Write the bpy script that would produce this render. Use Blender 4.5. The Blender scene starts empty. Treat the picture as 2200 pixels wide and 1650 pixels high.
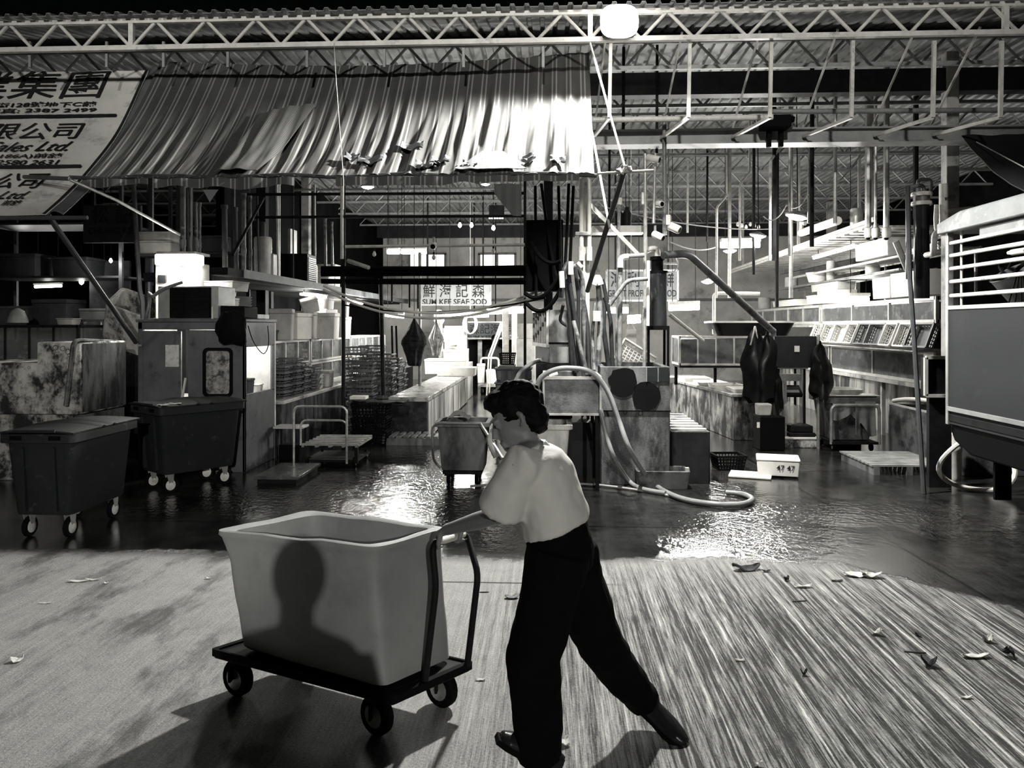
import bpy, bmesh, math, random
from mathutils import Vector, Matrix, noise
from math import sin, cos, pi, atan, sqrt, radians as RAD

S = bpy.context.scene
COL = S.collection
random.seed(7)

# ---------------------------------------------------------------- camera
F, CX, HY, EYE = 1650.0, 1100.0, 700.0, 1.75      # focal length, centre column, horizon row, eye height
YAW = atan(80 / 1650)
cam_d = bpy.data.cameras.new('camera'); cam = bpy.data.objects.new('camera', cam_d); COL.objects.link(cam)
cam_d.sensor_width = 36; cam_d.lens = 36 * F / 2200; cam_d.shift_y = -(825 - HY) / 2200
cam_d.clip_start = .05; cam_d.clip_end = 200
cam.location = (0, 0, EYE); cam.rotation_euler = (pi / 2, 0, YAW)
S.camera = cam
S.view_settings.view_transform = 'Standard'; S.view_settings.look = 'None'
S.view_settings.gamma = 1; S.view_settings.use_curve_mapping = False
S.view_settings.exposure = 0.0
try:
    S.cycles.use_denoising = True
    S.cycles.sample_clamp_indirect = 4.0
    S.cycles.sample_clamp_direct = 0
    S.cycles.max_bounces = 5; S.cycles.diffuse_bounces = 1; S.cycles.glossy_bounces = 3
    S.cycles.transparent_max_bounces = 12; S.cycles.transmission_bounces = 3
    S.cycles.caustics_reflective = False; S.cycles.caustics_refractive = False
except Exception:
    pass

# ---------------------------------------------------------------- night sky
world = bpy.data.worlds.new('night'); S.world = world; world.use_nodes = True
bg = world.node_tree.nodes['Background']
bg.inputs[0].default_value = (.75, .9, 1, 1); bg.inputs[1].default_value = .0012

WARM = (1.0, .99, .95)
KI = 3.0                                                # strength of the market's own lamps
def lamp_light(name, kind, loc, power, size=.1, aim=None, spot=None, blend=.3, col=WARM, sy=None, parent=None):
    d = bpy.data.lights.new(name, kind); o = bpy.data.objects.new(name, d); COL.objects.link(o)
    d.energy = power * (KI if kind == 'POINT' else 1); d.color = col; o.location = loc
    if kind in ('POINT', 'SPOT'): d.shadow_soft_size = size
    if kind == 'AREA':
        d.size = size
        if sy: d.shape = 'RECTANGLE'; d.size_y = sy
    if kind == 'SPOT': d.spot_size = RAD(spot); d.spot_blend = blend
    if aim is not None:
        o.rotation_euler = (Vector(aim) - Vector(loc)).to_track_quat('-Z', 'Y').to_euler()
    return o

# street light on the road behind the photographer, shining into the market front
SL = (2.86, -9.23, 4.04)                                # one inferred lamp, split into three narrow cones to spare the roof
lamp_light('street_light', 'SPOT', SL, 2400, .05, aim=(-.5, 3.2, .55), spot=24, blend=.4)
lamp_light('street_light', 'SPOT', SL, 2300, .05, aim=(-5.2, 8, .75), spot=19, blend=.5)
lamp_light('street_light', 'SPOT', SL, 1100, .05, aim=(2.2, 9, .6), spot=21, blend=.6)
# taller lamp over the road that reaches the roof edge
lamp_light('street_light_high', 'SPOT', (0, -10, 9.5), 9000, .25, aim=(0, 8, 6.6), spot=40, blend=.95)
lamp_light('awning_fill_light', 'SPOT', (-7.5, -8, 8.5), 3400, .25, aim=(-6.6, 8, 4.9), spot=26, blend=.9)  # unseen spot added to brighten the lettered awning

# ---------------------------------------------------------------- pixel -> place
def ray(px, py):
    u = (px - CX) / F; v = -(py - HY) / F
    return Vector((-sin(YAW) + u * cos(YAW), cos(YAW) + u * sin(YAW), v))
def P(px, py, D):                       # point where the view ray meets the plane y = D
    d = ray(px, py); return Vector((0, 0, EYE)) + d * (D / d.y)
def PX(px, py, X):                      # ... the plane x = X
    d = ray(px, py); return Vector((0, 0, EYE)) + d * (X / d.x)
def PZ(px, py, Z=0.0):                  # ... the plane z = Z
    d = ray(px, py); return Vector((0, 0, EYE)) + d * ((Z - EYE) / d.z)
def R(px0, py0, px1, py1, D):           # rectangle on the plane y = D: x0, x1, z0, z1
    a = P(px0, py1, D); b = P(px1, py0, D)
    return a.x, b.x, a.z, b.z

# ---------------------------------------------------------------- mesh builder
class MB:
    def __init__(s): s.v = []; s.f = []; s.uv = {}
    def add(s, vs, fs):
        o = len(s.v); s.v += [Vector(v) for v in vs]; s.f += [[i + o for i in f] for f in fs]; return s
    def box(s, x0, x1, y0, y1, z0, z1, tx=0, ty=0):      # tx, ty: inset of the bottom (a box that widens upward)
        return s.add([(x0 + tx, y0 + ty, z0), (x1 - tx, y0 + ty, z0), (x1 - tx, y1 - ty, z0), (x0 + tx, y1 - ty, z0),
                      (x0, y0, z1), (x1, y0, z1), (x1, y1, z1), (x0, y1, z1)],
                     [(3, 2, 1, 0), (4, 5, 6, 7), (0, 1, 5, 4), (1, 2, 6, 5), (2, 3, 7, 6), (3, 0, 4, 7)])
    def bar(s, a, b, w, h=None, up=(0, 0, 1)):           # square bar from a to b
        a = Vector(a); b = Vector(b); h = h or w; d = (b - a).normalized(); u = Vector(up)
        if abs(d.dot(u)) > .98: u = Vector((0, 1, 0))
        r = d.cross(u).normalized(); u = r.cross(d)
        vs = []
        for p in (a, b):
            for i, j in ((-1, -1), (1, -1), (1, 1), (-1, 1)): vs.append(p + r * (i * w / 2) + u * (j * h / 2))
        return s.add(vs, [(0, 1, 2, 3), (7, 6, 5, 4), (0, 4, 5, 1), (1, 5, 6, 2), (2, 6, 7, 3), (3, 7, 4, 0)])
    def tube(s, pts, r, n=8, closed=False, cap=True):
        pts = [Vector(p) for p in pts]; m = len(pts); rs = r if isinstance(r, (list, tuple)) else [r] * m
        t0 = (pts[1] - pts[0]).normalized(); ref = Vector((0, 0, 1)) if abs(t0.z) < .9 else Vector((1, 0, 0))
        nrm = t0.cross(ref).normalized(); vs = []; fs = []; prev = t0
        for i, p in enumerate(pts):
            if closed: t = (pts[(i + 1) % m] - pts[i - 1])
            elif i == 0: t = pts[1] - pts[0]
            elif i == m - 1: t = pts[-1] - pts[-2]
            else: t = (pts[i + 1] - p).normalized() + (p - pts[i - 1]).normalized()
            if t.length < 1e-9: t = prev.copy()
            t.normalize(); q = prev.rotation_difference(t); nrm = q @ nrm; prev = t
            b = t.cross(nrm)
            for k in range(n):
                a = 2 * pi * k / n; vs.append(p + (nrm * cos(a) + b * sin(a)) * rs[i])
        for i in range(m if closed else m - 1):
            for k in range(n):
                j = (i + 1) % m
                fs.append((i * n + k, i * n + (k + 1) % n, j * n + (k + 1) % n, j * n + k))
        if cap and not closed:
            fs.append(tuple(range(n - 1, -1, -1))); fs.append(tuple((m - 1) * n + k for k in range(n)))
        return s.add(vs, fs)
    def cyl(s, a, b, r, r2=None, n=16): return s.tube([a, b], [r, r if r2 is None else r2], n)
    def lathe(s, prof, c=(0, 0, 0), n=20, M3=None, cap=True):   # prof: (radius, height)
        c = Vector(c); vs = []; fs = []; m = len(prof)
        for r, h in prof:
            for k in range(n):
                a = 2 * pi * k / n; v = Vector((r * cos(a), r * sin(a), h)); vs.append(c + (M3 @ v if M3 else v))
        for i in range(m - 1):
            for k in range(n): fs.append((i * n + k, i * n + (k + 1) % n, (i + 1) * n + (k + 1) % n, (i + 1) * n + k))
        if cap:
            fs.append(tuple(range(n - 1, -1, -1))); fs.append(tuple((m - 1) * n + k for k in range(n)))
        return s.add(vs, fs)
    def loft(s, rings, cap=True, closed=False):
        n = len(rings[0]); vs = [v for r in rings for v in r]; fs = []; m = len(rings)
        for i in range(m if closed else m - 1):
            j = (i + 1) % m
            for k in range(n): fs.append((i * n + k, i * n + (k + 1) % n, j * n + (k + 1) % n, j * n + k))
        if cap and not closed:
            fs.append(tuple(range(n - 1, -1, -1))); fs.append(tuple((m - 1) * n + k for k in range(n)))
        return s.add(vs, fs)
    def prism(s, poly, axis, d0, d1):                    # polygon in the plane across axis, pushed from d0 to d1
        def mk(p, d): return {'y': (p[0], d, p[1]), 'x': (d, p[0], p[1]), 'z': (p[0], p[1], d)}[axis]
        n = len(poly); vs = [mk(p, d0) for p in poly] + [mk(p, d1) for p in poly]
        fs = [tuple(range(n)), tuple(range(2 * n - 1, n - 1, -1))]
        fs += [(i, i + n, (i + 1) % n + n, (i + 1) % n) for i in range(n)]
        return s.add(vs, fs)
    def sheet(s, fn, nu, nv, th=.004):                   # thin cloth or panel: fn(u, v) -> point; uv is kept
        o = len(s.v); pt = [[Vector(fn(i / nu, j / nv)) for j in range(nv + 1)] for i in range(nu + 1)]
        top = []; bot = []
        for i in range(nu + 1):
            for j in range(nv + 1):
                a = pt[min(i + 1, nu)][j] - pt[max(i - 1, 0)][j]; b = pt[i][min(j + 1, nv)] - pt[i][max(j - 1, 0)]
                nn = a.cross(b); nn = nn.normalized() if nn.length > 1e-12 else Vector((0, 0, 1))
                top.append(pt[i][j] + nn * th / 2); bot.append(pt[i][j] - nn * th / 2)
        N = len(top); w = nv + 1; s.v += top + bot
        for i in range(nu + 1):
            for j in range(nv + 1):
                s.uv[o + i * w + j] = (i / nu, j / nv); s.uv[o + N + i * w + j] = (i / nu, j / nv)
        for i in range(nu):
            for j in range(nv):
                a, b, c, d = o + i * w + j, o + (i + 1) * w + j, o + (i + 1) * w + j + 1, o + i * w + j + 1
                s.f.append([a, b, c, d]); s.f.append([N + d, N + c, N + b, N + a])
        edge = [(i, 0) for i in range(nu)] + [(nu, j) for j in range(nv)] + [(i, nv) for i in range(nu, 0, -1)] + [(0, j) for j in range(nv, 0, -1)]
        for k in range(len(edge)):
            a = o + edge[k][0] * w + edge[k][1]; e2 = edge[(k + 1) % len(edge)]; b = o + e2[0] * w + e2[1]
            s.f.append([b, a, a + N, b + N])
        return s
    def tub(s, x0, x1, y0, y1, z0, z1, wall=.03, taper=.04, rad=.06, rim=.0, floor=.04, k=4):   # open container
        def rr(ix, z):
            a0, a1, b0, b1 = x0 + ix, x1 - ix, y0 + ix, y1 - ix; r = max(.004, min(rad, (a1 - a0) / 2.2, (b1 - b0) / 2.2)); out = []
            for cx, cy, st in ((a1 - r, b1 - r, 0), (a0 + r, b1 - r, 1), (a0 + r, b0 + r, 2), (a1 - r, b0 + r, 3)):
                for q in range(k + 1):
                    an = (st + q / k) * pi / 2; out.append(Vector((cx + r * cos(an), cy + r * sin(an), z)))
            return out
        h = z1 - z0; rings = [rr(taper, z0)]
        if rim: rings += [rr(taper * .06, z1 - rim * 1.6), rr(-rim, z1 - rim * 1.6), rr(-rim, z1)]
        else: rings += [rr(0, z1)]
        rings += [rr(wall, z1), rr(taper + wall, z0 + floor)]
        return s.loft(rings)
    def xf(s, M):
        s.v = [M @ v for v in s.v]; return s
    def merge(s, o, M=None):
        k = len(s.v); s.v += [(M @ v if M else v.copy()) for v in o.v]; s.f += [[i + k for i in f] for f in o.f]
        for i, t in o.uv.items(): s.uv[i + k] = t
        return s

def to_obj(name, mb, mat, M=None, smooth=38, bev=0):
    me = bpy.data.meshes.new(name)
    Mi = M.inverted() if M is not None else None
    me.from_pydata([(Mi @ v if Mi is not None else v) for v in mb.v], [], mb.f)
    if mb.uv:
        ul = me.uv_layers.new(name='uv')
        for l in me.loops: ul.data[l.index].uv = mb.uv.get(l.vertex_index, (0, 0))
    bm = bmesh.new(); bm.from_mesh(me)
    if not mb.uv: bmesh.ops.recalc_face_normals(bm, faces=bm.faces)
    bm.to_mesh(me); bm.free()
    me.materials.append(mat)
    if smooth:
        me.shade_smooth(); me.set_sharp_from_angle(angle=RAD(smooth))
    o = bpy.data.objects.new(name, me); COL.objects.link(o)
    if bev:
        b = o.modifiers.new('edge', 'BEVEL'); b.width = bev; b.segments = 2; b.limit_method = 'ANGLE'; b.angle_limit = RAD(40)
    return o

def tag(o, label=None, cat=None, group=None, kind=None):
    if label: o['label'] = label
    if cat: o['category'] = cat
    if group: o['group'] = group
    if kind: o['kind'] = kind
    return o

class Thing:                                             # an Empty at the thing's base that parents its parts
    def __init__(s, name, label, cat, loc=(0, 0, 0), rz=0, group=None, kind=None):
        s.o = bpy.data.objects.new(name, None); COL.objects.link(s.o); s.o.empty_display_size = .1
        s.M = Matrix.Translation(Vector(loc)) @ Matrix.Rotation(rz, 4, 'Z')
        s.o.matrix_world = s.M; tag(s.o, label, cat, group, kind)
    def part(s, name, mb, mat, parent=None, local=False, smooth=38, bev=0, label=None, kind=None):
        o = to_obj(name, mb, mat, None if local else s.M, smooth, bev)
        o.parent = parent or s.o
        if label: o['label'] = label
        if kind: o['kind'] = kind
        return o

def solo(name, mb, mat, label, cat, group=None, smooth=38, bev=0, kind=None):   # a thing of one mesh, origin at its base
    lo = Vector([min(v[i] for v in mb.v) for i in range(3)]); hi = Vector([max(v[i] for v in mb.v) for i in range(3)])
    b = Vector(((lo.x + hi.x) / 2, (lo.y + hi.y) / 2, lo.z))
    o = to_obj(name, mb, mat, Matrix.Translation(b), smooth, bev); o.location = b
    return tag(o, label, cat, group, kind)
def struct(name, mb, mat, smooth=38, bev=0, label=None):
    o = to_obj(name, mb, mat, None, smooth, bev); o['kind'] = 'structure'
    if label: o['label'] = label
    return o
def copy_tree(o, parent=None):
    c = o.copy(); COL.objects.link(c)
    if parent: c.parent = parent
    for ch in list(o.children): copy_tree(ch, c)
    return c
def put(o, loc, rz=None, label=None, group=None, scale=None, rot=None):
    o.location = loc
    if rz is not None: o.rotation_euler = (0, 0, rz)
    if rot is not None: o.rotation_euler = rot
    if scale is not None: o.scale = scale if not isinstance(scale, (int, float)) else (scale,) * 3
    if label: o['label'] = label
    if group: o['group'] = group
    return o
def series(proto, places, label=None, group=None):       # places: (loc, rz[, label][, scale]) ; the first place moves the prototype
    out = []
    for i, p in enumerate(places):
        o = proto if i == 0 else copy_tree(proto)
        put(o, p[0], p[1], (p[2] if len(p) > 2 and p[2] else label), group, p[3] if len(p) > 3 else None); out.append(o)
    return out
def smooth_path(pts, k=6):                               # Catmull-Rom through the points
    pts = [Vector(p) for p in pts]; out = []
    for i in range(len(pts) - 1):
        p0 = pts[max(i - 1, 0)]; p1 = pts[i]; p2 = pts[i + 1]; p3 = pts[min(i + 2, len(pts) - 1)]
        for j in range(k):
            t = j / k
            out.append(.5 * ((2 * p1) + (p2 - p0) * t + (2 * p0 - 5 * p1 + 4 * p2 - p3) * t * t + (3 * p1 - p0 - 3 * p2 + p3) * t ** 3))
    return out + [pts[-1]]
def sag(a, b, d, n=12):
    a = Vector(a); b = Vector(b); return [a.lerp(b, i / n) - Vector((0, 0, d * 4 * (i / n) * (1 - i / n))) for i in range(n + 1)]
def elbow(pts, r=.06, k=3):                              # polyline with rounded corners
    pts = [Vector(p) for p in pts]; out = [pts[0]]
    for i in range(1, len(pts) - 1):
        a = (pts[i - 1] - pts[i]); b = (pts[i + 1] - pts[i]); ra = min(r, a.length * .45); rb = min(r, b.length * .45)
        p = pts[i] + a.normalized() * ra; q = pts[i] + b.normalized() * rb
        for j in range(k + 1):
            t = j / k; out.append(p * (1 - t) ** 2 + pts[i] * 2 * t * (1 - t) + q * t * t)
    return out + [pts[-1]]

# ---------------------------------------------------------------- materials
def tint(v):                                             # print tone of the photograph: cool darks, warm lights
    k = min(1, max(0, v / .5)); return (v * (.93 + .09 * k), v * (.99 + .005 * k), v * (1.03 - .1 * k), 1)
MATS = {}
def mat(name, v=.4, r=.6, metal=0, var=.18, sc=5.0, dirt=0, dv=.03, dsc=3.0, streak=1.0, bump=0, bsc=60, spec=None, rvar=.1):
    if name in MATS: return MATS[name]
    if spec is None: spec = .4 if v > .12 else .12
    m = bpy.data.materials.new(name); m.use_nodes = True; nt = m.node_tree; N = nt.nodes; L = nt.links
    b = N['Principled BSDF']; b.inputs['Metallic'].default_value = metal; b.inputs['Roughness'].default_value = r
    b.inputs['Specular IOR Level'].default_value = spec
    tc = N.new('ShaderNodeTexCoord'); mp = N.new('ShaderNodeMapping'); L.new(tc.outputs['Object'], mp.inputs[0])
    mp.inputs['Scale'].default_value = (1, 1, streak)
    nz = N.new('ShaderNodeTexNoise'); nz.inputs['Scale'].default_value = sc; nz.inputs['Detail'].default_value = 6; nz.inputs['Roughness'].default_value = .62
    L.new(mp.outputs[0], nz.inputs[0])
    cr = N.new('ShaderNodeValToRGB'); e = cr.color_ramp.elements
    e[0].position = .28; e[0].color = tint(v * (1 - 2.2 * var) if var < .4 else v * .12); e[1].position = .72; e[1].color = tint(min(.95, v * (1 + var)))
    L.new(nz.outputs[0], cr.inputs[0]); out = cr.outputs[0]
    if dirt:
        n2 = N.new('ShaderNodeTexNoise'); n2.inputs['Scale'].default_value = dsc; n2.inputs['Detail'].default_value = 8; n2.inputs['Roughness'].default_value = .7
        L.new(mp.outputs[0], n2.inputs[0]); c2 = N.new('ShaderNodeValToRGB'); e = c2.color_ramp.elements
        c = .5 - (.5 - dirt) * .35; e[0].position = max(0, c - .06); e[0].color = (1, 1, 1, 1); e[1].position = min(1, c + .06); e[1].color = (0, 0, 0, 1)
        L.new(n2.outputs[0], c2.inputs[0]); mx = N.new('ShaderNodeMixRGB'); L.new(c2.outputs[0], mx.inputs[0])
        L.new(out, mx.inputs[1]); mx.inputs[2].default_value = tint(dv); out = mx.outputs[0]
    L.new(out, b.inputs['Base Color'])
    if rvar:
        mr = N.new('ShaderNodeMapRange'); mr.inputs[3].default_value = max(.03, r - rvar); mr.inputs[4].default_value = min(1, r + rvar)
        L.new(nz.outputs[0], mr.inputs[0]); L.new(mr.outputs[0], b.inputs['Roughness'])
    if bump:
        n3 = N.new('ShaderNodeTexNoise'); n3.inputs['Scale'].default_value = bsc; n3.inputs['Detail'].default_value = 4
        L.new(tc.outputs['Object'], n3.inputs[0]); bp = N.new('ShaderNodeBump'); bp.inputs['Strength'].default_value = bump; bp.inputs['Distance'].default_value = .02
        L.new(n3.outputs[0], bp.inputs['Height']); L.new(bp.outputs[0], b.inputs['Normal'])
    MATS[name] = m; return m
def glow(name, strength, col=(1, .97, .9)):
    if name in MATS: return MATS[name]
    m = bpy.data.materials.new(name); m.use_nodes = True; b = m.node_tree.nodes['Principled BSDF']
    b.inputs['Base Color'].default_value = (.8, .8, .78, 1); b.inputs['Emission Color'].default_value = (*col, 1); b.inputs['Emission Strength'].default_value = strength
    MATS[name] = m; return m
def glassy(name, tone=.8, alpha=.25, r=.05):
    if name in MATS: return MATS[name]
    m = bpy.data.materials.new(name); m.use_nodes = True; nt = m.node_tree; N = nt.nodes; L = nt.links
    b = N['Principled BSDF']; b.inputs['Base Color'].default_value = tint(tone); b.inputs['Roughness'].default_value = r; b.inputs['Alpha'].default_value = alpha
    tc = N.new('ShaderNodeTexCoord'); nz = N.new('ShaderNodeTexNoise'); nz.inputs['Scale'].default_value = 4; nz.inputs['Detail'].default_value = 6
    L.new(tc.outputs['Object'], nz.inputs[0]); mr = N.new('ShaderNodeMapRange'); mr.inputs[3].default_value = alpha * .4; mr.inputs[4].default_value = min(1, alpha * 1.6)
    L.new(nz.outputs[0], mr.inputs[0]); L.new(mr.outputs[0], b.inputs['Alpha'])
    MATS[name] = m; return m

m_white_paint = lambda: mat('white_paint_steel', .68, .4, 0, .12, 9, dirt=.12, dv=.25, dsc=5)
m_steel = lambda: mat('dull_steel', .3, .42, .4, .2, 8, dirt=.2, dv=.08)
m_galv = lambda: mat('galvanised_pipe', .45, .38, .5, .2, 10)
m_black = lambda: mat('black_plastic', .004, .7, 0, .15, 6, spec=.05)
m_rubber = lambda: mat('black_rubber', .005, .8, 0, .15, 9, spec=.06)
m_pvc = lambda: mat('grey_plastic_pipe', .22, .4, 0, .3, 7, dirt=.35, dv=.04, dsc=6)
m_pvcd = lambda: mat('dark_plastic_pipe', .035, .4, 0, .3, 7)
m_styro = lambda: mat('white_foam', .78, .75, 0, .06, 8, dirt=.1, dv=.45, dsc=4)
m_darkmetal = lambda: mat('dark_metal', .012, .6, 0, .3, 8, spec=.12)
m_conc = lambda: mat('stained_concrete', .15, .7, 0, .38, 4, dirt=.5, dv=.02, dsc=3.2, streak=.35, bump=.15)
m_conc_pale = lambda: mat('pale_stained_concrete', .85, .7, 0, .25, 5, dirt=.5, dv=.04, dsc=4.5, streak=.8, bump=.12)
m_glass = lambda: glassy('tank_glass', .2, .25)
m_water = lambda: mat('murky_tank_water', .07, .25, 0, .6, 3.5, dirt=.3, dv=.3, dsc=5)
m_wood = lambda: mat('wet_wood', .2, .5, 0, .3, 5, dirt=.3, dv=.05, streak=.3)
# ================================================================ structure
def floor_mat():
    m = bpy.data.materials.new('wet_concrete_floor'); m.use_nodes = True; nt = m.node_tree; N = nt.nodes; L = nt.links
    b = N['Principled BSDF']; geo = N.new('ShaderNodeNewGeometry'); sx = N.new('ShaderNodeSeparateXYZ'); L.new(geo.outputs['Position'], sx.inputs[0])
    def math_(op, a, bb=None, c=None):
        n = N.new('ShaderNodeMath'); n.operation = op
        for i, q in enumerate((a, bb, c)):
            if q is None: continue
            if isinstance(q, (int, float)): n.inputs[i].default_value = q
            else: L.new(q, n.inputs[i])
        return n.outputs[0]
    def noise_(scale, detail, vec, rough=.6):
        n = N.new('ShaderNodeTexNoise'); n.inputs['Scale'].default_value = scale; n.inputs['Detail'].default_value = detail; n.inputs['Roughness'].default_value = rough
        L.new(vec, n.inputs[0]); return n.outputs[0]
    def ramp(v, p0, p1, c0=0., c1=1.):
        n = N.new('ShaderNodeMapRange'); n.inputs[1].default_value = p0; n.inputs[2].default_value = p1; n.inputs[3].default_value = c0; n.inputs[4].default_value = c1
        L.new(v, n.inputs[0]); return n.outputs[0]
    def mapping(rot, scale):
        n = N.new('ShaderNodeMapping'); n.inputs['Rotation'].default_value = rot; n.inputs['Scale'].default_value = scale
        L.new(geo.outputs['Position'], n.inputs[0]); return n.outputs[0]
    X, Y = sx.outputs[0], sx.outputs[1]
    pos = geo.outputs['Position']
    # tined grooves run away from the road, rotated a little
    g1 = noise_(36, 4, mapping((0, 0, RAD(-4)), (1, .018, 1)), .7)
    g2 = noise_(100, 3, mapping((0, 0, RAD(-4)), (1, .035, 1)), .7)
    grain = noise_(85, 4, pos, .8); blot = noise_(1.3, 6, pos); mid = noise_(7, 6, pos, .7)
    groove = ramp(math_('ADD', math_('MULTIPLY', g1, .6), math_('MULTIPLY', g2, .4)), .40, .60)
    rightish = ramp(X, -.6, 1.0)                                     # streaks stronger on the right, where light rakes the grooves
    contrast = math_('MULTIPLY', math_('MULTIPLY_ADD', rightish, 1.05, .09), ramp(Y, 6.2, 4.6))
    # wet edge
    edge = math_('ADD', Y, math_('MULTIPLY', math_('MAXIMUM', math_('SUBTRACT', X, 2.15), 0), 1.25))
    edge = math_('ADD', edge, math_('MULTIPLY', math_('SUBTRACT', mid, .5), .35))
    edge = math_('ADD', edge, math_('MULTIPLY', math_('SUBTRACT', blot, .5), .5))
    wet = ramp(edge, 5.62, 5.84)
    dry_v = math_('ADD', math_('MULTIPLY', math_('SUBTRACT', groove, .62), math_('MULTIPLY', contrast, .8)), .285)  # raking light and shade of the grooves put into the colour
    dry_v = math_('ADD', dry_v, math_('MULTIPLY', math_('SUBTRACT', grain, .5), .6))
    dry_v = math_('ADD', dry_v, math_('MULTIPLY', math_('SUBTRACT', mid, .5), .2))
    stain = ramp(noise_(2.2, 7, mapping((0, 0, .5), (1, .35, 1)), .7), .50, .62, 1, .3)   # oily marks
    leftnear = ramp(math_('ADD', X, math_('MULTIPLY', Y, .35)), .2, -.4)
    stain = math_('ADD', math_('MULTIPLY', stain, leftnear), math_('SUBTRACT', 1, leftnear))
    dry_v = math_('MAXIMUM', math_('MULTIPLY', dry_v, stain), .02)
    wet_v = math_('ADD', math_('MULTIPLY', ramp(mid, .35, .75), .03), math_('MULTIPLY', ramp(blot, .35, .7), .035))
    wet_v = math_('MULTIPLY', wet_v, ramp(groove, 0, 1, .55, 1))
    val = math_('ADD', math_('MULTIPLY', dry_v, math_('SUBTRACT', 1, wet)), math_('MULTIPLY', wet_v, wet))
    # slab joints
    def joint(v, at, w): return ramp(math_('ABSOLUTE', math_('SUBTRACT', v, at)), w, w * 2.2, .12, 1)
    jx = math_('ADD', X, math_('MULTIPLY', math_('SUBTRACT', mid, .5), .02))
    j = math_('MULTIPLY', joint(math_('ADD', jx, math_('MULTIPLY', Y, .04)), 3.02, .009), ramp(math_('MAXIMUM', joint(math_('ADD', Y, math_('MULTIPLY', math_('SUBTRACT', mid, .5), .02)), 5.22, .008), ramp(math_('ABSOLUTE', math_('ADD', X, .35)), .5, .9)), 0, 1))
    j = math_('MULTIPLY', j, joint(Y, 9.4, .012))
    j = math_('MULTIPLY', j, joint(Y, 6.72, .008))
    val = math_('MULTIPLY', val, j)
    cc = N.new('ShaderNodeCombineColor'); L.new(math_('MULTIPLY', val, .99), cc.inputs[0]); L.new(math_('MULTIPLY', val, .985), cc.inputs[1]); L.new(math_('MULTIPLY', val, .95), cc.inputs[2])
    L.new(cc.outputs[0], b.inputs['Base Color'])
    film = ramp(noise_(.9, 4, mapping((0, 0, .3), (1, .6, 1))), .42, .55)                     # standing water against merely damp
    wr = math_('MULTIPLY_ADD', film, -.10, .14)
    L.new(math_('ADD', math_('MULTIPLY', wet, wr), math_('MULTIPLY', math_('SUBTRACT', 1, wet), .6)), b.inputs['Roughness'])
    L.new(math_('MULTIPLY_ADD', wet, .35, .35), b.inputs['Specular IOR Level'])
    # ripples where water runs
    def patch(cx, cy, rx, ry):
        a = math_('POWER', math_('DIVIDE', math_('SUBTRACT', X, cx), rx), 2); c = math_('POWER', math_('DIVIDE', math_('SUBTRACT', Y, cy), ry), 2)
        return ramp(math_('ADD', math_('ADD', a, c), math_('MULTIPLY', math_('SUBTRACT', blot, .5), 1.6)), .15, 1.5, 1, 0)
    pt = patch(-1.55, 8.2, 1.15, 1.7)
    for q in ((1.55, 6.55, .9, .9), (2.3, 7.4, 1.1, .5), (2.55, 9.7, .8, .35), (3.6, 7.2, .5, .8), (-3.2, 7.6, .9, .7), (1.7, 8.4, .5, .6), (-1.2, 11.6, .9, 2.0), (-.6, 6.6, .7, .6)):
        pt = math_('MAXIMUM', pt, patch(*q))
    rip = noise_(17, 2, mapping((0, 0, .2), (1, .75, 1)), .55)
    rip2 = noise_(5, 3, mapping((0, 0, .2), (1, 1.4, 1)), .5)
    h = math_('MULTIPLY', math_('MULTIPLY', math_('ADD', rip, math_('MULTIPLY', rip2, .7)), math_('MULTIPLY_ADD', pt, .93, .07)), math_('MULTIPLY', wet, .0125))
    hd = math_('MULTIPLY', math_('ADD', math_('MULTIPLY', grain, .008), math_('MULTIPLY', math_('MULTIPLY', groove, contrast), .016)), math_('SUBTRACT', 1, math_('MULTIPLY', wet, .93)))
    bp = N.new('ShaderNodeBump'); bp.inputs['Strength'].default_value = 1; bp.inputs['Distance'].default_value = 1
    L.new(math_('ADD', h, hd), bp.inputs['Height']); L.new(bp.outputs[0], b.inputs['Normal'])
    return m
fl = MB(); fl.box(-16, 12, -12, 30, -.2, 0); struct('floor', fl, floor_mat(), smooth=0)

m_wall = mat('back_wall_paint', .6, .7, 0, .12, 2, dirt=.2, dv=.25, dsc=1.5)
m_walld = mat('shade_toned_wall', .006, .9, 0, .3, 2, spec=.03)  # near-black tone paints the shade of the unlit walls
WB = 25.0
w = MB(); w.box(-5.45, 9.6, WB, WB + .3, 0, 5.3); struct('wall_back', w, m_wall, smooth=0)
w = MB(); w.box(-11, -5.45, WB - .1, WB + .3, 0, 5.3); struct('wall_back_left', w, m_walld, smooth=0)  # dark piece painting the unlit left end of the back wall
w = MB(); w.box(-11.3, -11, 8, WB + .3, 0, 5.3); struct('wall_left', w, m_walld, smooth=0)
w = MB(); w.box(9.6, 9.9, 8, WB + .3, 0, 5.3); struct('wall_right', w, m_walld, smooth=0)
m_pane = glow('lit_window_pane', 1.6)
for i, (a, b_) in enumerate(((880, 957), (1030, 1107))):
    x0, x1, z0, z1 = R(a, 545, b_, 588, WB); m_ = MB()
    for xx in (x0, (x0 + x1) / 2, x1): m_.box(xx - .035, xx + .035, WB - .06, WB + .02, z0, z1)
    for zz in (z0, z1): m_.box(x0 - .035, x1 + .035, WB - .06, WB + .02, zz - .035, zz + .035)
    fr = struct('window_%d' % (i + 1), m_, mat('window_frame_grey', .25))
    pn = MB(); pn.box(x0, x1, WB - .03, WB - .015, z0, z1); o = to_obj('pane', pn, m_pane); o.parent = fr
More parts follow.
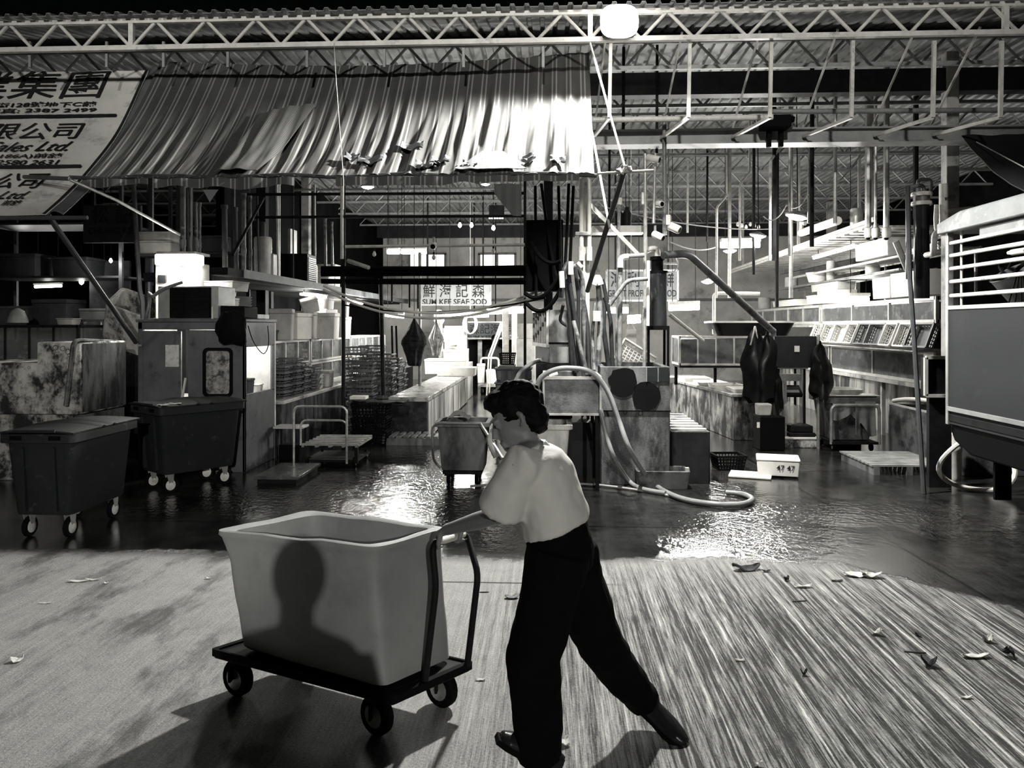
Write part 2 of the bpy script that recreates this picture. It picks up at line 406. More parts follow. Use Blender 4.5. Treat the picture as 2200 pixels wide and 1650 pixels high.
# dark band painting shade on the wall top, and a beam below it
b_ = MB(); b_.box(-11, 9.6, WB - .25, WB, 4.62, 5.25); struct('trim_1', b_, mat('dark_gutter_and_shade', .045, .5, .2))
b_ = MB(); b_.box(-11, 9.6, WB - .2, WB, 2.55, 2.62); struct('trim_2', b_, mat('grey_beam', .2))

w = MB(); w.box(-5.75, -5.6, 13.0, WB, 0, 5.0); struct('wall_added_backing', w, m_walld, smooth=0)  # wall added to black out the view behind the ledge
# corrugated roof, two lapped runs
m_roof = mat('corrugated_roof', .29, .55, .1, .15, 1.2, dirt=.25, dv=.16, dsc=2)
def corr(x0, x1, y0, z0, y1, z1, pitch=.15, hgt=.032, ny=4):
    mb = MB(); prof = []; x = x0
    while x < x1:
        prof += [(x, 0), (x + pitch * .58, 0), (x + pitch * .66, hgt), (x + pitch * .92, hgt)]; x += pitch
    n = len(prof); vs = []; fs = []
    for k in range(2):
        for j in range(ny + 1):
            t = j / ny
            for px, pz in prof: vs.append((px, y0 + (y1 - y0) * t, z0 + (z1 - z0) * t + pz + k * .006))
    w = n * (ny + 1)
    for j in range(ny):
        for i in range(n - 1):
            a = j * n + i; fs.append((a, a + 1, a + n + 1, a + n)); fs.append((w + a + n, w + a + n + 1, w + a + 1, w + a))
    for i in range(n - 1): fs.append((i + 1, i, w + i, w + i + 1))
    return mb.add(vs, fs)
struct('ceiling', corr(-11, 9.4, 7.93, 5.045, 9.75, 5.44), m_roof, smooth=0)
struct('ceiling', corr(-11, 9.4, 9.55, 5.22, WB, 5.08), m_roof, smooth=0)

# roof trusses
m_tr = m_white_paint(); m_trd = mat('grey_truss_steel', .26, .5, .2, .2, 6)
def truss(D, zb, zt, x0, x1, step, r, mt, off=0, n=6, verts=()):
    mb = MB(); mb.bar((x0, D, zb), (x1, D, zb), r * 2.5, r * 2.2); mb.bar((x0, D, zt), (x1, D, zt), r * 2.3, r * 2.1)
    x = x0 + off; k = 0
    while x + step / 2 < x1:
        mb.tube([(x, D, zb), (x + step / 2, D, zt)], r * .8, n); mb.tube([(x + step / 2, D, zt), (min(x + step, x1), D, zb)], r * .8, n); x += step
    for vx in verts: mb.bar((vx, D, zb), (vx, D, zt), r * 2.2)
    return mb
TD = 8.05; zb = 4.735; zt = 5.02
tx = P(72, 85, TD).x; st = (P(1491, 85, TD).x - tx) / 13
ext = [P(q, 85, TD).x for q in (283, 1268, 2160)]
o = struct('roof_truss', truss(TD, zb, zt, tx - st * 8, 9.3, st, .023, m_tr, 0, 8, ext), m_tr)
for i, D in enumerate((8.95, 10.5, 12.0, 13.5, 15.0, 16.6, 18.3, 20.2, 22.5)):
    struct('roof_truss', truss(D, 4.73, 5.03, -10.9, 9.3, .56, .02, m_trd, .1 * i, 4), m_trd)
# purlins under the first roof bay, dark gutter and the long riveted beam on the right
g = MB(); g.box(-10.9, 9.3, 9.62, 9.8, 4.62, 4.9); struct('trim_3', g, mat('dark_gutter_and_shade', .045, .5, .2))
xa = P(1270, 300, 9.35).x
g = MB(); g.box(xa, 8.8, 9.3, 9.44, 3.93, 4.09); g.box(xa, 8.8, 9.24, 9.5, 4.08, 4.1); g.box(xa, 8.8, 9.24, 9.5, 3.92, 3.94)
struct('roof_beam', g, mat('painted_beam', .3, .5, 0, .2, 3, dirt=.2, dv=.2))
g = MB(); g.tube([P(1272, 258, 9.0), P(1660, 252, 9.0)], .033, 10); struct('roof_pipe', g, m_tr)
g = MB(); g.tube([P(1660, 240, 9.1), P(2230, 236, 9.1)], .03, 10); struct('roof_pipe', g, m_trd)
g = MB(); g.box(-10.8, P(1180, 300, 9.35).x, 9.3, 9.44, 4.0, 4.14); struct('roof_beam', g, mat('dark_beam', .06, .5))
# bent hangers from the front truss to the beam
for px in (1312, 1482, 1657, 1832, 2007, 2152):
    a = P(px, 88, TD + .05); c = P(px - 3, 252, TD + .1); e = Vector((c.x - .12, 9.28, 4.0))
    m_ = MB(); m_.bar(a, c, .035); m_.bar(c, e, .032); m_.bar(Vector((a.x - .02, TD + .4, 4.95)), Vector((a.x - .1, 9.4, 4.1)), .02)
    struct('roof_hanger', m_, m_tr)
for px in (65, 230, 352, 490, 660, 826, 996, 1167):                   # short hangers above the awnings
    a = P(px, 90, TD + .05); c = P(px, 145, TD + .05); m_ = MB(); m_.bar(a, c, .028); struct('roof_hanger', m_, m_trd)
# columns
m_col = mat('column_paint', .42, .6, 0, .25, 3, dirt=.3, dv=.12)
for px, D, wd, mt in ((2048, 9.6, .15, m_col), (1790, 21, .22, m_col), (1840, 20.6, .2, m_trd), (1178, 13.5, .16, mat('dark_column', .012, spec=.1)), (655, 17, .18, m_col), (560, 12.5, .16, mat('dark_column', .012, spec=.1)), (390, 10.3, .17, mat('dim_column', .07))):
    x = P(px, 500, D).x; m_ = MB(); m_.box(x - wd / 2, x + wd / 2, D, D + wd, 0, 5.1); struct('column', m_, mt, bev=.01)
# ================================================================ text helper
def text_mb(s, size=1.0, bold=0.0, shear=0.0, space=1.0, sx=1.0):
    c = bpy.data.curves.new('t', 'FONT'); c.body = s; c.size = size; c.offset = bold; c.shear = shear; c.space_character = space
    c.resolution_u = 3
    o = bpy.data.objects.new('t', c); COL.objects.link(o); bpy.context.view_layer.update()
    me = bpy.data.meshes.new_from_object(o.evaluated_get(bpy.context.evaluated_depsgraph_get()))
    mb = MB(); mb.add([v.co for v in me.vertices], [list(p.vertices) for p in me.polygons])
    bpy.data.objects.remove(o); bpy.data.curves.remove(c); bpy.data.meshes.remove(me)
    if mb.v:
        a = min(v.x for v in mb.v); b = max(v.x for v in mb.v)
        c0 = min(v.y for v in mb.v); d0 = max(v.y for v in mb.v); mb.w = (b - a) * sx; mb.h = d0 - c0
        mb.v = [Vector(((v.x - a) * sx, v.y - c0, 0)) for v in mb.v]
    return mb
def text_fit(s, w, h, **k):                              # text scaled to a box of w by h
    t = text_mb(s, 1.0, **k); fx = w / t.w; fy = h / t.h; t.v = [Vector((v.x * fx, v.y * fy, 0)) for v in t.v]; t.w = w; t.h = h; return t
def text_on_wall(s, x0, x1, z0, z1, y, **k):             # facing the camera on the plane y
    t = text_fit(s, x1 - x0, z1 - z0, **k); t.v = [Vector((x0 + v.x, y, z0 + v.y)) for v in t.v]; return t
m_ink = mat('sign_ink', .02, .6); m_signw = mat('sign_white', .24, .6, 0, .06, 3)

# ================================================================ floodlight on the front truss
fp = P(1330, 48, 7.72)
T = Thing('floodlight', 'large blazing floodlight clamped to the front roof truss', 'floodlight', fp + Vector((0, 0, -.14)))
h = MB(); h.box(fp.x - .16, fp.x + .16, fp.y - .02, fp.y + .12, fp.z - .12, fp.z + .13); h.bar((fp.x, fp.y + .1, fp.z), (fp.x, TD, fp.z + .05), .04)
T.part('housing', h, m_darkmetal(), bev=.02)
h = MB(); h.loft([[Vector((fp.x + .19 * k * (abs(cos(a)) ** .7) * (1 if cos(a) > 0 else -1), fp.y - .03 - .07 * (1 - k), fp.z + .17 * k * (abs(sin(a)) ** .7) * (1 if sin(a) > 0 else -1))) for a in [j * 2 * pi / 24 for j in range(24)]] for k in (1, .85, .6, .3)])
lens = T.part('lens', h, glow('floodlight_glow', 60))
L_ = lamp_light('floodlight_lamp', 'SPOT', fp + Vector((.0, -.12, -.04)), 3300, .13, aim=fp + Vector((-.25, -1.6, -2.2)), spot=172, blend=.35)

# ================================================================ striped awning
def awning_mat():
    m = bpy.data.materials.new('striped_awning_cloth'); m.use_nodes = True; nt = m.node_tree; N = nt.nodes; L = nt.links; b = N['Principled BSDF']
    uv = N.new('ShaderNodeUVMap'); sp = N.new('ShaderNodeSeparateXYZ'); L.new(uv.outputs[0], sp.inputs[0])
    def mth(op, a, c=None):
        n = N.new('ShaderNodeMath'); n.operation = op
        for i, q in enumerate((a, c)):
            if q is None: continue
            if isinstance(q, (int, float)): n.inputs[i].default_value = q
            else: L.new(q, n.inputs[i])
        return n.outputs[0]
    f = mth('FRACT', mth('MULTIPLY', sp.outputs[0], 32))
    s1 = mth('LESS_THAN', mth('ABSOLUTE', mth('SUBTRACT', f, .35)), .05); s2 = mth('LESS_THAN', mth('ABSOLUTE', mth('SUBTRACT', f, .62)), .05)
    st = mth('MAXIMUM', s1, s2)
    nz = N.new('ShaderNodeTexNoise'); nz.inputs['Scale'].default_value = 2.5; nz.inputs['Detail'].default_value = 7
    tc = N.new('ShaderNodeTexCoord'); L.new(tc.outputs['Object'], nz.inputs[0])
    v = mth('ADD', mth('MULTIPLY', nz.outputs[0], .06), .03); v = mth('ADD', v, mth('MULTIPLY', st, .13))
    cc = N.new('ShaderNodeCombineColor'); [L.new(mth('MULTIPLY', v, k), cc.inputs[i]) for i, k in enumerate((.99, .985, .95))]
    L.new(cc.outputs[0], b.inputs['Base Color']); b.inputs['Roughness'].default_value = .75; b.inputs['Specular IOR Level'].default_value = .25
    return m
m_awn = awning_mat()
AT0, AT1 = P(345, 132, 8.75), P(1266, 112, 8.75)          # top edge
AB0, AB1 = P(185, 382, 7.0), P(1277, 372, 7.0)            # bottom edge
def awn(u, v, fold=1.0, off=0.0):
    a = AT0.lerp(AT1, u); b = AB0.lerp(AB1, u); p = a.lerp(b, v)
    p.z -= .30 * (1 - v) * v * 2 * .9                       # cloth hangs steep at the top and flattens to the pole
    p.z -= .10 * sin(pi * u) * (1 - v)                      # top edge droops between its ties
    nrm = Vector((0, -.7, .7))
    w = u * 30 + .9 * noise.noise(Vector((u * 7, 0, 1)))
    k = .25 + .75 * min(1, v * 1.5)
    amp = (.010 + .022 * u) * k * fold * (1 - .55 * max(0, v - .85) / .15)
    d = noise.noise(Vector((u * 46 + v * 1.2, v * 1.1, 3.1))) * 1.5 + .9 * noise.noise(Vector((u * 100 + v * 3, v * 2.2, 7.7))) * min(1, v * 1.7) + .6 * sin(w * 2 * pi)
    if v > .6: d += .8 * noise.noise(Vector((u * 80, v * 7, 9))) * (v - .6) / .4
    return p + nrm * (amp * d + off)
T = Thing('striped_awning', 'large torn striped cloth awning hung from the roof edge above the stalls', 'awning', (AB0 + AB1) / 2)
mb = MB(); mb.sheet(lambda u, v: awn(u, v), 420, 90, .006); T.part('cloth', mb, m_awn, smooth=60)
mb = MB(); mb.sheet(lambda u, v: awn(.285 + u * .115 - .055 * v + .03 * (1 - u) * v, .42 + v * .57 - .09 * u * (1 - v), .8, .05 + .03 * sin(u * pi)), 40, 40, .006); T.part('torn_flap', mb, m_awn, smooth=60)
mb = MB(); mb.sheet(lambda u, v: awn(.80 + (u - .5) * (.04 + .10 * v), .80 + v * .19, .3, .05), 24, 20, .006); T.part('patch', mb, mat('pale_cloth_patch', .13, .8))
for (uc, vc, sz_) in ((.56, .86, .05), (.635, .72, .045), (.52, .83, .03), (.70, .88, .035), (.76, .93, .03), (.87, .87, .035), (.93, .9, .03), (.67, .93, .035)):   # curled scraps
    mb = MB(); s0 = random.random() * 6
    mb.sheet(lambda u, v: awn(uc + (u - .5) * sz_, vc + (v - .5) * .06, .3, .03 + .07 * abs(u - .5) + .05 * noise.noise(Vector((u * 3, v * 3, s0)))), 8, 6, .005)
    T.part('scrap', mb, mat('pale_cloth_patch', .13, .8))
# pole along the lower edge and the rags below it
def valance(u0, u1, drop, seed, nm='valance'):
    mb = MB(); n = max(6, int((u1 - u0) * 160))
    def f(u, v):
        t = u0 + (u1 - u0) * u; p = AB0.lerp(AB1, t) + Vector((0, -.03, -.02))
        dd = drop * (.75 + .5 * noise.noise(Vector((t * 14, seed, 0)))); return p + Vector((0, .025 * sin(t * 90), -dd * v))
    mb.sheet(f, n, 5, .006); mb.uv = {k: (u0 + (u1 - u0) * q[0], q[1]) for k, q in mb.uv.items()}; T.part(nm, mb, m_awn, smooth=60)
valance(.005, .13, .08, 1); valance(.14, .42, .115, 2); valance(.50, .78, .10, 3); valance(.68, .97, .07, 4)
mb = MB(); c0 = P(1062, 395, 6.98); c1 = P(1120, 395, 6.98)
mb.sheet(lambda u, v: c0.lerp(c1, u) + Vector((.0, .02 * sin(u * 9), -.29 * v * (.3 + .7 * min(1, u * 1.5)))), 14, 12, .006); T.part('hanging_flap', mb, m_awn)
mb = MB(); c0 = P(437, 408, 6.98); c1 = P(470, 408, 6.98)
mb.sheet(lambda u, v: c0.lerp(c1, u * (1 - v) + .45 * v) + Vector((0, -.01, -.115 * v)), 6, 6, .005); T.part('hanging_scrap', mb, mat('pale_cloth_patch', .13, .8))
m_pole = mat('dark_bamboo_pole', .07, .55, 0, .3, 9, streak=.3)
pl = MB(); a, b = P(150, 381, 7.02), P(1282, 374, 7.02); pl.tube([a.lerp(b, i / 14) + Vector((0, 0, -.015 * sin(i * 1.9))) for i in range(15)], .019, 8)
solo('awning_pole', pl, m_pole, 'long dark pole carrying the lower edge of the striped awning', 'pole')
pl = MB(); pl.tube([P(1284, 373, 7.02), P(1404, 366, 7.06)], .012, 8)
solo('outrigger_pole', pl, m_galv(), 'thin pale pole sticking out past the right end of the striped awning', 'pole')
pl = MB(); c = P(1340, 366, 7.04)
for k in range(7): pl.tube([c + Vector((.035 * cos(q) + .012 * (k - 3), -.0 + .035 * sin(q), .025 * sin(q * 2 + k) + .006 * (k - 3))) for q in [j * pi / 5 for j in range(10)]], .007, 5, closed=True)
solo('rope_knot', pl, mat('pale_rope', .45, .9), 'knot of pale rope where the awning pole meets its brace', 'rope')
pl = MB(); pl.tube([P(1268, 92, 8.0), P(1342, 358, 7.03)], .011, 6); solo('awning_rope', pl, mat('pale_rope', .45, .9), 'taut pale rope slanting from the front truss down to the awning corner', 'rope')
pl = MB(); pl.tube([P(1266, 250, 8.6), P(1310, 490, 7.6)], .012, 6); solo('awning_rope', pl, mat('pale_rope', .45, .9), 'second slack rope beside the central pillar under the awning corner', 'rope')
pl = MB(); pl.tube([P(1341, 368, 7.05), P(1262, 625, 8.9)], .028, 10); solo('brace_pole', pl, mat('dim_pole', .07, .5), 'thick dark brace slanting from the awning corner knot down to the pipe bundle', 'pole')
pl = MB(); pl.bar(P(1268, 440, 9.3), P(1372, 548, 9.3), .045); solo('brace_bar', pl, m_galv(), 'pale flat brace crossing behind the dark slanting pole near the central pillar', 'brace')
pl = MB(); pl.tube([P(718, 92, 7.95), P(720, 140, 7.6), P(738, 385, 6.8), P(738, 450, 6.8)], .004, 5); solo('cord', pl, mat('pale_rope', .45, .9), 'thin cord hanging down across the striped awning from the truss', 'cord')

# ================================================================ lettered banner awning on the left
BX1 = -4.66; BX0 = BX1 - 3.6
prof = [(8.72, 4.72), (8.16, 3.90), (7.63, 3.36), (7.2, 3.0), (6.9, 2.78)]
pp = smooth_path([(0, a, b) for a, b in prof], 8)
cum = [0]
for i in range(1, len(pp)): cum.append(cum[-1] + (pp[i] - pp[i - 1]).length)
BL = cum[-1]
def ban(x, s):                                           # s: metres down the cloth from its top edge
    s = max(0, min(BL - 1e-6, s)); i = max(k for k in range(len(cum) - 1) if cum[k] <= s)
    t = (s - cum[i]) / (cum[i + 1] - cum[i]); q = pp[i].lerp(pp[i + 1], t); return Vector((x, q.y, q.z))
def ban_s(py):                                           # which s shows at image row py (at x = BX1 - .4)
    best = 0; e = 1e9
    for k in range(400):
        s = BL * k / 399; q = ban(BX1 - .4, s); d = (q - Vector((0, 0, EYE))); ry = HY - F * d.z / (-d.x * sin(YAW) + d.y * cos(YAW))
        if abs(ry - py) < e: e = abs(ry - py); best = s
    return best
def ban_x(px, s):                                        # which x shows at image column px on row s
    q = ban(0, s); return P(px, 700, q.y).x
T = Thing('banner_awning', 'white lettered cloth awning with dark shop writing over the left stall', 'awning', (BX1 - 1.8, 6.9, 2.78))
rip = lambda x, s: Vector((0, -.7, .7)) * (.012 * noise.noise(Vector((x * 3, s * 2, 0))))
mb = MB(); mb.sheet(lambda u, v: ban(BX0 + (BX1 - BX0) * u, BL * v) + rip(BX0 + (BX1 - BX0) * u, BL * v), 60, 40, .006); T.part('cloth', mb, mat('banner_cloth', .62, .75, 0, .1, 2, dirt=.2, dv=.33, dsc=3), smooth=60)
mb = MB(); mb.sheet(lambda u, v: ban(BX1 + .015 + .15 * u, BL * v) + Vector((0, -.02 * sin(u * pi), .03 * sin(u * pi))), 6, 40, .006); T.part('side_border', mb, mat('banner_border', .12, .6), smooth=60)
mb = MB(); mb.sheet(lambda u, v: ban(BX1 - .03 + .03 * u, BL * v) + Vector((0, -.006, .008)), 2, 40, .004); T.part('edge_stripe', mb, m_ink)
def line_text(s, px0, px1, py0, py1, nm='lettering', **k):
    s0 = ban_s(py0); s1 = ban_s(py1); sm = (s0 + s1) / 2; x0 = ban_x(px0, sm); x1 = ban_x(px1, sm)
    t = text_fit(s, x1 - x0, s1 - s0, **k)
    t.v = [ban(x0 + v.x, s1 - v.y) + rip(x0 + v.x, s1 - v.y) + Vector((0, -.010, .012)) for v in t.v]
    T.part(nm, t, m_ink, smooth=0)
line_text('業集團', -75, 228, 146, 212, bold=.004)
line_text('街128號地下C舖', -10, 207, 220, 231, bold=.02)
line_text('傳真: 2387 2499', -35, 208, 233, 243, bold=.02)
line_text('限公司', -22, 175, 265, 301, bold=.005)
line_text('Sales Ltd.', -25, 152, 306, 327, shear=.35, bold=.012)
line_text('(186A)前舖', -12, 133, 331, 343, bold=.02)
line_text('2580 2631', -6, 126, 345, 355, bold=.02)
line_text('公司', -10, 95, 373, 408, bold=.005)
line_text('Ltd.', 0, 60, 414, 431, shear=.35, bold=.012)
line_text('前舖', 8, 45, 433, 444, bold=.02)
for py in (252, 361):                                     # laced dark seams
    s = ban_s(py); mb = MB(); mb.tube([ban(BX0 + (BX1 - .12 - BX0) * i / 60, s) + Vector((0, -.012 - .006 * (i % 2), .014)) for i in range(61)], .02, 6); T.part('seam', mb, m_ink)
bb = MB(); bb.tube([ban(BX0, BL) + Vector((0, 0, -.03)), Vector((P(188, 457, 6.9).x, 6.9, 2.75))], .02, 8); solo('banner_pole', bb, mat('dim_pole', .07, .5), 'horizontal pole along the lower edge of the lettered white awning', 'pole')
bb = MB(); bb.tube([P(52, 380, 7.3), P(150, 384, 7.0)], .02, 8); solo('banner_pole', bb, mat('dim_pole', .07, .5), 'short dark pole lying against the lettered awning at its right border', 'pole')
bb = MB(); bb.tube([P(150, 386, 7.0), P(250, 430, 7.7), P(386, 504, 9.2)], .016, 8); solo('stay_pole', bb, m_galv(), 'slim bright pole slanting from the awning corner back toward the lit white box', 'pole')
bb = MB(); bb.tube([P(103, 462, 6.95), P(292, 736, 8.85)], .026, 8); solo('stay_pole', bb, mat('dim_pole', .07, .5), 'thick pole slanting down from the lettered awning to the grey cabin corner', 'pole')
# ================================================================ builders used all over the market
def foam(loc, w, d, h, label, rz=0, lid=True, group=None, mt=None, rot=None, name='foam_box'):
    T = Thing(name, label, 'box', loc, rz, group); m1 = mt or m_styro()
    b = MB(); b.tub(-w / 2, w / 2, -d / 2, d / 2, 0, h * (.84 if lid else 1), .025, .012, .015, 0, .03, 2); T.part('body', b, m1, local=True, bev=.006)
    if lid:
        b = MB(); b.box(-w / 2 - .006, w / 2 + .006, -d / 2 - .006, d / 2 + .006, h * .845, h); T.part('lid', b, m1, local=True, bev=.012)
    if rot: T.o.rotation_euler = rot
    return T
def crate_mb(w, d, h, nx=8, ny=6, nz=4, t=.012):
    b = MB(); tp = .03
    def side(p, q, p2, q2, n):                            # top corners p q, bottom corners p2 q2
        p, q, p2, q2 = map(Vector, (p, q, p2, q2))
        for i in range(n + 1): b.bar(p2.lerp(q2, i / n), p.lerp(q, i / n), t, t * .6)
        for j in range(1, nz): b.bar(p2.lerp(p, j / nz), q2.lerp(q, j / nz), t * .6, t)
        b.bar(p, q, t * 1.8, t * 2.4); b.bar(p2, q2, t * 1.5, t * 1.8)
    T_ = [(-w / 2, -d / 2, h), (w / 2, -d / 2, h), (w / 2, d / 2, h), (-w / 2, d / 2, h)]
    B_ = [(-w / 2 + tp, -d / 2 + tp, t), (w / 2 - tp, -d / 2 + tp, t), (w / 2 - tp, d / 2 - tp, t), (-w / 2 + tp, d / 2 - tp, t)]
    for i in range(4): side(T_[i], T_[(i + 1) % 4], B_[i], B_[(i + 1) % 4], nx if i % 2 == 0 else ny)
    for i in range(1, nx): x = -w / 2 + tp + (w - 2 * tp) * i / nx; b.bar((x, -d / 2 + tp, t), (x, d / 2 - tp, t), t)
    for i in range(1, ny): y = -d / 2 + tp + (d - 2 * tp) * i / ny; b.bar((-w / 2 + tp, y, t), (w / 2 - tp, y, t), t)
    return b
def crate(loc, w, d, h, label, mt, rz=0, group=None, name='plastic_basket', solidw=False, rot=None, **k):
    b = crate_mb(w, d, h, **k)
    o = to_obj(name, b, mt, None, 0); tag(o, label, 'basket', group); o.location = loc; o.rotation_euler = rot or (0, 0, rz); return o
def glass_tank(x0, x1, y0, y1, z0, z1, label, n=3, axis='x', fm=None, water=.8, wm=None, group=None, sides=True, fw=.035):
    T = Thing('fish_tank', label, 'fish tank', ((x0 + x1) / 2, (y0 + y1) / 2, z0), 0, group); fm = fm or m_steel()
    b = MB(); w = fw
    for zz in (z0 + w / 2, z1 - w / 2):
        for yy in (y0, y1): b.bar((x0, yy, zz), (x1, yy, zz), w)
        for xx in (x0, x1): b.bar((xx, y0, zz), (xx, y1, zz), w)
    for xx in (x0, x1):
        for yy in (y0, y1): b.bar((xx, yy, z0), (xx, yy, z1), w)
    for i in range(1, n):
        if axis == 'x':
            x = x0 + (x1 - x0) * i / n; [b.bar((x, yy, z0), (x, yy, z1), w * .8) for yy in (y0, y1)]
        else:
            y = y0 + (y1 - y0) * i / n; [b.bar((xx, y, z0), (xx, y, z1), w * .8) for xx in (x0, x1)]
    T.part('frame', b, fm)
    b = MB(); b.box(x0 + .02, x1 - .02, y0 + .02, y1 - .02, z0 + .01, z0 + (z1 - z0) * water); T.part('water', b, wm or m_water(), smooth=0)
    for nm, q in (('glass_panel', (x0 - .004, x0 + .004, y0, y1)), ('glass_panel', (x1 - .004, x1 + .004, y0, y1)), ('glass_panel', (x0, x1, y0 - .004, y0 + .004)), ('glass_panel', (x0, x1, y1 - .004, y1 + .004))):
        b = MB(); b.box(*q, z0, z1); T.part(nm, b, m_glass(), smooth=0)
    return T
def pipe(name, pts, r, mt, label, group=None, n=8, round_=.06, cat='pipe'):
    b = MB(); b.tube(elbow(pts, round_) if len(pts) > 2 else pts, r, n); return solo(name, b, mt, label, cat, group)
def wheel(T, c, r, w, axis='x', tyre=None, hub=None, par=None):
    c = Vector(c); ax = Vector((1, 0, 0)) if axis == 'x' else (Vector((0, 1, 0)) if axis == 'y' else Vector(axis).normalized())
    q = Vector((0, 0, 1)).rotation_difference(ax).to_matrix()
    b = MB(); b.lathe([(r * .55, -w / 2), (r * .9, -w / 2), (r, -w * .3), (r, w * .3), (r * .9, w / 2), (r * .55, w / 2)], c, 20, q); o = T.part('wheel', b, tyre or m_rubber(), parent=par)
    b = MB(); b.lathe([(r * .16, -w * .62), (r * .58, -w * .52), (r * .58, w * .52), (r * .16, w * .62)], c, 16, q); hb = T.part('hub', b, hub or m_galv()); hb.parent = o
    hb.matrix_parent_inverse = Matrix.Identity(4); return o
def zceil(y): return 5.212 - (y - 9.55) * .00906
def tube_lamp(p, q, label, power, r=.03, strength=14, group=None, shade=True, zc=None):
    p = Vector(p); q = Vector(q); m_ = (p + q) / 2; T = Thing('tube_lamp', label, 'lamp', m_, 0, group)
    b = MB(); b.tube([p, q], r, 8); T.part('tube', b, glow('lamp_glow_%d' % strength, strength))
    if shade: b = MB(); u = Vector((0, 0, r * 1.7)); b.bar(p + u, q + u, r * 3.5, r * 1.2); T.part('fitting', b, m_white_paint())
    b = MB(); [b.cyl(p.lerp(q, t), Vector((*p.lerp(q, t).xy, zc or zceil(p.lerp(q, t).y))), .007, n=5) for t in (.12, .88)]; T.part('suspension_wire', b, m_darkmetal())
    n = max(1, int((q - p).length / .9))
    for i in range(n): lamp_light('tube_lamp_light', 'POINT', p.lerp(q, (i + .5) / n) - Vector((0, 0, r * 2.2)), power / n, .06)
    return T
def disc_lamp(c, r, label, power, strength=20, tilt=0, drop=.5, group=None):
    c = Vector(c); T = Thing('hanging_lamp', label, 'lamp', c, 0, group); q = Matrix.Rotation(tilt, 3, 'Y')
    b = MB(); b.lathe([(r * .25, r * .55), (r * .5, r * .42), (r * 1.05, .02), (r, 0), (r * .45, r * .36), (r * .2, r * .42)], c, 20, q); T.part('shade', b, m_steel())
    b = MB(); b.lathe([(.01, -r * .32), (r * .6, -r * .2), (r * .92, 0), (r * .8, r * .1), (.02, r * .14)], c, 18, q); T.part('bulb', b, glow('lamp_glow_%d' % strength, strength))
    drop = zceil(c.y) - c.z
    b = MB(); b.tube([c + q @ Vector((0, 0, r * .5)), c + Vector((0, 0, drop))], .008, 5); T.part('cable', b, m_black())
    lamp_light('hanging_lamp_light', 'POINT', c - Vector((0, 0, r * .5)), power, .08); return T
def bulb(c, label, power=0, r=.035, drop=.3, strength=10, lit=True):
    c = Vector(c); T = Thing('bare_bulb', label, 'bulb', c); b = MB(); drop = drop if not lit or c.y < 10 else zceil(c.y) - c.z
    b.lathe([(.004, -r * 1.3), (r * .8, -r * .8), (r, 0), (r * .7, r * .8), (r * .4, r * 1.4)], c, 12); T.part('glass', b, glow('lamp_glow_%d' % strength, strength) if lit else mat('unlit_bulb', .6, .2))
    b = MB(); b.cyl(c + Vector((0, 0, r * 1.4)), c + Vector((0, 0, r * 2.6)), r * .45, n=8); b.tube([c + Vector((0, 0, r * 2.5)), c + Vector((0, 0, drop))], .005, 5); T.part('socket', b, m_black())
    if power: lamp_light('bulb_light', 'POINT', c - Vector((0, 0, r * 1.6)), power, .04)
    return T
m_foamg = mat('grey_foam', .45, .8, 0, .15, 6)

# ================================================================ left stall
# insulated fish bins at the far left
x0, x1, z0, z1 = R(0, 780, 170, 890, 8.4); x0 -= .5; zt = P(100, 735, 8.4).z; xs = P(79, 800, 8.4).x
T = Thing('insulated_bin', 'big pale stained concrete-looking fish bin with a raised right half and round holes', 'fish bin', ((x0 + x1) / 2, 8.9, z0))
b = MB(); b.prism([(x0, z0), (x1, z0), (x1, zt), (xs, zt), (xs, z1), (x0, z1)], 'y', 8.4, 9.35); T.part('body', b, m_conc_pale(), bev=.015)
b = MB(); b.box(x1 - .004, x1 + .012, 8.46, 9.34, z0 + .02, zt - .02); T.part('side_panel', b, m_conc(), bev=.005)  # thin overlay makes the right face darker than the front
for px, py, r in ((119, 747, .027), (135, 749, .026), (146, 756, .028), (150, 763, .022), (62, 790, .015)):
    c = P(px, py, 8.4); b = MB(); b.lathe([(r * 1.15, -.012), (r * 1.15, 0), (r, .003), (r * .8, -.006)], c, 14, Matrix.Rotation(pi / 2, 3, 'X')); T.part('drain_hole', b, m_black())
x0b, x1b, z0b, z1b = R(-20, 870, 141, 900, 8.4)
T = Thing('insulated_bin', 'lower pale stained fish bin under the raised one', 'fish bin', ((x0b + x1b) / 2, 8.9, 0))
b = MB(); b.box(x0b - .4, x1b, 8.41, 9.3, .0, z0 - .004); T.part('body', b, m_conc_pale(), bev=.015)
c = P(117, 877, 8.41); b = MB(); b.lathe([(.02, -.01), (.02, .003), (.015, -.004)], c, 12, Matrix.Rotation(pi / 2, 3, 'X')); T.part('drain_hole', b, m_black())
xr = P(255, 800, 9.3).x
b = MB(); b.box(x1b + .02, x1 + .012, 8.5, 9.3, 0, z0 - .01); solo('base_block', b, m_conc(), 'dark block supporting the right end of the raised fish bin', 'block')
pipe('drain_pipe', [P(141, 872, 8.3), P(157, 738, 8.3), P(166, 731, 8.36), P(252, 734, 9.3)], .024, m_pvc(), 'bent grey pipe leaning on the pale fish bin and running along its top edge', round_=.05)
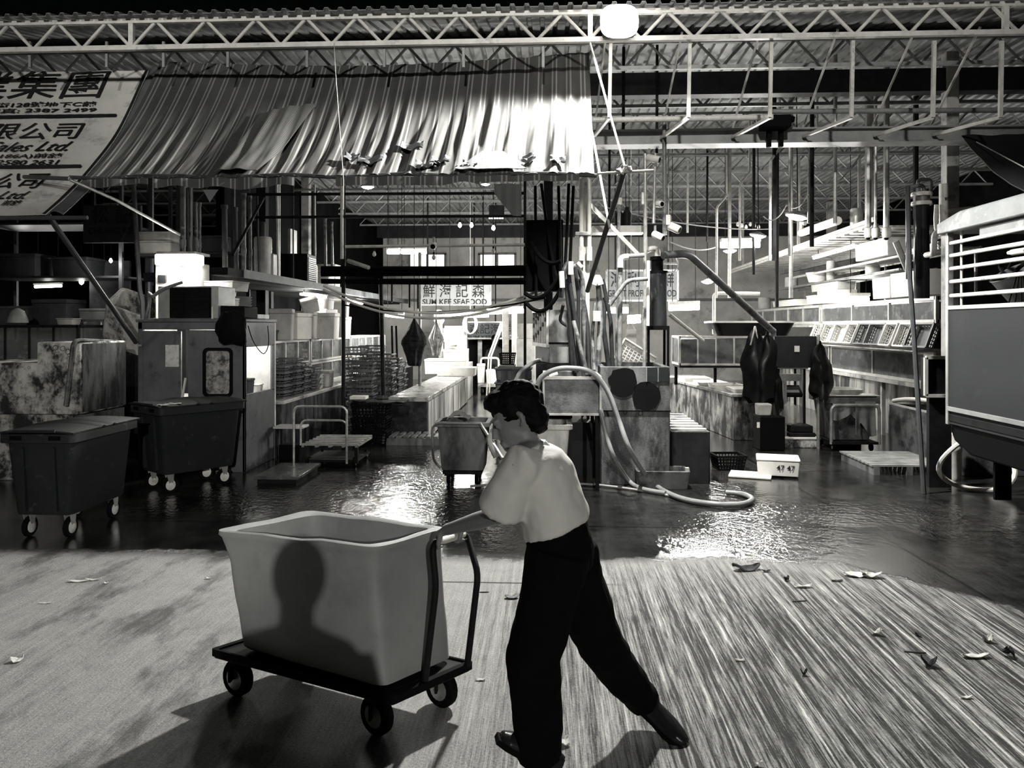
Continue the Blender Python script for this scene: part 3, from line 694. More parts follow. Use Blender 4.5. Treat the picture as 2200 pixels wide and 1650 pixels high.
# dim tanks behind
x0, x1, z0, z1 = R(-40, 698, 168, 778, 9.75)
glass_tank(x0, x1, 9.75, 10.4, z0, z1, 'dim dark framed fish tank behind the pale fish bins', 4, fm=m_darkmetal(), water=.6)
b = MB(); b.box(x0, x1, 9.8, 10.4, 0, z0 - .002); solo('tank_stand', b, m_darkmetal(), 'dark stand under the dim fish tank behind the pale bins', 'stand')
x0, x1, z0, z1 = R(176, 686, 226, 742, 10.75)
glass_tank(x0, x1, 10.75, 11.2, z0, z1, 'small dim fish tank behind the tilted stained tub', 1, fm=m_steel(), water=.6)
b = MB(); b.box(x0, x1, 10.75, 11.2, 0, z0 - .002); solo('tank_stand', b, m_darkmetal(), 'dark stand under the small dim tank', 'stand')
p = P(148, 698, 10.1); p.z = z0 + .003 if False else p.z; foam(p, .23, .2, .09, 'small grey foam box on the dim tank at far left', mt=m_foamg)
b = MB(); c = P(4, 690, 9.8); b.lathe([(.02, .2), (.08, .16), (.12, .06), (.13, 0), (.02, -.02)], c + Vector((0, .3, -.02)), 10); solo('plastic_sack', b, mat('pale_plastic_sheet', .35, .5), 'pale tied sack at the very left edge on the dim tank', 'sack')

# racks with goods in the dark at the left
def rack(x0, x1, y0, y1, zs, h, label, mt):
    T = Thing('storage_rack', label, 'rack', ((x0 + x1) / 2, (y0 + y1) / 2, 0))
    for xx in (x0, x1):
        for yy in (y0, y1): b = MB(); b.box(xx - .025, xx + .025, yy - .025, yy + .025, 0, h); T.part('post', b, mt)
    for z in zs: b = MB(); b.box(x0, x1, y0, y1, z - .03, z); T.part('shelf', b, mt)
    return T
m_dimrack = mat('dim_rack', .07, .5, .2)  # rack and box tones carry the shade of this dark corner
rack(-8.6, -6.4, 11.2, 12.0, (1.0, 1.75, 2.5, 3.3), 4.2, 'tall dark storage rack in the shadows left of the tilted tub', m_dimrack)
rack(-6.2, -4.9, 11.7, 12.3, (1.2, 2.1, 2.9), 4.3, 'dark storage rack behind the grey cabin', m_dimrack)
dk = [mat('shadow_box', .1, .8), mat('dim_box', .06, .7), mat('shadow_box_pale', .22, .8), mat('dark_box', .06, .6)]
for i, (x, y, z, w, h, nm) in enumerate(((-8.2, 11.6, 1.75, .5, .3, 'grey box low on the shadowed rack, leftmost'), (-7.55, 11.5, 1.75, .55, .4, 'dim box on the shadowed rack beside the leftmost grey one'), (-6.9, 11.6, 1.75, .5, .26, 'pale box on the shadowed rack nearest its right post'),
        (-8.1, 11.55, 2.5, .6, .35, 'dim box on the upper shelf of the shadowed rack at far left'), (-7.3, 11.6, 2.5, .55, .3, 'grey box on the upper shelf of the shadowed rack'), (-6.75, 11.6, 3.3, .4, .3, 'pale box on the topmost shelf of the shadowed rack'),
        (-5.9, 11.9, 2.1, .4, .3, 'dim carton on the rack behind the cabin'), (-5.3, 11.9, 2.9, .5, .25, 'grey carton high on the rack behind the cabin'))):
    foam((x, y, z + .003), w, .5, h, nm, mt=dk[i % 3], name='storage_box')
bulb(P(238, 560, 11.0), 'tiny lit bulb hanging in the dark above the tilted tub', 5, .025)
bulb(P(43, 556, 12.2), 'tiny glowing bulb added for a distant lit spot on the far left rack', 7, .04, .2)  # this bulb and the next are added for distant lit goods
bulb(P(175, 605, 12.6), 'glowing bulb added for a distant lit spot low between the two storage racks', 6, .04, .2)
tube_lamp(P(196, 648, 13.4), P(228, 646, 13.4), 'short lit tube deep in the dark behind the tilted tub', 8, .03)
tube_lamp(P(75, 616, 13.4), P(132, 614, 13.4), 'dim lit tube deep behind the storage rack at far left', 6, .025)
x0, x1, z0, z1 = R(178, 440, 302, 522, 10.9)
T = Thing('shop_sign', 'unlit dark shop board with faint lettering in the shadow under the awning', 'sign', ((x0 + x1) / 2, 10.9, z0))
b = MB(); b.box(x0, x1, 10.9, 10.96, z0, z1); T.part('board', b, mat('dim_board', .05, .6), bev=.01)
zm = P(240, 500, 10.9)
T.part('lettering', text_on_wall('CHUNG KEE', P(190, 0, 10.9).x, P(296, 0, 10.9).x, P(0, 505, 10.9).z, P(0, 490, 10.9).z, 10.888, bold=.015), m_ink, smooth=0)
T.part('lettering', text_on_wall('松 記', P(198, 0, 10.9).x, P(286, 0, 10.9).x, P(0, 482, 10.9).z, P(0, 446, 10.9).z, 10.888, bold=.012), m_ink, smooth=0)
b = MB(); [b.box(x0 + .1 + k * 1.0, x0 + .15 + k * 1.0, 10.93, 10.98, z1 - .02, 5.0) for k in range(1)]; solo('sign_hanger', b, m_darkmetal(), 'dark rod holding the unlit shop board', 'rod')
# roller-screened opening behind
x0, x1, z0, z1 = R(192, 560, 278, 640, 12.6); b = MB(); b.box(x0, x1, 12.6, 12.65, 0, z1); solo('screen_panel', b, mat('dim_screen', .12, .5, 0, .3, 3), 'tall dim screen panel behind the tilted tub', 'panel')

# cabin
D = 9.0; bx0, bx1, _, bz1 = R(296, 692, 526, 900, D)
m_cab = mat('grey_cabin_paint', .12, .55, 0, .14, 4, dirt=.16, dv=.05, dsc=7)
T = Thing('cabin', 'grey sheet-metal cabin with a door and a round-cornered window', 'cabin', ((bx0 + bx1) / 2, D + .5, 0))
zwt, zwb = P(0, 750, D).z, P(0, 847, D).z; wx0, wx1 = P(440, 0, D).x, P(497, 0, D).x; dx0, dx1 = P(308, 0, D).x, P(390, 0, D).x; gx = P(404, 0, D).x
b = MB(); b.box(bx0, bx0 + .06, D, D + .05, 0, bz1); b.box(bx0, bx1, D, D + .05, P(0, 708, D).z, bz1); b.box(dx1 + .0, gx, D + .02, D + .05, 0, .6)
T.part('front_frame', b, m_cab, bev=.008)
b = MB(); b.box(gx, wx0, D, D + .04, 0, P(0, 709, D).z); b.box(wx1, bx1, D, D + .04, 0, P(0, 709, D).z); b.box(wx0, wx1, D, D + .04, 0, zwb); b.box(wx0, wx1, D, D + .04, zwt, P(0, 709, D).z); T.part('front_panel', b, m_cab, bev=.004)
b = MB(); b.box(dx0, dx1, D - .02, D + .02, 0, P(0, 709, D).z - .01); T.part('door', b, m_cab, bev=.01)
q = P(303, 742, D); b = MB(); b.box(q.x - .02, q.x + .03, D - .045, D - .02, q.z - .012, q.z + .012); T.part('door_latch', b, m_galv())
b = MB(); rr = .05
def rring(x0, x1, z0, z1, r, y, k=4):
    out = []
    for cx, cz, st in ((x1 - r, z1 - r, 0), (x0 + r, z1 - r, 1), (x0 + r, z0 + r, 2), (x1 - r, z0 + r, 3)):
        for j in range(k + 1): a = (st + j / k) * pi / 2; out.append(Vector((cx + r * cos(a), y, cz + r * sin(a))))
    return out
b.loft([rring(wx0 - .02, wx1 + .02, zwb - .02, zwt + .02, .06, D), rring(wx0 - .02, wx1 + .02, zwb - .02, zwt + .02, .06, D - .02), rring(wx0 + .015, wx1 - .015, zwb + .015, zwt - .015, .04, D - .02), rring(wx0 + .015, wx1 - .015, zwb + .015, zwt - .015, .04, D)], closed=True)
wf = T.part('window_frame', b, m_rubber())
b = MB(); b.box(wx0, wx1, D + .01, D + .018, zwb, zwt); T.part('window_pane', b, mat('papered_pane', .36, .3, 0, .35, 14, dirt=.45, dv=.05, dsc=11), smooth=0)
b = MB(); b.box(bx0, bx1, D + 1.0, D + 1.04, 0, bz1); b.box(bx0, bx0 + .04, D + .05, D + 1.0, 0, bz1); T.part('rear_wall', b, mat('cabin_inside', .6, .7))
sz0, sz1 = P(0, 742, D).z, P(0, 850, D).z
b = MB(); b.box(bx1 - .03, bx1, D, D + 1.0, sz0 - .02, bz1); b.box(bx1 - .03, bx1, D, D + 1.0, 0, sz1 + .02); b.box(bx1 - .03, bx1, D, D + .06, sz1, sz0); b.box(bx1 - .03, bx1, D + .92, D + 1.0, sz1, sz0); T.part('side_wall', b, m_cab, bev=.004)
b = MB(); b.box(bx0 - .02, bx1 + .02, D - .02, D + 1.05, bz1, bz1 + .04); T.part('roof', b, m_cab, bev=.01)
b = MB(); b.box(bx0 + .1, bx1 - .1, D + .2, D + .9, .82, .86); T.part('inner_shelf', b, m_white_paint())
lamp_light('cabin_light', 'POINT', (bx1 - .55, D + .5, 1.62), 16, .06)
q0, q1, r0, r1 = R(355, 741, 384, 788, D - .03); b = MB(); b.box(q0, q1, D - .027, D - .021, r0, r1); solo('paper_notice', b, mat('notice_paper', .62, .7, 0, .1, 8, dirt=.3, dv=.35, dsc=16), 'pale paper notice stuck on the grey cabin door', 'notice')
b = MB(); b.bar(P(391, 858, D - .05), P(399, 812, D - .03), .022); solo('white_stick', b, mat('white_plastic', .7, .5), 'short white stick standing in the bright door gap of the grey cabin', 'stick')
# things inside the cabin side window
for i, (px, py, w, h, lb) in enumerate(((542, 845, .12, .22, 'stack of dark cartons on the sill inside the cabin side window'), (556, 846, .16, .13, 'white box on the sill inside the cabin side window'), (572, 842, .1, .2, 'pale canister inside the cabin side window'))):
    q = PX(px, py, bx1 - .16); foam((q.x - .05, q.y, .862), w, w, h, lb, mt=[mat('dim_box', .2, .7), m_styro(), m_styro()][i], name='carton')
b = MB(); b.tube(smooth_path([PX(533, 700, bx1 + .02), PX(545, 735, bx1 + .03), PX(566, 760, bx1 + .03), PX(577, 738, bx1 + .02), PX(575, 700, bx1 + .02)], 5), .006, 5); solo('loose_cable', b, m_black(), 'thin black cable looping across the cabin side window', 'cable')
# black bag slung over the cabin corner
b = MB(); c = P(497, 700, D - .12)
b.lathe([(.02, -.24), (.09, -.22), (.13, -.16), (.16, -.08), (.17, 0), (.15, .07), (.12, .13), (.06, .17), (.02, .18)], c, 26); b.v = [Vector((v.x + .09 * noise.noise(v * 4.5) + .03 * noise.noise(v * 14), c.y + (v.y - c.y) * .5, v.z + .08 * noise.noise(v * 5 + Vector((4, 0, 0))) + .02 * noise.noise(v * 15))) for v in b.v]
solo('black_bag', b, m_black(), 'black bag slung over the right corner of the grey cabin front', 'bag')
b = MB(); q0, q1, r0, r1 = R(474, 658, 535, 690, 9.3); b.box(q0, q1, 9.15, 9.6, bz1 + .042, r1); b.v = [v + Vector((.015 * noise.noise(v * 9), 0, .02 * noise.noise(v * 5))) if v.z > bz1 + .1 else v for v in b.v]; solo('black_case', b, m_black(), 'flat black case lying on the cabin roof right of the black-faced box', 'case', bev=.02)
# old monitor / cooler box on the roof
q0, q1, r0, r1 = R(336, 614, 466, 690, 9.05); r0 = bz1 + .042
T = Thing('cooler_box', 'grey box with a black square face standing on the cabin roof', 'cooler', ((q0 + q1) / 2, 9.35, r0))
b = MB(); b.box(q0, q1, 9.08, 9.6, r0, r1); T.part('casing', b, mat('grey_casing', .3, .5, 0, .15, 6, dirt=.15, dv=.1), bev=.012)
g0, g1, h0, h1 = R(364, 617, 452, 687, 9.05); b = MB(); b.box(g0, g1, 9.05, 9.08, max(h0, r0 + .01), h1); b2 = MB()
T.part('black_face', b, m_black(), bev=.006)
for k in range(22): z = h0 + .03 + (h1 - h0 - .05) * k / 21; b2.box(g0 + .02, g1 - .02, 9.044, 9.051, z, z + .006)
T.part('louvre', b2, m_darkmetal())
b = MB(); b.box(P(456, 0, 9.08).x, P(459, 0, 9.08).x, 9.06, 9.085, P(0, 690, 9.08).z + .02, P(0, 660, 9.08).z); T.part('handle', b, m_white_paint())
# lit white box
q0, q1, r0, r1 = R(336, 566, 432, 612, 9.65)
T = Thing('white_cabinet', 'white cabinet behind the black-faced box, glowing under a bright lamp', 'cabinet', ((q0 + q1) / 2, 9.4, bz1 + .042))
b = MB(); b.box(q0, q1, 9.62, 9.9, bz1 + .042, r1); T.part('body', b, m_styro(), bev=.01)
b = MB(); a0, a1, b0, b1 = R(340, 591, 357, 607, 9.6); b.box(a0, a1, 9.58, 9.62, b0, b1); T.part('switch_box', b, m_darkmetal(), bev=.005)
q0, q1, r0, r1 = R(331, 545, 420, 569, 9.3)
T = Thing('box_lamp', 'bright rectangular lamp box above the white cabinet', 'lamp', ((q0 + q1) / 2, 9.3, r0))
b = MB(); b.box(q0, q1, 9.3, 9.55, r0, r1); T.part('diffuser', b, glow('lamp_glow_7', 7), bev=.02)
b = MB(); b.box(q0 + .02, q1 - .02, 9.32, 9.75, r1, r1 + .03); T.part('hood', b, m_steel())
lamp_light('box_lamp_light', 'AREA', ((q0 + q1) / 2, 9.27, (r0 + r1) / 2), 14, .5, aim=((q0 + q1) / 2, 7, 1.4), sy=.13)
lamp_light('box_lamp_down', 'AREA', ((q0 + q1) / 2, 9.45, r0 - .02), 30, .5, aim=((q0 + q1) / 2, 9.62, 1.6), sy=.3)
# tilted tub behind the cabin's left corner
T = Thing('fish_tub', 'big pale tub with dark stains tipped on its corner beside the grey cabin', 'tub', P(286, 750, 10.55))
b = MB(); b.tub(-.34, .34, -.27, .27, -.33, .33, .035, .03, .07, .0, .03)
q = Matrix.Translation(P(288, 694, 10.5)) @ Matrix.Rotation(RAD(27), 4, 'Y') @ Matrix.Rotation(RAD(24), 4, 'X') @ Matrix.Rotation(RAD(14), 4, 'Z')
b.xf(q); T.part('body', b, mat('stained_tub', .85, .6, 0, .12, 5, dirt=.38, dv=.1, dsc=5, streak=.45), bev=.008)
b = MB(); q_ = P(288, 745, 10.4); b.box(q_.x - .3, q_.x + .4, 10.35, 10.9, 0, q_.z - .12); solo('tub_plinth', b, m_darkmetal(), 'dark plinth holding up the tipped stained tub', 'plinth')
pipe('loose_hose', [P(312, 690, 9.0), P(322, 650, 9.0), P(318, 626, 9.05), P(328, 640, 9.0), P(345, 622, 9.02), P(392, 606, 9.05)], .022, m_pvc(), 'grey hose curving over the tilted stained tub to the white cabinet', round_=.12)
b = MB(); q_ = P(306, 650, 9.75); b.tube([P(281, 300, 9.75), P(300, 620, 9.75), q_, (q_.x + .06, 9.75, 0)], .03, 8); solo('slanting_post', b, mat('dim_pole', .07, .5), 'dim steel post rising behind the tilted stained tub', 'post')
for px, py, lb in ((337, 533, 'lower grey panel box on the shelf left of the lit white cabinet'), (337, 514, 'upper grey panel box stacked left of the lit white cabinet')):
    a0, a1, b0, b1 = R(300, py - 16, 374, py + 14, 9.9); foam(((a0 + a1) / 2, 9.97, b0), a1 - a0, .3, b1 - b0, lb, mt=m_foamg, name='storage_box')
b = MB(); a0, a1, b0, b1 = R(298, 547, 392, 552, 9.9); b.box(a0, a1, 9.8, 10.14, b0, P(0, 547, 9.9).z - .002); b.box(a0, a0 + .04, 10.06, 10.12, 0, b0); b.box(a1 - .04, a1, 10.06, 10.12, 0, b0); solo('wall_shelf', b, mat('dim_rack', .07), 'dim shelf on two legs carrying the grey panel boxes', 'shelf')
# ================================================================ left stall: raised ledge, counter, tanks
LZ = 2.46
b = MB(); b.box(-4.12, -3.9, 9.15, 21, LZ - .09, LZ); b.box(-5.4, -4.12, 9.98, 21, LZ - .12, LZ); struct('ledge_slab', b, mat('dim_concrete', .015, .8, 0, .3, 3))  # near-black tone holds the shade under the ledge
b = MB(); b.box(-3.92, -3.88, 9.6, 21, LZ - .10, LZ + .01); struct('trim_4', b, mat('ledge_edge', .10, .6, 0, .3, 5, dirt=.3, dv=.06))
for y in (9.9, 13.0, 16.5):
    b = MB(); b.box(-4.9, -4.78, y, y + .12, 0, LZ - .12); struct('column', b, mat('dark_column', .05))
g_pipe = 'upright pipes on the left ledge'
for i, (px, pt, pb, D, r, mt) in enumerate(((393, 400, 540, 9.5, .035, 0), (408, 405, 545, 9.6, .02, 0), (420, 440, 543, 9.7, .022, 0), (428, 440, 545, 9.8, .024, 0), (482, 445, 548, 9.9, .035, 1), (505, 450, 548, 10.2, .03, 1), (524, 420, 556, 10.6, .03, 0),
        (537, 425, 556, 10.8, .022, 0), (595, 395, 530, 11.4, .018, 2), (600, 395, 530, 11.5, .018, 2), (676, 400, 560, 13.2, .018, 2), (553, 420, 555, 11.2, .012, 1), (630, 400, 560, 12.4, .012, 1), (698, 470, 565, 14, .03, 0), (712, 480, 566, 14.6, .03, 0))):
    a = P(px, pt, D); bt = P(px + 1.5 * (i % 3), pb, D); a.z = min(a.z, 4.4)
    mt = (m_pvc(), mat('dim_pole', .07, .5), m_white_paint())[mt]
    b = MB(); b.cyl(bt.xy.to_3d() + Vector((0, 0, LZ + .003)), a, r, n=10); b.cyl(a - Vector((0, 0, .02)), a + Vector((0, 0, .03)), r * 1.25, n=10)
    if r > .02: b.cyl(Vector((bt.x, bt.y, LZ + .3)), Vector((bt.x, bt.y, LZ + .38)), r * 1.2, n=10)
    solo('upright_pipe', b, mt, 'bright slim upright pipe on the left ledge' if mt is MATS.get('white_paint_steel') else ('dim upright plastic pipe standing on the left ledge'), 'pipe', ('bright slim pipes on the left ledge' if mt is MATS.get('white_paint_steel') else 'dim pipes on the left ledge'))
def drum(c, r, h, label, mt, n=20):
    b = MB(); c = Vector(c); b.lathe([(r * .92, 0), (r, .03), (r, h * .33), (r * 1.03, h * .36), (r, h * .4), (r, h * .7), (r * 1.03, h * .73), (r, h * .76), (r, h - .03), (r * .9, h), (.02, h)], c, n); return solo('drum', b, mt, label, 'drum')
def onl(px, X=-4.3): q = PX(px, 560, X); return Vector((X, q.y, LZ + .003))
c = onl(565); drum(c, .13, .62, 'pale filter drum standing on the left ledge', mat('dim_white', .5, .5)); 
c = onl(556, -4.5); drum(c, .1, .9, 'slim dark drum standing on the left ledge beside the pale one', m_darkmetal())
c = onl(577, -4.25); b = MB(); b.box(c.x - .1, c.x + .1, c.y - .1, c.y + .25, c.z, c.z + .38); solo('pump_housing', b, mat('dim_white', .5, .5), 'white pump housing beside the pale drum on the left ledge', 'pump', bev=.02)
c = onl(633, -4.35); T = Thing('condenser_unit', 'dark slatted condenser unit on the left ledge', 'condenser', c)
b = MB(); b.box(c.x - .2, c.x + .3, c.y - .25, c.y + .25, c.z, c.z + .5); T.part('casing', b, m_darkmetal(), bev=.01)
b = MB(); [b.box(c.x + .3, c.x + .312, c.y - .2, c.y + .2, c.z + .06 + k * .033, c.z + .075 + k * .033) for k in range(12)]; T.part('grille', b, m_steel())
c = onl(650, -4.2); pipe('bent_pipe', [c + Vector((-.1, 0, .32)), c + Vector((0, 0, .42)), c + Vector((.1, 0, .4)), c + Vector((.1, 0, .0))], .03, m_pvcd(), 'dark bent pipe beside the slatted condenser on the left ledge')
c = onl(618, -4.6); b = MB(); b.box(c.x, c.x + .05, c.y, c.y + .35, c.z, c.z + 1.0); solo('white_board', b, mat('dim_white', .5, .5), 'narrow white board standing behind the slatted condenser', 'board')
c = onl(690, -4.2); foam(c, .4, .4, .3, 'white foam box on the left ledge past the condenser')
c = onl(705, -4.4); foam(c, .4, .4, .5, 'tall white foam box on the left ledge near the dark pole frame', lid=False)
c = onl(670, -4.15); drum(c, .1, .35, 'small white drum between the bright slim pipes on the left ledge', m_styro(), 14)
b = MB(); b.tube([P(500, 548, 10.0), P(566, 425, 11.0)], .02, 8); solo('slanting_rod', b, m_darkmetal(), 'dark rod slanting up over the left ledge', 'rod')
for k, (pz, lb) in enumerate(((418, 'upper long dark rail running across above the left ledge'), (467, 'lower long dark rail running across above the left ledge'))):
    b = MB(); b.tube([P(520, pz, 11.05), P(1128, pz - 3, 11.05)], .022, 8); solo('cross_rail', b, m_darkmetal(), lb, 'rail')

CX0, CX1 = -4.7, -3.57
T = Thing('stall_counter', 'long stained concrete counter on the left of the aisle behind the small trolleys', 'counter', (-4.1, 14, 0))
b = MB(); b.box(CX0, CX1, 10.1, 20, 0, .70); T.part('base', b, mat('dark_streaked_concrete', .09, .5, 0, .4, 4, dirt=.5, dv=.015, dsc=3, streak=.25), bev=.01)
b = MB(); b.box(CX0, CX1 + .04, 10.08, 20, .70, .75); T.part('worktop', b, mat('wet_slab_edge', .42, .3, 0, .2, 5, dirt=.25, dv=.1), bev=.01)
for (X, y0, y1, lb, n) in ((-4.0, 10.9, 12.6, 'left counter fish tank nearest the grey cabin', 3), (-4.0, 12.7, 15.2, 'left counter fish tank beside the dark pole frame, lit from above', 4), (-4.0, 15.3, 18.5, 'left counter fish tank farthest down the aisle', 5)):
    for z0, z1, w_ in ((.753, 1.13, 'lower'), (1.14, 1.53, 'upper')):
        glass_tank(X - .6, X, y0, y1, z0, z1, w_ + ' ' + lb, n, 'y', fm=mat('tank_frame_pale', .5, .45, 0, .15, 6), water=.85)
# boxes and trays heaped over the tanks
def box_at(px0, py0, px1, py1, D, d, label, rz=0, mt=None, lid=True, name='foam_box', zf=None, rot=None):
    x0, x1, z0, z1 = R(px0, py0, px1, py1, D)
    if zf is not None: z0 = zf
    return foam(((x0 + x1) / 2, D + d / 2, z0), x1 - x0, d, z1 - z0, label, rz, lid, mt=mt, name=name, rot=rot)
T_ = box_at(571, 663, 617, 697, 11.3, .5, 'grey-sided foam box at the cabin end of the heap over the left tanks', RAD(14), m_foamg, zf=1.535)
box_at(620, 672, 650, 698, 11.9, .4, 'crumpled pale foam box second in the heap over the left tanks', RAD(-20), zf=1.535)
box_at(640, 640, 676, 668, 12.2, .5, 'tilted tall foam box on top of the heap over the left tanks', RAD(20), m_styro(), rot=(RAD(8), RAD(-14), RAD(20)))
box_at(628, 668, 668, 700, 12.4, .5, 'foam box under the tilted one in the heap over the left tanks', RAD(8), m_foamg, zf=1.535)
box_at(668, 640, 703, 664, 12.9, .5, 'dark-mouthed foam box high in the heap over the left tanks', RAD(5), m_foamg, zf=2.02)
box_at(668, 664, 705, 690, 12.9, .5, 'foam box below the dark-mouthed one in the heap over the left tanks', RAD(-6), zf=1.535)
box_at(683, 672, 718, 706, 12.3, .35, 'bright white foam box near the dark pole at the front of the heap', RAD(2), zf=1.535)
box_at(700, 640, 740, 670, 14, .5, 'white foam box farthest along the heap over the left tanks', RAD(10), zf=1.9)
box_at(705, 680, 740, 705, 14, .5, 'low white foam box behind the dark pole on the left tanks', RAD(0), zf=1.535)
for k in range(5):
    x0, x1, z0, z1 = R(676, 735 - k * 6, 728, 738, 11.6)
    b = MB(); b.tub(-.2, .2, -.16, .16, 0, .05, .015, .02, .04, .0, .012, 3); o = to_obj('fish_tray', b, mat('grey_tray', .5, .5), None); tag(o, 'shallow pale tray in the stack of five by the dark pole on the left counter', 'tray', 'stacked trays on the left counter'); o.location = (-3.8, 12.0, .753 + k * .045)
box_at(436, 603, 508, 622, 9.7, .4, 'long white foam box lying highest behind the black-faced cooler', RAD(-8), m_foamg, zf=2.2)
box_at(455, 622, 486, 640, 9.75, .4, 'small white foam block in the middle of the pile behind the cooler', RAD(10), zf=2.06)
box_at(470, 640, 506, 664, 9.75, .4, 'lowest white foam box of the pile behind the cooler', RAD(-4), zf=1.9)
b = MB(); b.box(P(436, 0, 9.7).x, P(545, 0, 9.7).x, 9.66, 10.25, 1.845, 1.9); solo('roof_board', b, m_wood(), 'board across the back of the cabin roof under the pile of foam boxes', 'board')
c = P(512, 660, 10.0)
for k in range(6):
    b = MB(); b.lathe([(.13, 0), (.165, .045), (.17, .05), (.155, .05), (.12, .008)], (c.x, 10.02, 1.905 + k * .036), 18); solo('round_tray', b, mat('dim_tray', .22, .4), 'dim round tray in the leaning stack of six behind the cabin', 'tray', 'round trays behind the cabin')
# wire baskets on the counter front
m_wire = mat('dim_wire', .10, .5, .2, .2, 8)
pr = crate((0, 0, 0), .36, .3, .085, 'dark wire basket in the stacks on the left counter beside the cabin', m_wire, name='wire_basket', nx=6, ny=5, nz=2, t=.008, group='wire baskets stacked on the left counter')
places = []
for s_, (y, n) in enumerate(((10.45, 5), (10.85, 6), (11.3, 5), (11.75, 4))):
    for k in range(n): places.append(((-3.78 + .03 * (s_ % 2), y, .753 + k * .088), RAD((k * 37 + s_ * 20) % 9 - 4)))
series(pr, places, None, 'wire baskets stacked on the left counter')
box_at(664, 797, 707, 834, 12.35, .3, 'white foam box standing alone on the left counter before the dark pole', RAD(0), m_foamg, zf=.753, lid=True)
tube_lamp((-4.0, 12.2, LZ - .2), (-4.0, 13.6, LZ - .2), 'lit tube under the left ledge over the heap of foam boxes', 60, .02, 12, zc=LZ - .12)
tube_lamp((-4.3, 15.5, LZ - .2), (-4.3, 17.5, LZ - .2), 'lit tube under the left ledge far down the aisle', 60, .02, 12, zc=LZ - .12)

# ---------------------------------------------------------------- small trolleys in front of the left counter
def loop_handle(T, x0, x1, y, z0, z1, lean=0, r=.014, mid=None, mt=None):
    b = MB(); b.tube(elbow([(x0, y, z0), (x0, y + lean, z1), (x1, y + lean, z1), (x1, y, z0)], .09, 4), r, 8)
    if mid: b.tube([(x0, y + lean * .6, mid), (x1, y + lean * .6, mid)], r * .9, 8)
    T.part('handle', b, mt or m_galv())
p = PZ(705, 1005); x0 = P(645, 0, 9.3).x; x1 = P(745, 0, 9.3).x
T = Thing('platform_trolley', 'low steel platform trolley with a tall bent handle by the left counter', 'trolley', ((x0 + x1) / 2, 9.6, 0))
b = MB(); x2 = x1 + .12
for i in range(6): y = 9.35 + i * .15; b.box(x0, x2, y, y + .04, .27, .295)
for i in range(5): xx = x0 + (x2 - x0 - .03) * i / 4; b.box(xx, xx + .03, 9.35, 10.14, .25, .272)
T.part('deck', b, m_galv())
loop_handle(T, x0 - .08, x1, 9.3, .06, .76, 0, .016)
loop_handle(T, x0 - .02, x1 - .02, 9.38, .27, .58, .0, .014)
b = MB(); b.box(x0 + .02, x2 - .02, 9.4, 10.1, .06, .09); b.box(x0, x0 + .04, 9.36, 9.4, .05, .27); b.box(x2 - .04, x2, 9.36, 9.4, .05, .27); T.part('lower_frame', b, m_darkmetal())
for xx in (x0 + .06, x2 - .06):
    for y in (9.45, 10.05): wheel(T, (xx, y, .06), .06, .035)
x0, x1, _, z1 = R(586, 917, 650, 990, 9.8)
T = Thing('stool', 'small low stool with a pale top beside the trolley handle', 'stool', ((x0 + x1) / 2, 9.95, 0))
b = MB(); b.box(x0, x1, 9.8, 10.07, z1 - .03, z1); T.part('seat', b, mat('dim_white', .5, .5), bev=.006)
for xx in (x0 + .02, x1 - .05):
    for y in (9.82, 10.02): b = MB(); b.box(xx, xx + .03, y, y + .03, 0, z1 - .03); T.part('leg', b, m_darkmetal())
b = MB(); b.box(x0 + .06, x1 - .02, 9.84, 10.04, 0, .2); solo('dark_crate', b, m_black(), 'glistening dark wet box under the small stool', 'box', bev=.01)
q = PZ(545, 1040); x1 = P(640, 1040, q.y).x
T = Thing('platform_scale', 'flat steel platform scale lying on the wet floor by the rubbish container', 'scale', ((q.x + x1) / 2, q.y + .4, 0))
b = MB(); b.box(q.x, x1, q.y, q.y + .85, .05, .085); T.part('plate', b, mat('wet_steel_plate', .22, .25, .5, .25, 5), bev=.006)
b = MB(); b.box(q.x + .03, x1 - .03, q.y + .03, q.y + .82, 0, .05); T.part('base', b, m_darkmetal())

# ================================================================ dark pole frame across the aisle
FD = 11.1; pz = lambda py: P(0, py, FD).z
b = MB(); x = P(738, 0, FD).x; b.cyl((x, FD, 0), (x, FD, 3.9), .03, n=10); solo('frame_post', b, m_darkmetal(), 'dark upright post at the left of the aisle, left end of the pole frame', 'post')
b = MB(); x2 = P(737, 0, FD).x; b.cyl((x2, FD - .062, pz(560)), (x2, FD - .062, 3.85), .024, n=10); solo('frame_sleeve', b, m_white_paint(), 'pale upper length of pipe strapped to the left aisle post', 'pipe')
b = MB(); b.cyl((P(824, 0, FD + .9).x, FD + .9, .653), (P(818, 0, FD + .9).x, FD + .9, P(0, 602, FD + .9).z), .034, n=10); solo('frame_post', b, m_darkmetal(), 'thick dark post standing on the low centre counter', 'post')
b = MB(); b.tube([P(742, 530, FD - .06), P(1127, 526, FD - .06)], .022, 8); solo('cross_rail', b, m_white_paint(), 'pale rail carrying cameras across the aisle in front of the far signboard', 'rail')
b = MB(); x = P(1128, 0, FD).x; b.cyl((x, FD, 0), (x, FD, 3.9), .022, n=10); solo('frame_post', b, m_darkmetal(), 'slim dark post at the right end of the pole frame', 'post')
g = 'black pipes bundled across the aisle'
for k, (ya, yb, r) in enumerate(((576, 573, .03), (583, 578, .036), (590, 583, .03), (602, 605, .022), (607, 608, .018), (586, 588, .032))):
    b = MB(); b.tube([P(690, ya, FD - .15 + .055 * k), P(960, (ya + yb) / 2 + 2, FD - .15 + .05 * k), P(1205, yb, FD - .35 + .05 * k)], r, 8); solo('black_pipe', b, m_black(), 'black pipe in the bundle crossing the aisle below the far windows', 'pipe', g)
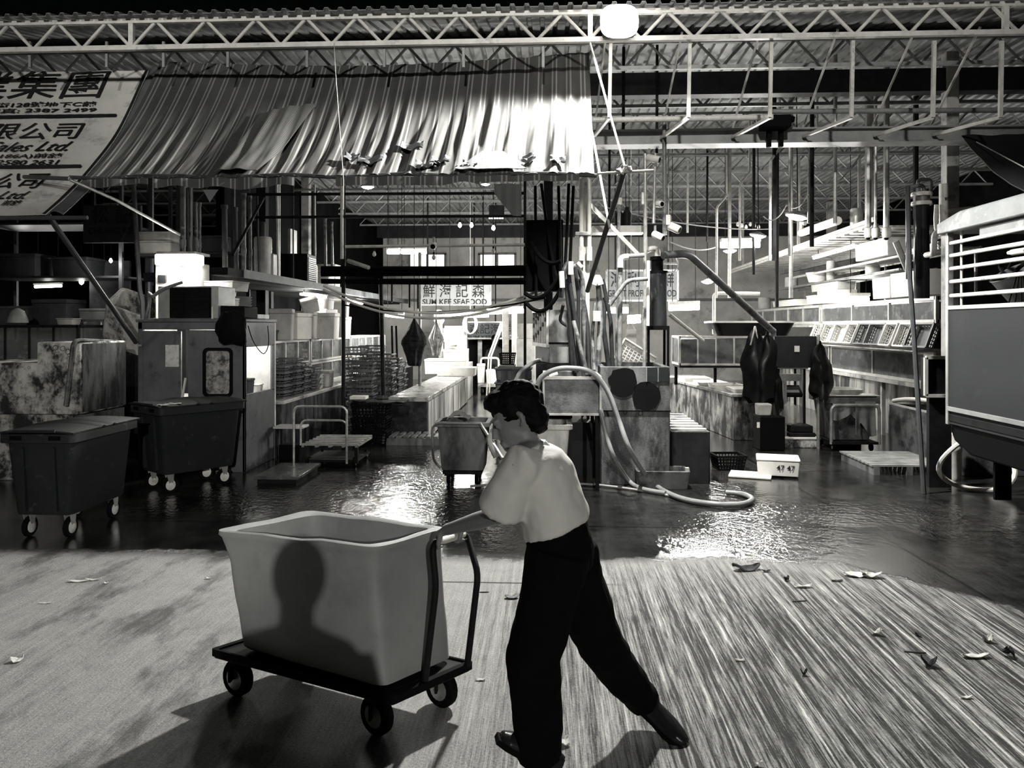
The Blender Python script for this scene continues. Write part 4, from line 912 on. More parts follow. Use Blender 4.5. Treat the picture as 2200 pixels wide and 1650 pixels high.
for k, (d, sg, lb) in enumerate(((0, .34, 'upper white hose sagging across the aisle in front of the far signboard'), (.07, .36, 'lower white hose sagging across the aisle in front of the far signboard'))):
    b = MB(); b.tube(sag(P(695, 614 + 8 * k, FD - .5), P(1165, 622 + 8 * k, FD - 1.3), sg, 20), .017, 8); solo('sagging_hose', b, mat('white_hose', .72, .35, 0, .08), lb, 'hose')
b = MB(); b.tube(sag(P(1165, 622, FD - 1.3), P(1212, 570, FD - 1.4), .05, 10), .02, 8); solo('sagging_hose', b, m_black(), 'black hose end joining the white sagging hoses to the pipe bundle', 'hose')
b = MB(); b.tube(sag(P(738, 655, FD), P(1172, 640, 9.62), .14, 14), .012, 6); solo('sagging_wire', b, m_black(), 'thin black wire sagging low across the aisle', 'wire')
b = MB(); q0, q1, r0, r1 = R(1130, 600, 1210, 650, 9.6)
b.box(q0, q1, 9.6, 9.9, P(0, 628, 9.6).z, P(0, 480, 9.6).z); solo('electric_cabinet', b, m_black(), 'black electrical cabinet hung left of the pipe-laden pillar', 'cabinet', bev=.01)
b = MB(); b.tube([P(748, 560, FD), P(792, 575, FD - .3)], .03, 8); solo('pipe_stub', b, mat('pale_rope', .45), 'pale stub of pipe pointing from the left aisle post', 'pipe')
def camera_thing(c, aim, label, r=.035, L=.16, mt=None):
    c = Vector(c); d = (Vector(aim)).normalized(); q = Vector((0, 0, 1)).rotation_difference(d).to_matrix(); T = Thing('security_camera', label, 'camera', c)
    b = MB(); b.lathe([(r * .8, -L * .5), (r, -L * .4), (r, L * .4), (r * .92, L * .5)], c, 14, q); T.part('body', b, mt or m_white_paint())
    b = MB(); b.lathe([(r * .72, L * .49), (r * .7, L * .515), (.004, L * .505)], c, 12, q); T.part('lens', b, m_black())
    b = MB(); b.tube([c - d * L * .3, c - d * L * .3 + Vector((0, 0, r * 2.4))], r * .35, 6); T.part('bracket', b, m_galv()); return T
camera_thing(P(931, 525, FD - .08) + Vector((0, 0, -.02)), (0, -1, -.3), 'white dome-ended camera in the middle of the pale aisle rail', .05, .13)
for px, py, lb in ((804, 546, 'unlit bulb hanging from the pale aisle rail near its left end'), (1060, 540, 'unlit bulb hanging below the pale aisle rail near its right end'), (932, 553, 'unlit bulb under the camera on the pale aisle rail')):
    bulb(P(px, py, FD - .06), lb, 0, .03, .16, lit=False)

# ================================================================ basket stacks, nets, low centre counter
m_wire2 = mat('basket_wire', .12, .5, .1, .25, 8)
pr = crate((0, 0, 0), .42, .36, .12, 'wire basket in the tall stacks left of the aisle behind the pole frame', m_wire2, name='wire_basket', nx=6, ny=5, nz=2, t=.009)
places = []
for s_, (px, D, n) in enumerate(((778, 12.6, 9), (822, 13.4, 10), (770, 13.4, 11), (838, 14.6, 9), (800, 14.4, 11), (851, 16, 8))):
    xx = P(px, 0, D).x
    for k in range(n): places.append(((xx + .012 * ((k * 5) % 3 - 1), D, .003 + k * .125), RAD((k * 37 + s_ * 20) % 9 - 4)))
series(pr, places, None, 'wire baskets in tall stacks left of the aisle')
T = Thing('centre_counter', 'long low wet counter with slatted lids in the middle of the aisle', 'counter', (-2.16, 14.5, 0))
b = MB(); b.box(-2.46, -1.88, 11.75, 17.4, 0, .58); T.part('base', b, mat('dark_counter_concrete', .025, .5, 0, .3, 4, dirt=.3, dv=.06), bev=.01)  # front toned near black, unlike the paler side
b = MB(); b.box(-1.88, -1.865, 11.78, 17.4, .02, .57); T.part('side_panel', b, mat('streaked_panel', .5, .45, 0, .4, 6, dirt=.4, dv=.05, dsc=4, streak=.12))
m_lid = mat('wet_lid', .45, .22, 0, .25, 6, dirt=.3, dv=.08)
for k in range(14): b = MB(); y = 11.74 + k * .405; b.box(-2.48, -1.86, y, y + .385, .58, .65); T.part('lid', b, m_lid, bev=.008)
b = MB(); [b.box(-2.46 + .11 * i, -2.40 + .11 * i, 11.15, 11.7, .1, .13) for i in range(9)]; [b.box(-2.46, -1.52, y, y + .08, 0, .1) for y in (11.16, 11.4, 11.6)]
solo('wooden_pallet', b, m_wood(), 'wet wooden pallet on the floor before the low centre counter', 'pallet')
x0, x1, z0, z1 = R(752, 852, 828, 930, 11.0)
for k in range(3): crate(((x0 + x1) / 2, 11.25, .003 + k * .2), x1 - x0, .4, .195, 'black mesh crate in the stack of three at the left front of the low counter', m_black(), group='black mesh crates by the low counter', name='mesh_crate', nx=9, ny=5, nz=4, t=.012)
b = MB(); b.sheet(lambda u, v: Vector((x0 + (x1 - x0) * u * 1.5, 11.05 + .42 * v, .61 + .02 + .03 * noise.noise(Vector((u * 4, v * 3, 2))))), 14, 8, .012); solo('wet_net', b, m_black(), 'black wet net flung over the mesh crates and counter end', 'net')
b = MB(); q = P(768, 846, 11.1); b.box(q.x - .12, q.x + .12, 11.1, 11.3, .67, .72); solo('foam_block', b, m_styro(), 'white foam block lying on the black net at the counter end', 'block', bev=.01)
def netbag(c, w, h, label, mt, sharp=1.0, seed=0):
    c = Vector(c); T = Thing('net_bag', label, 'net', c - Vector((0, 0, h))); b = MB(); rings = []
    for j in range(13):
        v = j / 12; rr_ = w / 2 * (.03 + (v / .55 if v < .55 else 1 - (v - .55) / .45 * .55) * .97); ring = []
        for k in range(28):
            a = 2 * pi * k / 28; f = 1 + .10 * cos(11 * a + 2 * v) + .28 * noise.noise(Vector((cos(a) * 2, sin(a) * 2, v * 2 + seed)))
            ring.append(c + Vector((rr_ * f * cos(a), rr_ * f * sin(a) * .6, -h * v - (.07 * abs(sin(3.5 * a)) * max(0, v - .7) / .3))))
        rings.append(ring)
    b.loft(rings); T.part('netting', b, mt)
    b = MB(); [b.tube([c + Vector((0, 0, .06)), c + Vector((.12 * w * cos(a), .1 * w * sin(a), -h * .25)), c + Vector((w * .46 * cos(a), w * .28 * sin(a), -h * .55))], .006, 5) for a in (.4, 2, 3.6, 5.2)]; b.tube([c + Vector((0, 0, .05)), Vector((c.x, c.y, zceil(c.y)))], .006, 6); T.part('cord', b, m_black()); return T
netbag(P(890, 684, 13.6), .47, .78, 'black net bag hanging over the low centre counter', mat('black_netting', .03, .6, 0, .4, 14))
netbag(P(937, 690, 16), .32, .66, 'pale grey net bag hanging behind the black one', mat('pale_netting', .3, .6, 0, .4, 12), seed=4)
b = MB(); x = P(902, 0, 14).x; b.cyl((x, 14, .654), (x, 14, 3.1), .03, n=10); solo('aisle_post', b, m_steel(), 'grey post beside the black net bag on the low counter', 'post')
for px, lb in ((846, 'left of two thin dark stakes leaning by the basket stacks'), (853, 'right of two thin dark stakes leaning by the basket stacks')):
    b = MB(); a = P(px - (4 if px < 850 else 2), 700, 15.0); e = P(px + (0 if px < 850 else 4), 795, 14.9); b.tube([a, Vector((e.x, e.y, 0.01))], .022, 6); solo('stake', b, m_black(), lb, 'stake')
# far end of the aisle
def far_box(px0, py0, px1, py1, D, d, label, **k): return box_at(px0, py0, px1, py1, D, d, label, **k)
far_box(912, 772, 1000, 790, 17.2, .6, 'long flat white foam box across the far end of the low counter', zf=.66)
far_box(938, 790, 1020, 806, 16.6, .5, 'flat white foam tray lying over the near edge of the far boxes', zf=.655, lid=False)
far_box(952, 752, 995, 773, 17.8, .5, 'white foam box stacked behind the long flat one', zf=.86)
far_box(975, 732, 992, 748, 18.3, .4, 'small white box topmost at the far end of the low counter', zf=1.33)
far_box(962, 742, 978, 752, 18.4, .4, 'small white box beside the topmost far one', zf=1.2)
b = MB(); b.box(P(948, 0, 18).x, P(1005, 0, 18).x, 18.0, 19.2, 0, .855); solo('cabinet', b, mat('pale_cabinet', .5, .5), 'pale cabinet at the far end of the low counter', 'cabinet', bev=.01)
b = MB(); b.box(P(952, 0, 18.25).x, P(1002, 0, 18.3).x, 18.25, 18.9, .857, 1.19); solo('cabinet', b, mat('pale_cabinet', .5, .5), 'grey upper cabinet carrying the topmost far boxes', 'cabinet', bev=.01)
b = MB(); b.box(P(955, 0, 19.3).x, P(1003, 0, 19.3).x, 19.3, 19.36, 0, 1.75); solo('partition_board', b, mat('pale_panel', .5, .5), 'pale board standing behind the far cabinets', 'board')
# signboards
def sign(px0, py0, px1, py1, D, label, lines, mt=None, hang=True):
    x0, x1, z0, z1 = R(px0, py0, px1, py1, D); T = Thing('shop_sign', label, 'sign', ((x0 + x1) / 2, D, z0))
    b = MB(); b.box(x0, x1, D, D + .08, z0, z1); T.part('board', b, mt or m_signw, bev=.01)
    b = MB(); [b.bar(u, w, .04) for u, w in (((x0, D, z0), (x1, D, z0)), ((x0, D, z1), (x1, D, z1)), ((x0, D, z0), (x0, D, z1)), ((x1, D, z0), (x1, D, z1)))]; T.part('frame', b, m_steel())
    for q in ((x0 + .2, x1 - .2) if hang else ()): b = MB(); b.box(q - .02, q + .02, D + .02, D + .06, z1, zceil(D) + .01); T.part('hanger', b, m_darkmetal())
    for (s, a0, b0, a1, b1, kw) in lines: T.part('lettering', text_on_wall(s, P(a0, 0, D).x, P(a1, 0, D).x, P(0, b1, D).z, P(0, b0, D).z, D - .012, **kw), m_ink, smooth=0)
    return T
sign(902, 608, 1054, 655, 20, 'upper shop signboard with four dark characters in front of the far wall', [('鮮 海 記 森', 909, 613, 1041, 641, {'bold': .006}), ('SUM KEE SEAFOOD', 908, 644, 1046, 656, {'bold': .02})])
sign(1003, 692, 1080, 727, 21, 'lower shop signboard half hidden by hanging gear at the end of the aisle', [('森記海鮮', 1008, 696, 1098, 717, {'bold': .006}), ('SUM KEE SEAFOOD', 1005, 720, 1118, 727, {'bold': .025})], mat('sign_grey', .09, .6))
tube_lamp(P(832, 541, 17), P(858, 541, 17), 'short lit tube at the left before the far wall windows', 27, .05, 14)
tube_lamp(P(862, 541, 17), P(916, 541, 17), 'longer lit tube before the far wall windows', 49, .05, 14)
tube_lamp(P(955, 679, 18), P(1050, 678, 18), 'long lit tube low over the far end of the aisle', 66, .04, 16)
tube_lamp(P(1050, 671, 18.5), P(1128, 668, 18), 'bright lit tube over the far aisle near the crate stack', 77, .05, 18)
tube_lamp(P(828, 676, 16), P(868, 680, 16), 'lit tube over the basket stacks left of the aisle', 66, .04, 16)
for px, py, D, r, lb, pw in ((790, 402, 10, .085, 'bright hanging lamp just under the awning edge', 3), (1043, 396, 10.3, .06, 'smaller bright hanging lamp under the awning near the torn flap', 2)):
    disc_lamp(P(px, py, D), r, lb, pw, 24, 0, .9)
for px, py, D, lb in ((988, 484, 20, 'tiny far lamp under the roof, left of three'), (1013, 484, 20, 'tiny far lamp under the roof, middle of three'), (1060, 490, 19, 'tiny far lamp under the roof, right of three')): bulb(P(px, py, D), lb, 0, .05, .3, 12)
x0, x1, z0, z1 = R(1050, 463, 1083, 470, 19); T = Thing('louvre_lamp', 'small lit grille lamp high under the far roof', 'lamp', ((x0 + x1) / 2, 19, z0)); b = MB(); [b.box(x0 + (x1 - x0) * k / 6, x0 + (x1 - x0) * (k + .7) / 6, 19, 19.05, z0, z1) for k in range(6)]; T.part('diffuser', b, glow('lamp_glow_3', 3)); b = MB(); b.box(x0, x1, 19.05, 19.1, z0 - .02, 4.75); T.part('housing', b, m_darkmetal())
# hanging gear, trolley and posts at the end of the aisle
b = MB(); b.tube([(P(948, 0, 17.9).x, 17.9, .86), (P(945, 0, 17.9).x, 17.9, P(0, 695, 17.9).z)], .06, 10); b.lathe([(.06, 0), (.13, .12), (.12, .3), (.05, .38)], P(943, 700, 17.9), 12); solo('hanging_apron', b, mat('pale_plastic_sheet', .35, .5), 'pale plastic apron hung on a post over the far cabinets', 'apron')
b = MB(); c = P(1010, 696, 19); [b.tube([c + Vector((.18 * cos(a) * (1 - .12 * k), .03 * k, .24 * sin(a))) for a in [j * 2 * pi / 16 for j in range(16)]], .014, 6, closed=True) for k in range(4)]; b.tube([c + Vector((0, .05, .22)), Vector((c.x, c.y + .05, zceil(c.y)))], .008, 6); solo('coiled_hose', b, mat('white_hose', .72), 'coil of pale hose hanging before the lower signboard', 'hose')
b = MB(); b.tube([P(955, 705, 19), P(957, 728, 19)], .04, 8); b.lathe([(.03, .1), (.1, .05), (.11, -.05), (.03, -.12)], P(954, 724, 19), 10); solo('hanging_bottle', b, m_styro(), 'small white bag hanging right of the pale apron post', 'bag')
b = MB(); a_ = P(1050, 765, 18.3); b.tube([P(1076, 695, 18.5), a_, (a_.x - .05, 18.25, 0)], .02, 6); b.tube([P(1082, 693, 18.5), a_ + Vector((.06, 0, 0)), (a_.x + .01, 18.25, 0)], .02, 6); solo('strap', b, m_white_paint(), 'pale slanting double rod before the dark far doorway', 'rod')
x0, x1 = P(1027, 0, 19.5).x, P(1067, 0, 19.5).x
T = Thing('hand_trolley', 'far white-handled hand trolley at the end of the aisle', 'trolley', ((x0 + x1) / 2, 20, 0)); b = MB(); b.box(x0, x1, 19.4, 20.4, .2, .26); T.part('deck', b, m_steel()); loop_handle(T, x0, x1, 20.3, .26, P(0, 767, 20.3).z, 0, .03, None, m_white_paint())
for xx in (x0 + .1, x1 - .1):
    for y in (19.5, 20.2): wheel(T, (xx, y, .1), .1, .06)
foam(((x0 + x1) / 2 + .16, 19.8, .265), .4, .4, .36, 'white foam box riding on the far hand trolley'); foam(((x0 + x1) / 2 - .2, 20.0, .265), .2, .2, .5, 'narrow white carton riding on the far hand trolley')
b = MB(); x = P(1026, 0, 20.8).x; b.box(x - .06, x + .06, 21.5, 21.58, 0, 1.4); b.box(x - .4, x + 1.7, 21.5, 21.58, 1.36, 1.5); solo('door_frame', b, m_steel(), 'grey door frame of the dark doorway under the lower signboard', 'door frame')
x0, x1 = P(1006, 0, 22).x, P(1120, 0, 22).x; b = MB(); b.box(x0, x1, 22, 22.1, 0, 1.5); solo('doorway_screen', b, m_black(), 'black screen closing the far doorway', 'screen')
# seated figure deep in the aisle is only a dark blur: person at the doorway
def far_person():
    c = P(1064, 745, 20.9); T = Thing('person', 'person in dark clothes sitting far away by the dark doorway', 'person', (c.x, 20.9, 0))
    b = MB(); b.lathe([(.16, .42), (.2, .55), (.17, .75), (.21, 1.0), (.2, 1.12), (.07, 1.18), (.06, 1.22), (.09, 1.27), (.105, 1.36), (.09, 1.45), (.04, 1.49)], (c.x, 20.95, 0), 16)
    for s in (-1, 1): b.tube(elbow([(c.x + s * .1, 20.95, .5), (c.x + s * .13, 20.55, .5), (c.x + s * .13, 20.55, .05)], .1), [.09, .08, .08, .075, .07, .06][:6] if False else .075, 8); b.tube([(c.x + s * .2, 20.95, 1.08), (c.x + s * .27, 20.85, .82), (c.x + s * .18, 20.62, .66)], .045, 8)
    T.part('body', b, mat('dark_cloth', .03, .8)); b = MB(); b.lathe([(.10, 1.37), (.112, 1.42), (.095, 1.48), (.03, 1.515)], (c.x, 20.96, 0), 14); T.part('hair', b, m_black())
    b = MB(); b.box(c.x - .2, c.x + .2, 20.75, 21.15, .38, .42); [b.box(c.x + i, c.x + i + .04, 20.75 + j, 20.79 + j, 0, .38) for i in (-.2, .16) for j in (0, .36)]; solo('stool', b, m_darkmetal(), 'dark stool under the far seated person', 'stool')
far_person()
# white posts and boxes on the right of the aisle end
b = MB(); x = P(1086, 0, 17.2).x; b.box(x - .07, x + .07, 17.2, 17.34, 0, 2.1); solo('white_post', b, m_white_paint(), 'white post at the right of the far aisle', 'post', bev=.01)
b = MB(); x = P(1105, 0, 17).x; b.box(x - .06, x + .06, 17, 17.2, 0, 2.05); solo('white_sack', b, m_styro(), 'tall white wrapped post beside the white one at the aisle end', 'post', bev=.03)
x0, x1, z0, z1 = R(1112, 695, 1150, 728, 15.6); foam(((x0 + x1) / 2, 15.9, z0), x1 - x0, .5, z1 - z0, 'grey plastic bin high at the right of the far aisle', mt=m_foamg, lid=False, name='plastic_bin')
b = MB(); x0, x1, z0, z1 = R(1110, 728, 1150, 860, 15.7); b.box(x0, x1, 15.65, 16.3, 0, z1); solo('shelf_unit', b, mat('pale_cabinet', .5, .5), 'pale shelf unit under the grey bin at the right of the far aisle', 'shelf', bev=.01)
x0, x1, z0, z1 = R(1072, 755, 1106, 862, 16); b = MB(); b.box(x0, x1, 16, 16.5, 0, P(0, 782, 16).z); solo('side_table', b, mat('pale_cabinet', .5), 'pale table under the dark basket at the far right of the aisle', 'table', bev=.01)
crate(((x0 + x1) / 2, 16.25, P(0, 782, 16).z), .33, .3, .24, 'dark round-holed basket on the pale far table', m_darkmetal(), nx=8, nz=5)

for i, (pa, pb, d) in enumerate((((1150, 400), (1152, 640), 0), ((1163, 395), (1196, 600), .1), ((1200, 400), (1205, 590), .05), ((1222, 395), (1214, 570), .08), ((1232, 400), (1225, 560), 0), ((1140, 520), (1205, 560), .12), ((1128, 630), (1205, 585), .16), ((1130, 650), (1210, 610), .2))):
    b = MB(); b.tube(sag(P(*pa, 9.75 - .05 * i), P(*pb, 9.5 - .05 * i), d, 12), .02 if i < 5 else .026, 7); solo('black_cable', b, m_black(), 'black cable in the mass hanging left of the service pillar', 'cable', 'black cables left of the service pillar')

b = MB(); b.bar(P(816, 603, FD + .9), P(1128, 601, FD + .9), .07, .06); [b.cyl(P(q, 603, FD + .9), P(q, 603 + dz, FD + .9), .016, n=6) for q, dz in ((842, 46), (880, 58), (898, 60))]; b.bar(P(1128, 601, FD + .9), P(1128, 601, FD) , .05)
solo('frame_beam', b, m_darkmetal(), 'black beam with short drop rods joining the thick counter post to the slim right post', 'beam')
# ================================================================ central island of tanks and pipes
x0, x1, z0, z1 = R(1290, 788, 1440, 1036, 8.5); zs = P(0, 875, 8.5).z
T = Thing('holding_tank', 'tall stained concrete holding tank at the centre with round holes and dark round patches', 'tank', ((x0 + x1) / 2, 9, 0))
b = MB(); b.tub(x0, x1, 8.5, 9.6, 0.0, z1, .06, 0, .02, 0, .7, 2); T.part('body', b, m_conc(), bev=.008)
b = MB(); b.box(x0 - .004, x1 + .004, 8.485, 8.5, zs - .008, zs + .003); T.part('seam', b, m_black())
for px, py, r in ((1287 + 6, 897, .034), (1343, 886, .02), (1376, 888, .024)):
    c = P(px, py, 8.5); b = MB(); b.lathe([(r * 1.12, -.006), (r * 1.12, .003), (r * .9, .004), (r * .85, -.004)], c, 14, Matrix.Rotation(pi / 2, 3, 'X')); T.part('drain_hole', b, m_black())
def blot(px, py, r, seed):
    c = P(px, py, 8.497); n = 22; b = MB(); pg = [(c.x + r * (1 + .22 * noise.noise(Vector((cos(k * 2 * pi / n) * 2, sin(k * 2 * pi / n) * 2, seed)))) * cos(k * 2 * pi / n), c.z + r * 1.05 * (1 + .22 * noise.noise(Vector((cos(k * 2 * pi / n) * 2, sin(k * 2 * pi / n) * 2, seed)))) * sin(k * 2 * pi / n)) for k in range(n)]
    b.prism(pg, 'y', 8.492, 8.499); T.part('dark_patch', b, mat('tar_patch', .005, .7, spec=.1), smooth=0)
blot(1338, 822, .155, 1); blot(1389, 852, .155, 5)
for px in (1390, 1415):
    a0, a1, b0, b1 = R(px, 790, px + 22, 820, 8.49); b = MB(); b.box(a0, a1, 8.488, 8.5, b0, b1); T.part('inset_window', b, mat('dark_pane', .03, .1)); b = MB(); b.box(a0 - .012, a0, 8.48, 8.5, b0, b1); T.part('window_bar', b, m_steel())
b = MB(); x2 = P(1182, 0, 8.6).x; b.box(x2, x0 - .02, 9.0, 9.6, 0, .62); solo('dark_plinth', b, mat('black_wet_block', .02, .4), 'black wet plinth under the fish tank beside the tall concrete tank', 'plinth')
x2, x3, z2, z3 = R(1168, 812, 1290, 890, 8.2)
T = Thing('glass_holding_tank', 'open mottled tank with a pale rim standing in front of the pipe bundle', 'tank', ((x2 + x3) / 2, 8.8, z2))
b = MB(); b.tub(x2, x3 - .01, 8.2, 9.3, z2, z3, .025, 0, .01, 0, .05, 1); T.part('body', b, mat('mottled_tank_wall', .16, .4, 0, .42, 5, dirt=.35, dv=.06, dsc=5, bump=.1))
b = MB(); [b.bar(u, w, .03) for u, w in (((x2, 8.19, z3), (x3, 8.19, z3)), ((x2, 9.3, z3), (x3, 9.3, z3)), ((x2, 8.19, z3), (x2, 9.3, z3)), ((x3, 8.19, z3), (x3, 9.3, z3)))]; [b.bar((q, 8.19, z2), (q, 8.19, z3), .022) for q in (x2, x3)]; b.bar((x2, 8.19, z2), (x3, 8.19, z2), .02); T.part('rim', b, mat('tank_rim', .5, .4))
b = MB(); b.box(x2 + .03, x3 - .04, 8.23, 9.27, z3 - .09, z3 - .06); T.part('water', b, mat('dark_water', .03, .06), smooth=0)
for xx in (x2 + .02, x3 - .05):
    for y in (8.24, 9.2):
        if xx < x2 + .1 and y < 9: continue
        b = MB(); b.box(xx, xx + .04, y, y + .04, .0 if y < 9 else .623, z2); T.part('leg', b, m_darkmetal())
b = MB(); b.tube([P(1178, 808, 8.26), P(1196, 803, 8.3)], .035, 10); solo('white_canister', b, m_styro(), 'white bottle lying on the rim of the mottled tank', 'bottle')
pr_ = [(P(1180, 0, 9.45).x, 9.45), (P(1229, 0, 9.45).x, 9.45), (P(1224, 0, 10.3).x, 10.3), (P(1150, 0, 10.3).x, 10.3)]
zt_, zb_ = P(0, 667, 9.45).z, P(0, 778, 9.45).z
T = Thing('timber_tank', 'weathered box tank with a barred left side raised beside the pipe bundle', 'tank', (pr_[0][0] + .1, 9.8, zb_))
b = MB(); b.prism(pr_, 'z', zb_, zt_); T.part('body', b, mat('weathered_board', .25, .7, 0, .25, 4, dirt=.25, dv=.08), bev=.008)
b = MB()
for k in range(7):
    t = k / 6; x = pr_[0][0] + (pr_[3][0] - pr_[0][0]) * t - .02; y = 9.45 + .85 * t; b.bar((x, y, zb_ + .22), (x, y, zt_), .03)
for z in (zb_ + .22, zt_): b.bar((pr_[0][0] - .02, 9.45, z), (pr_[3][0] - .02, 10.3, z), .045)
T.part('side_bars', b, mat('tank_rim', .5, .4))
b = MB(); b.box(pr_[0][0] - .008, pr_[1][0] + .008, 9.43, 9.45, zb_ + .24, zb_ + .26); T.part('seam', b, m_black())
b = MB(); b.box(P(1152, 0, 9.5).x, P(1229, 0, 9.5).x, 9.42, 10.35, .0, zb_ - .003); solo('tank_plinth', b, m_darkmetal(), 'dark plinth carrying the raised weathered box tank', 'plinth')
x4, x5, z4, z5 = R(1442, 928, 1526, 1040, 8.6)
T = Thing('sump_block', 'low dark concrete sump with a slatted top stepping down from the tall tank', 'sump', ((x4 + x5) / 2, 9.2, 0))
b = MB(); b.tub(x4, x5, 8.6, 10.2, 0, z5, .05, 0, .01, 0, .2, 1); T.part('body', b, mat('dark_stained_concrete', .022, .55, 0, .3, 4, dirt=.3, dv=.02), bev=.006)
b = MB(); [b.box(x4 + .02, x5 - .02, 8.7 + k * .24, 8.78 + k * .24, z5 - .004, z5 + .02) for k in range(7)]; T.part('slats', b, mat('tank_rim', .5, .4))
q = PZ(1368, 1052); x6 = P(1484, 1050, q.y).x; zq = P(0, 1000, q.y).z
T = Thing('feed_trough', 'dark-stained open trough on the floor before the tall tank', 'trough', ((q.x + x6) / 2, q.y + .2, 0))
b = MB(); b.tub(q.x, x6, q.y, q.y + .36, 0, zq, .03, .025, .03, 0, .03, 3); T.part('body', b, mat('stained_trough', .18, .5, 0, .35, 4, dirt=.45, dv=.03), bev=.006)
b = MB(); b.box(x6 - .05, x6 - .01, q.y + .02, q.y + .08, zq - .02, zq + .035); T.part('lug', b, mat('tank_rim', .5, .4))
# crates stacked in the aisle
cx0, cx1 = P(1063, 0, 10.4).x, P(1141, 0, 10.4).x
for k in range(6):
    b = MB(); b.tub(-(cx1 - cx0) / 2, (cx1 - cx0) / 2, -.2, .2, 0, .19, .015, .02, .02, .012, .02, 2)
    [b.box(-(cx1 - cx0) / 2 + .03 + i * .14, -(cx1 - cx0) / 2 + .08 + i * .14, -.212, -.19, .03, .15) for i in range(4)]
    o = to_obj('stacking_crate', b, mat('dark_crate', .06, .4, 0, .2, 4), None); tag(o, 'dark solid-sided crate in the stack of six at the right of the aisle', 'crate', 'dark crates stacked in the aisle'); o.location = ((cx0 + cx1) / 2, 10.65, .003 + k * .196)
# tub trolley left of the walking person
def tub_trolley(px0, px1, pyt, pyb, label, cloth=True, mt=None):
    D = PZ(0, pyb).y; x0, x1 = P(px0, 0, D).x, P(px1, 0, D).x; zt = P(0, pyt, D).z
    T = Thing('tub_trolley', label, 'trolley', ((x0 + x1) / 2, D + .35, 0)); mt = mt or mat('stained_tub_dark', .2, .55, 0, .3, 4, dirt=.4, dv=.05, streak=.4)
    b = MB(); b.tub(x0, x1, D, D + .52, .16, zt, .02, .04, .06, .03, .03); T.part('tub', b, mt, bev=.006)
    b = MB(); b.box(x0 + .06, x1 - .06, D + .03, D + .5, .12, .155); [b.box(xx, xx + .035, D + .04, D + .5, .1, .14) for xx in (x0 + .08, x1 - .11)]; T.part('base', b, m_darkmetal())
    for xx in (x0 + .12, x1 - .12):
        for y in (D + .1, D + .44): wheel(T, (xx, y, .055), .055, .04)
    return T, x0, x1, D, zt
T, x0, x1, D, zt = tub_trolley(938, 1046, 902, 1034, 'stained tub on a small wheeled base beside the low centre counter')
b = MB(); b.tube(elbow([(x0 + .05, D - .03, .2), (x0 - .03, D - .04, .28), (x0 - .05, D - .02, zt - .06), (x0 - .0, D - .05, zt + .005), (x1 - .06, D - .05, zt - .0)], .06), .014, 8); b.tube([(x1 - .07, D - .04, zt), P(1080, 985, D - .3)], .02, 8); T.part('handle', b, m_galv())
b = MB(); b.sheet(lambda u, v: Vector((x0 + .1 + .24 * u, D + .1 + .3 * v, zt + .02 + .09 * sin(u * pi) * (.6 + .4 * sin(v * 5)) + .02 * noise.noise(Vector((u * 6, v * 6, 0))))), 14, 12, .01); solo('rag', b, mat('rag_cloth', .4, .9, 0, .2, 8), 'crumpled pale rag heaped in the stained tub trolley', 'rag')
T, x0, x1, D, zt = tub_trolley(1062, 1224, 906, 1042, 'wide pale stained tub behind the walking person under the mottled tank', mt=mat('pale_stained_tub', .8, .55, 0, .25, 5, dirt=.3, dv=.08, streak=.4))
b = MB(); b.tube(smooth_path([(x0 + .02, D + .1, zt - .02), (x0 - .05, D - .02, zt - .16), (x0 + .02, D - .03, zt - .34)], 5), .03, 8); T.part('drape', b, mat('rag_cloth', .4, .9))

# pillar and pipes
PD = 9.35; b = MB(); x = P(1258, 0, PD).x; b.box(x - .05, x + .05, PD + .02, PD + .12, 0, 4.9); solo('service_pillar', b, mat('pillar_paint', .62, .5, 0, .15, 6, dirt=.2, dv=.2, dsc=5), 'pale square service pillar rising through the central pipe bundle', 'pillar', bev=.008)
b = MB(); b.cyl(P(1249, 545, PD - .06), P(1249, 385, PD - .06), .028, n=10); b.cyl(P(1249, 560, PD - .06), P(1249, 530, PD - .06), .038, n=10); solo('riser_pipe', b, m_white_paint(), 'white riser pipe strapped to the left of the service pillar', 'pipe')
b = MB(); b.cyl(P(1266, 545, PD - .06), P(1266, 385, PD - .06), .026, n=10); b.cyl(P(1266, 560, PD - .06), P(1266, 530, PD - .06), .036, n=10); solo('riser_pipe', b, m_white_paint(), 'white riser pipe strapped to the right of the service pillar', 'pipe')
b = MB(); q = P(1245, 502, PD - .1); b.box(q.x - .05, q.x + .14, PD - .1, PD + .13, q.z - .02, q.z + .025); solo('pipe_clamp', b, m_galv(), 'square steel clamp round the service pillar and its risers', 'clamp', bev=.006)
def pp_(pts, r, mt, label, group=None, rd=.05):          # pts: (px, py, D)
    return pipe('water_pipe', [P(*p) for p in pts], r, mt, label, group, 10, rd)
W_, G_, K_ = m_white_paint(), m_pvc(), m_pvcd()
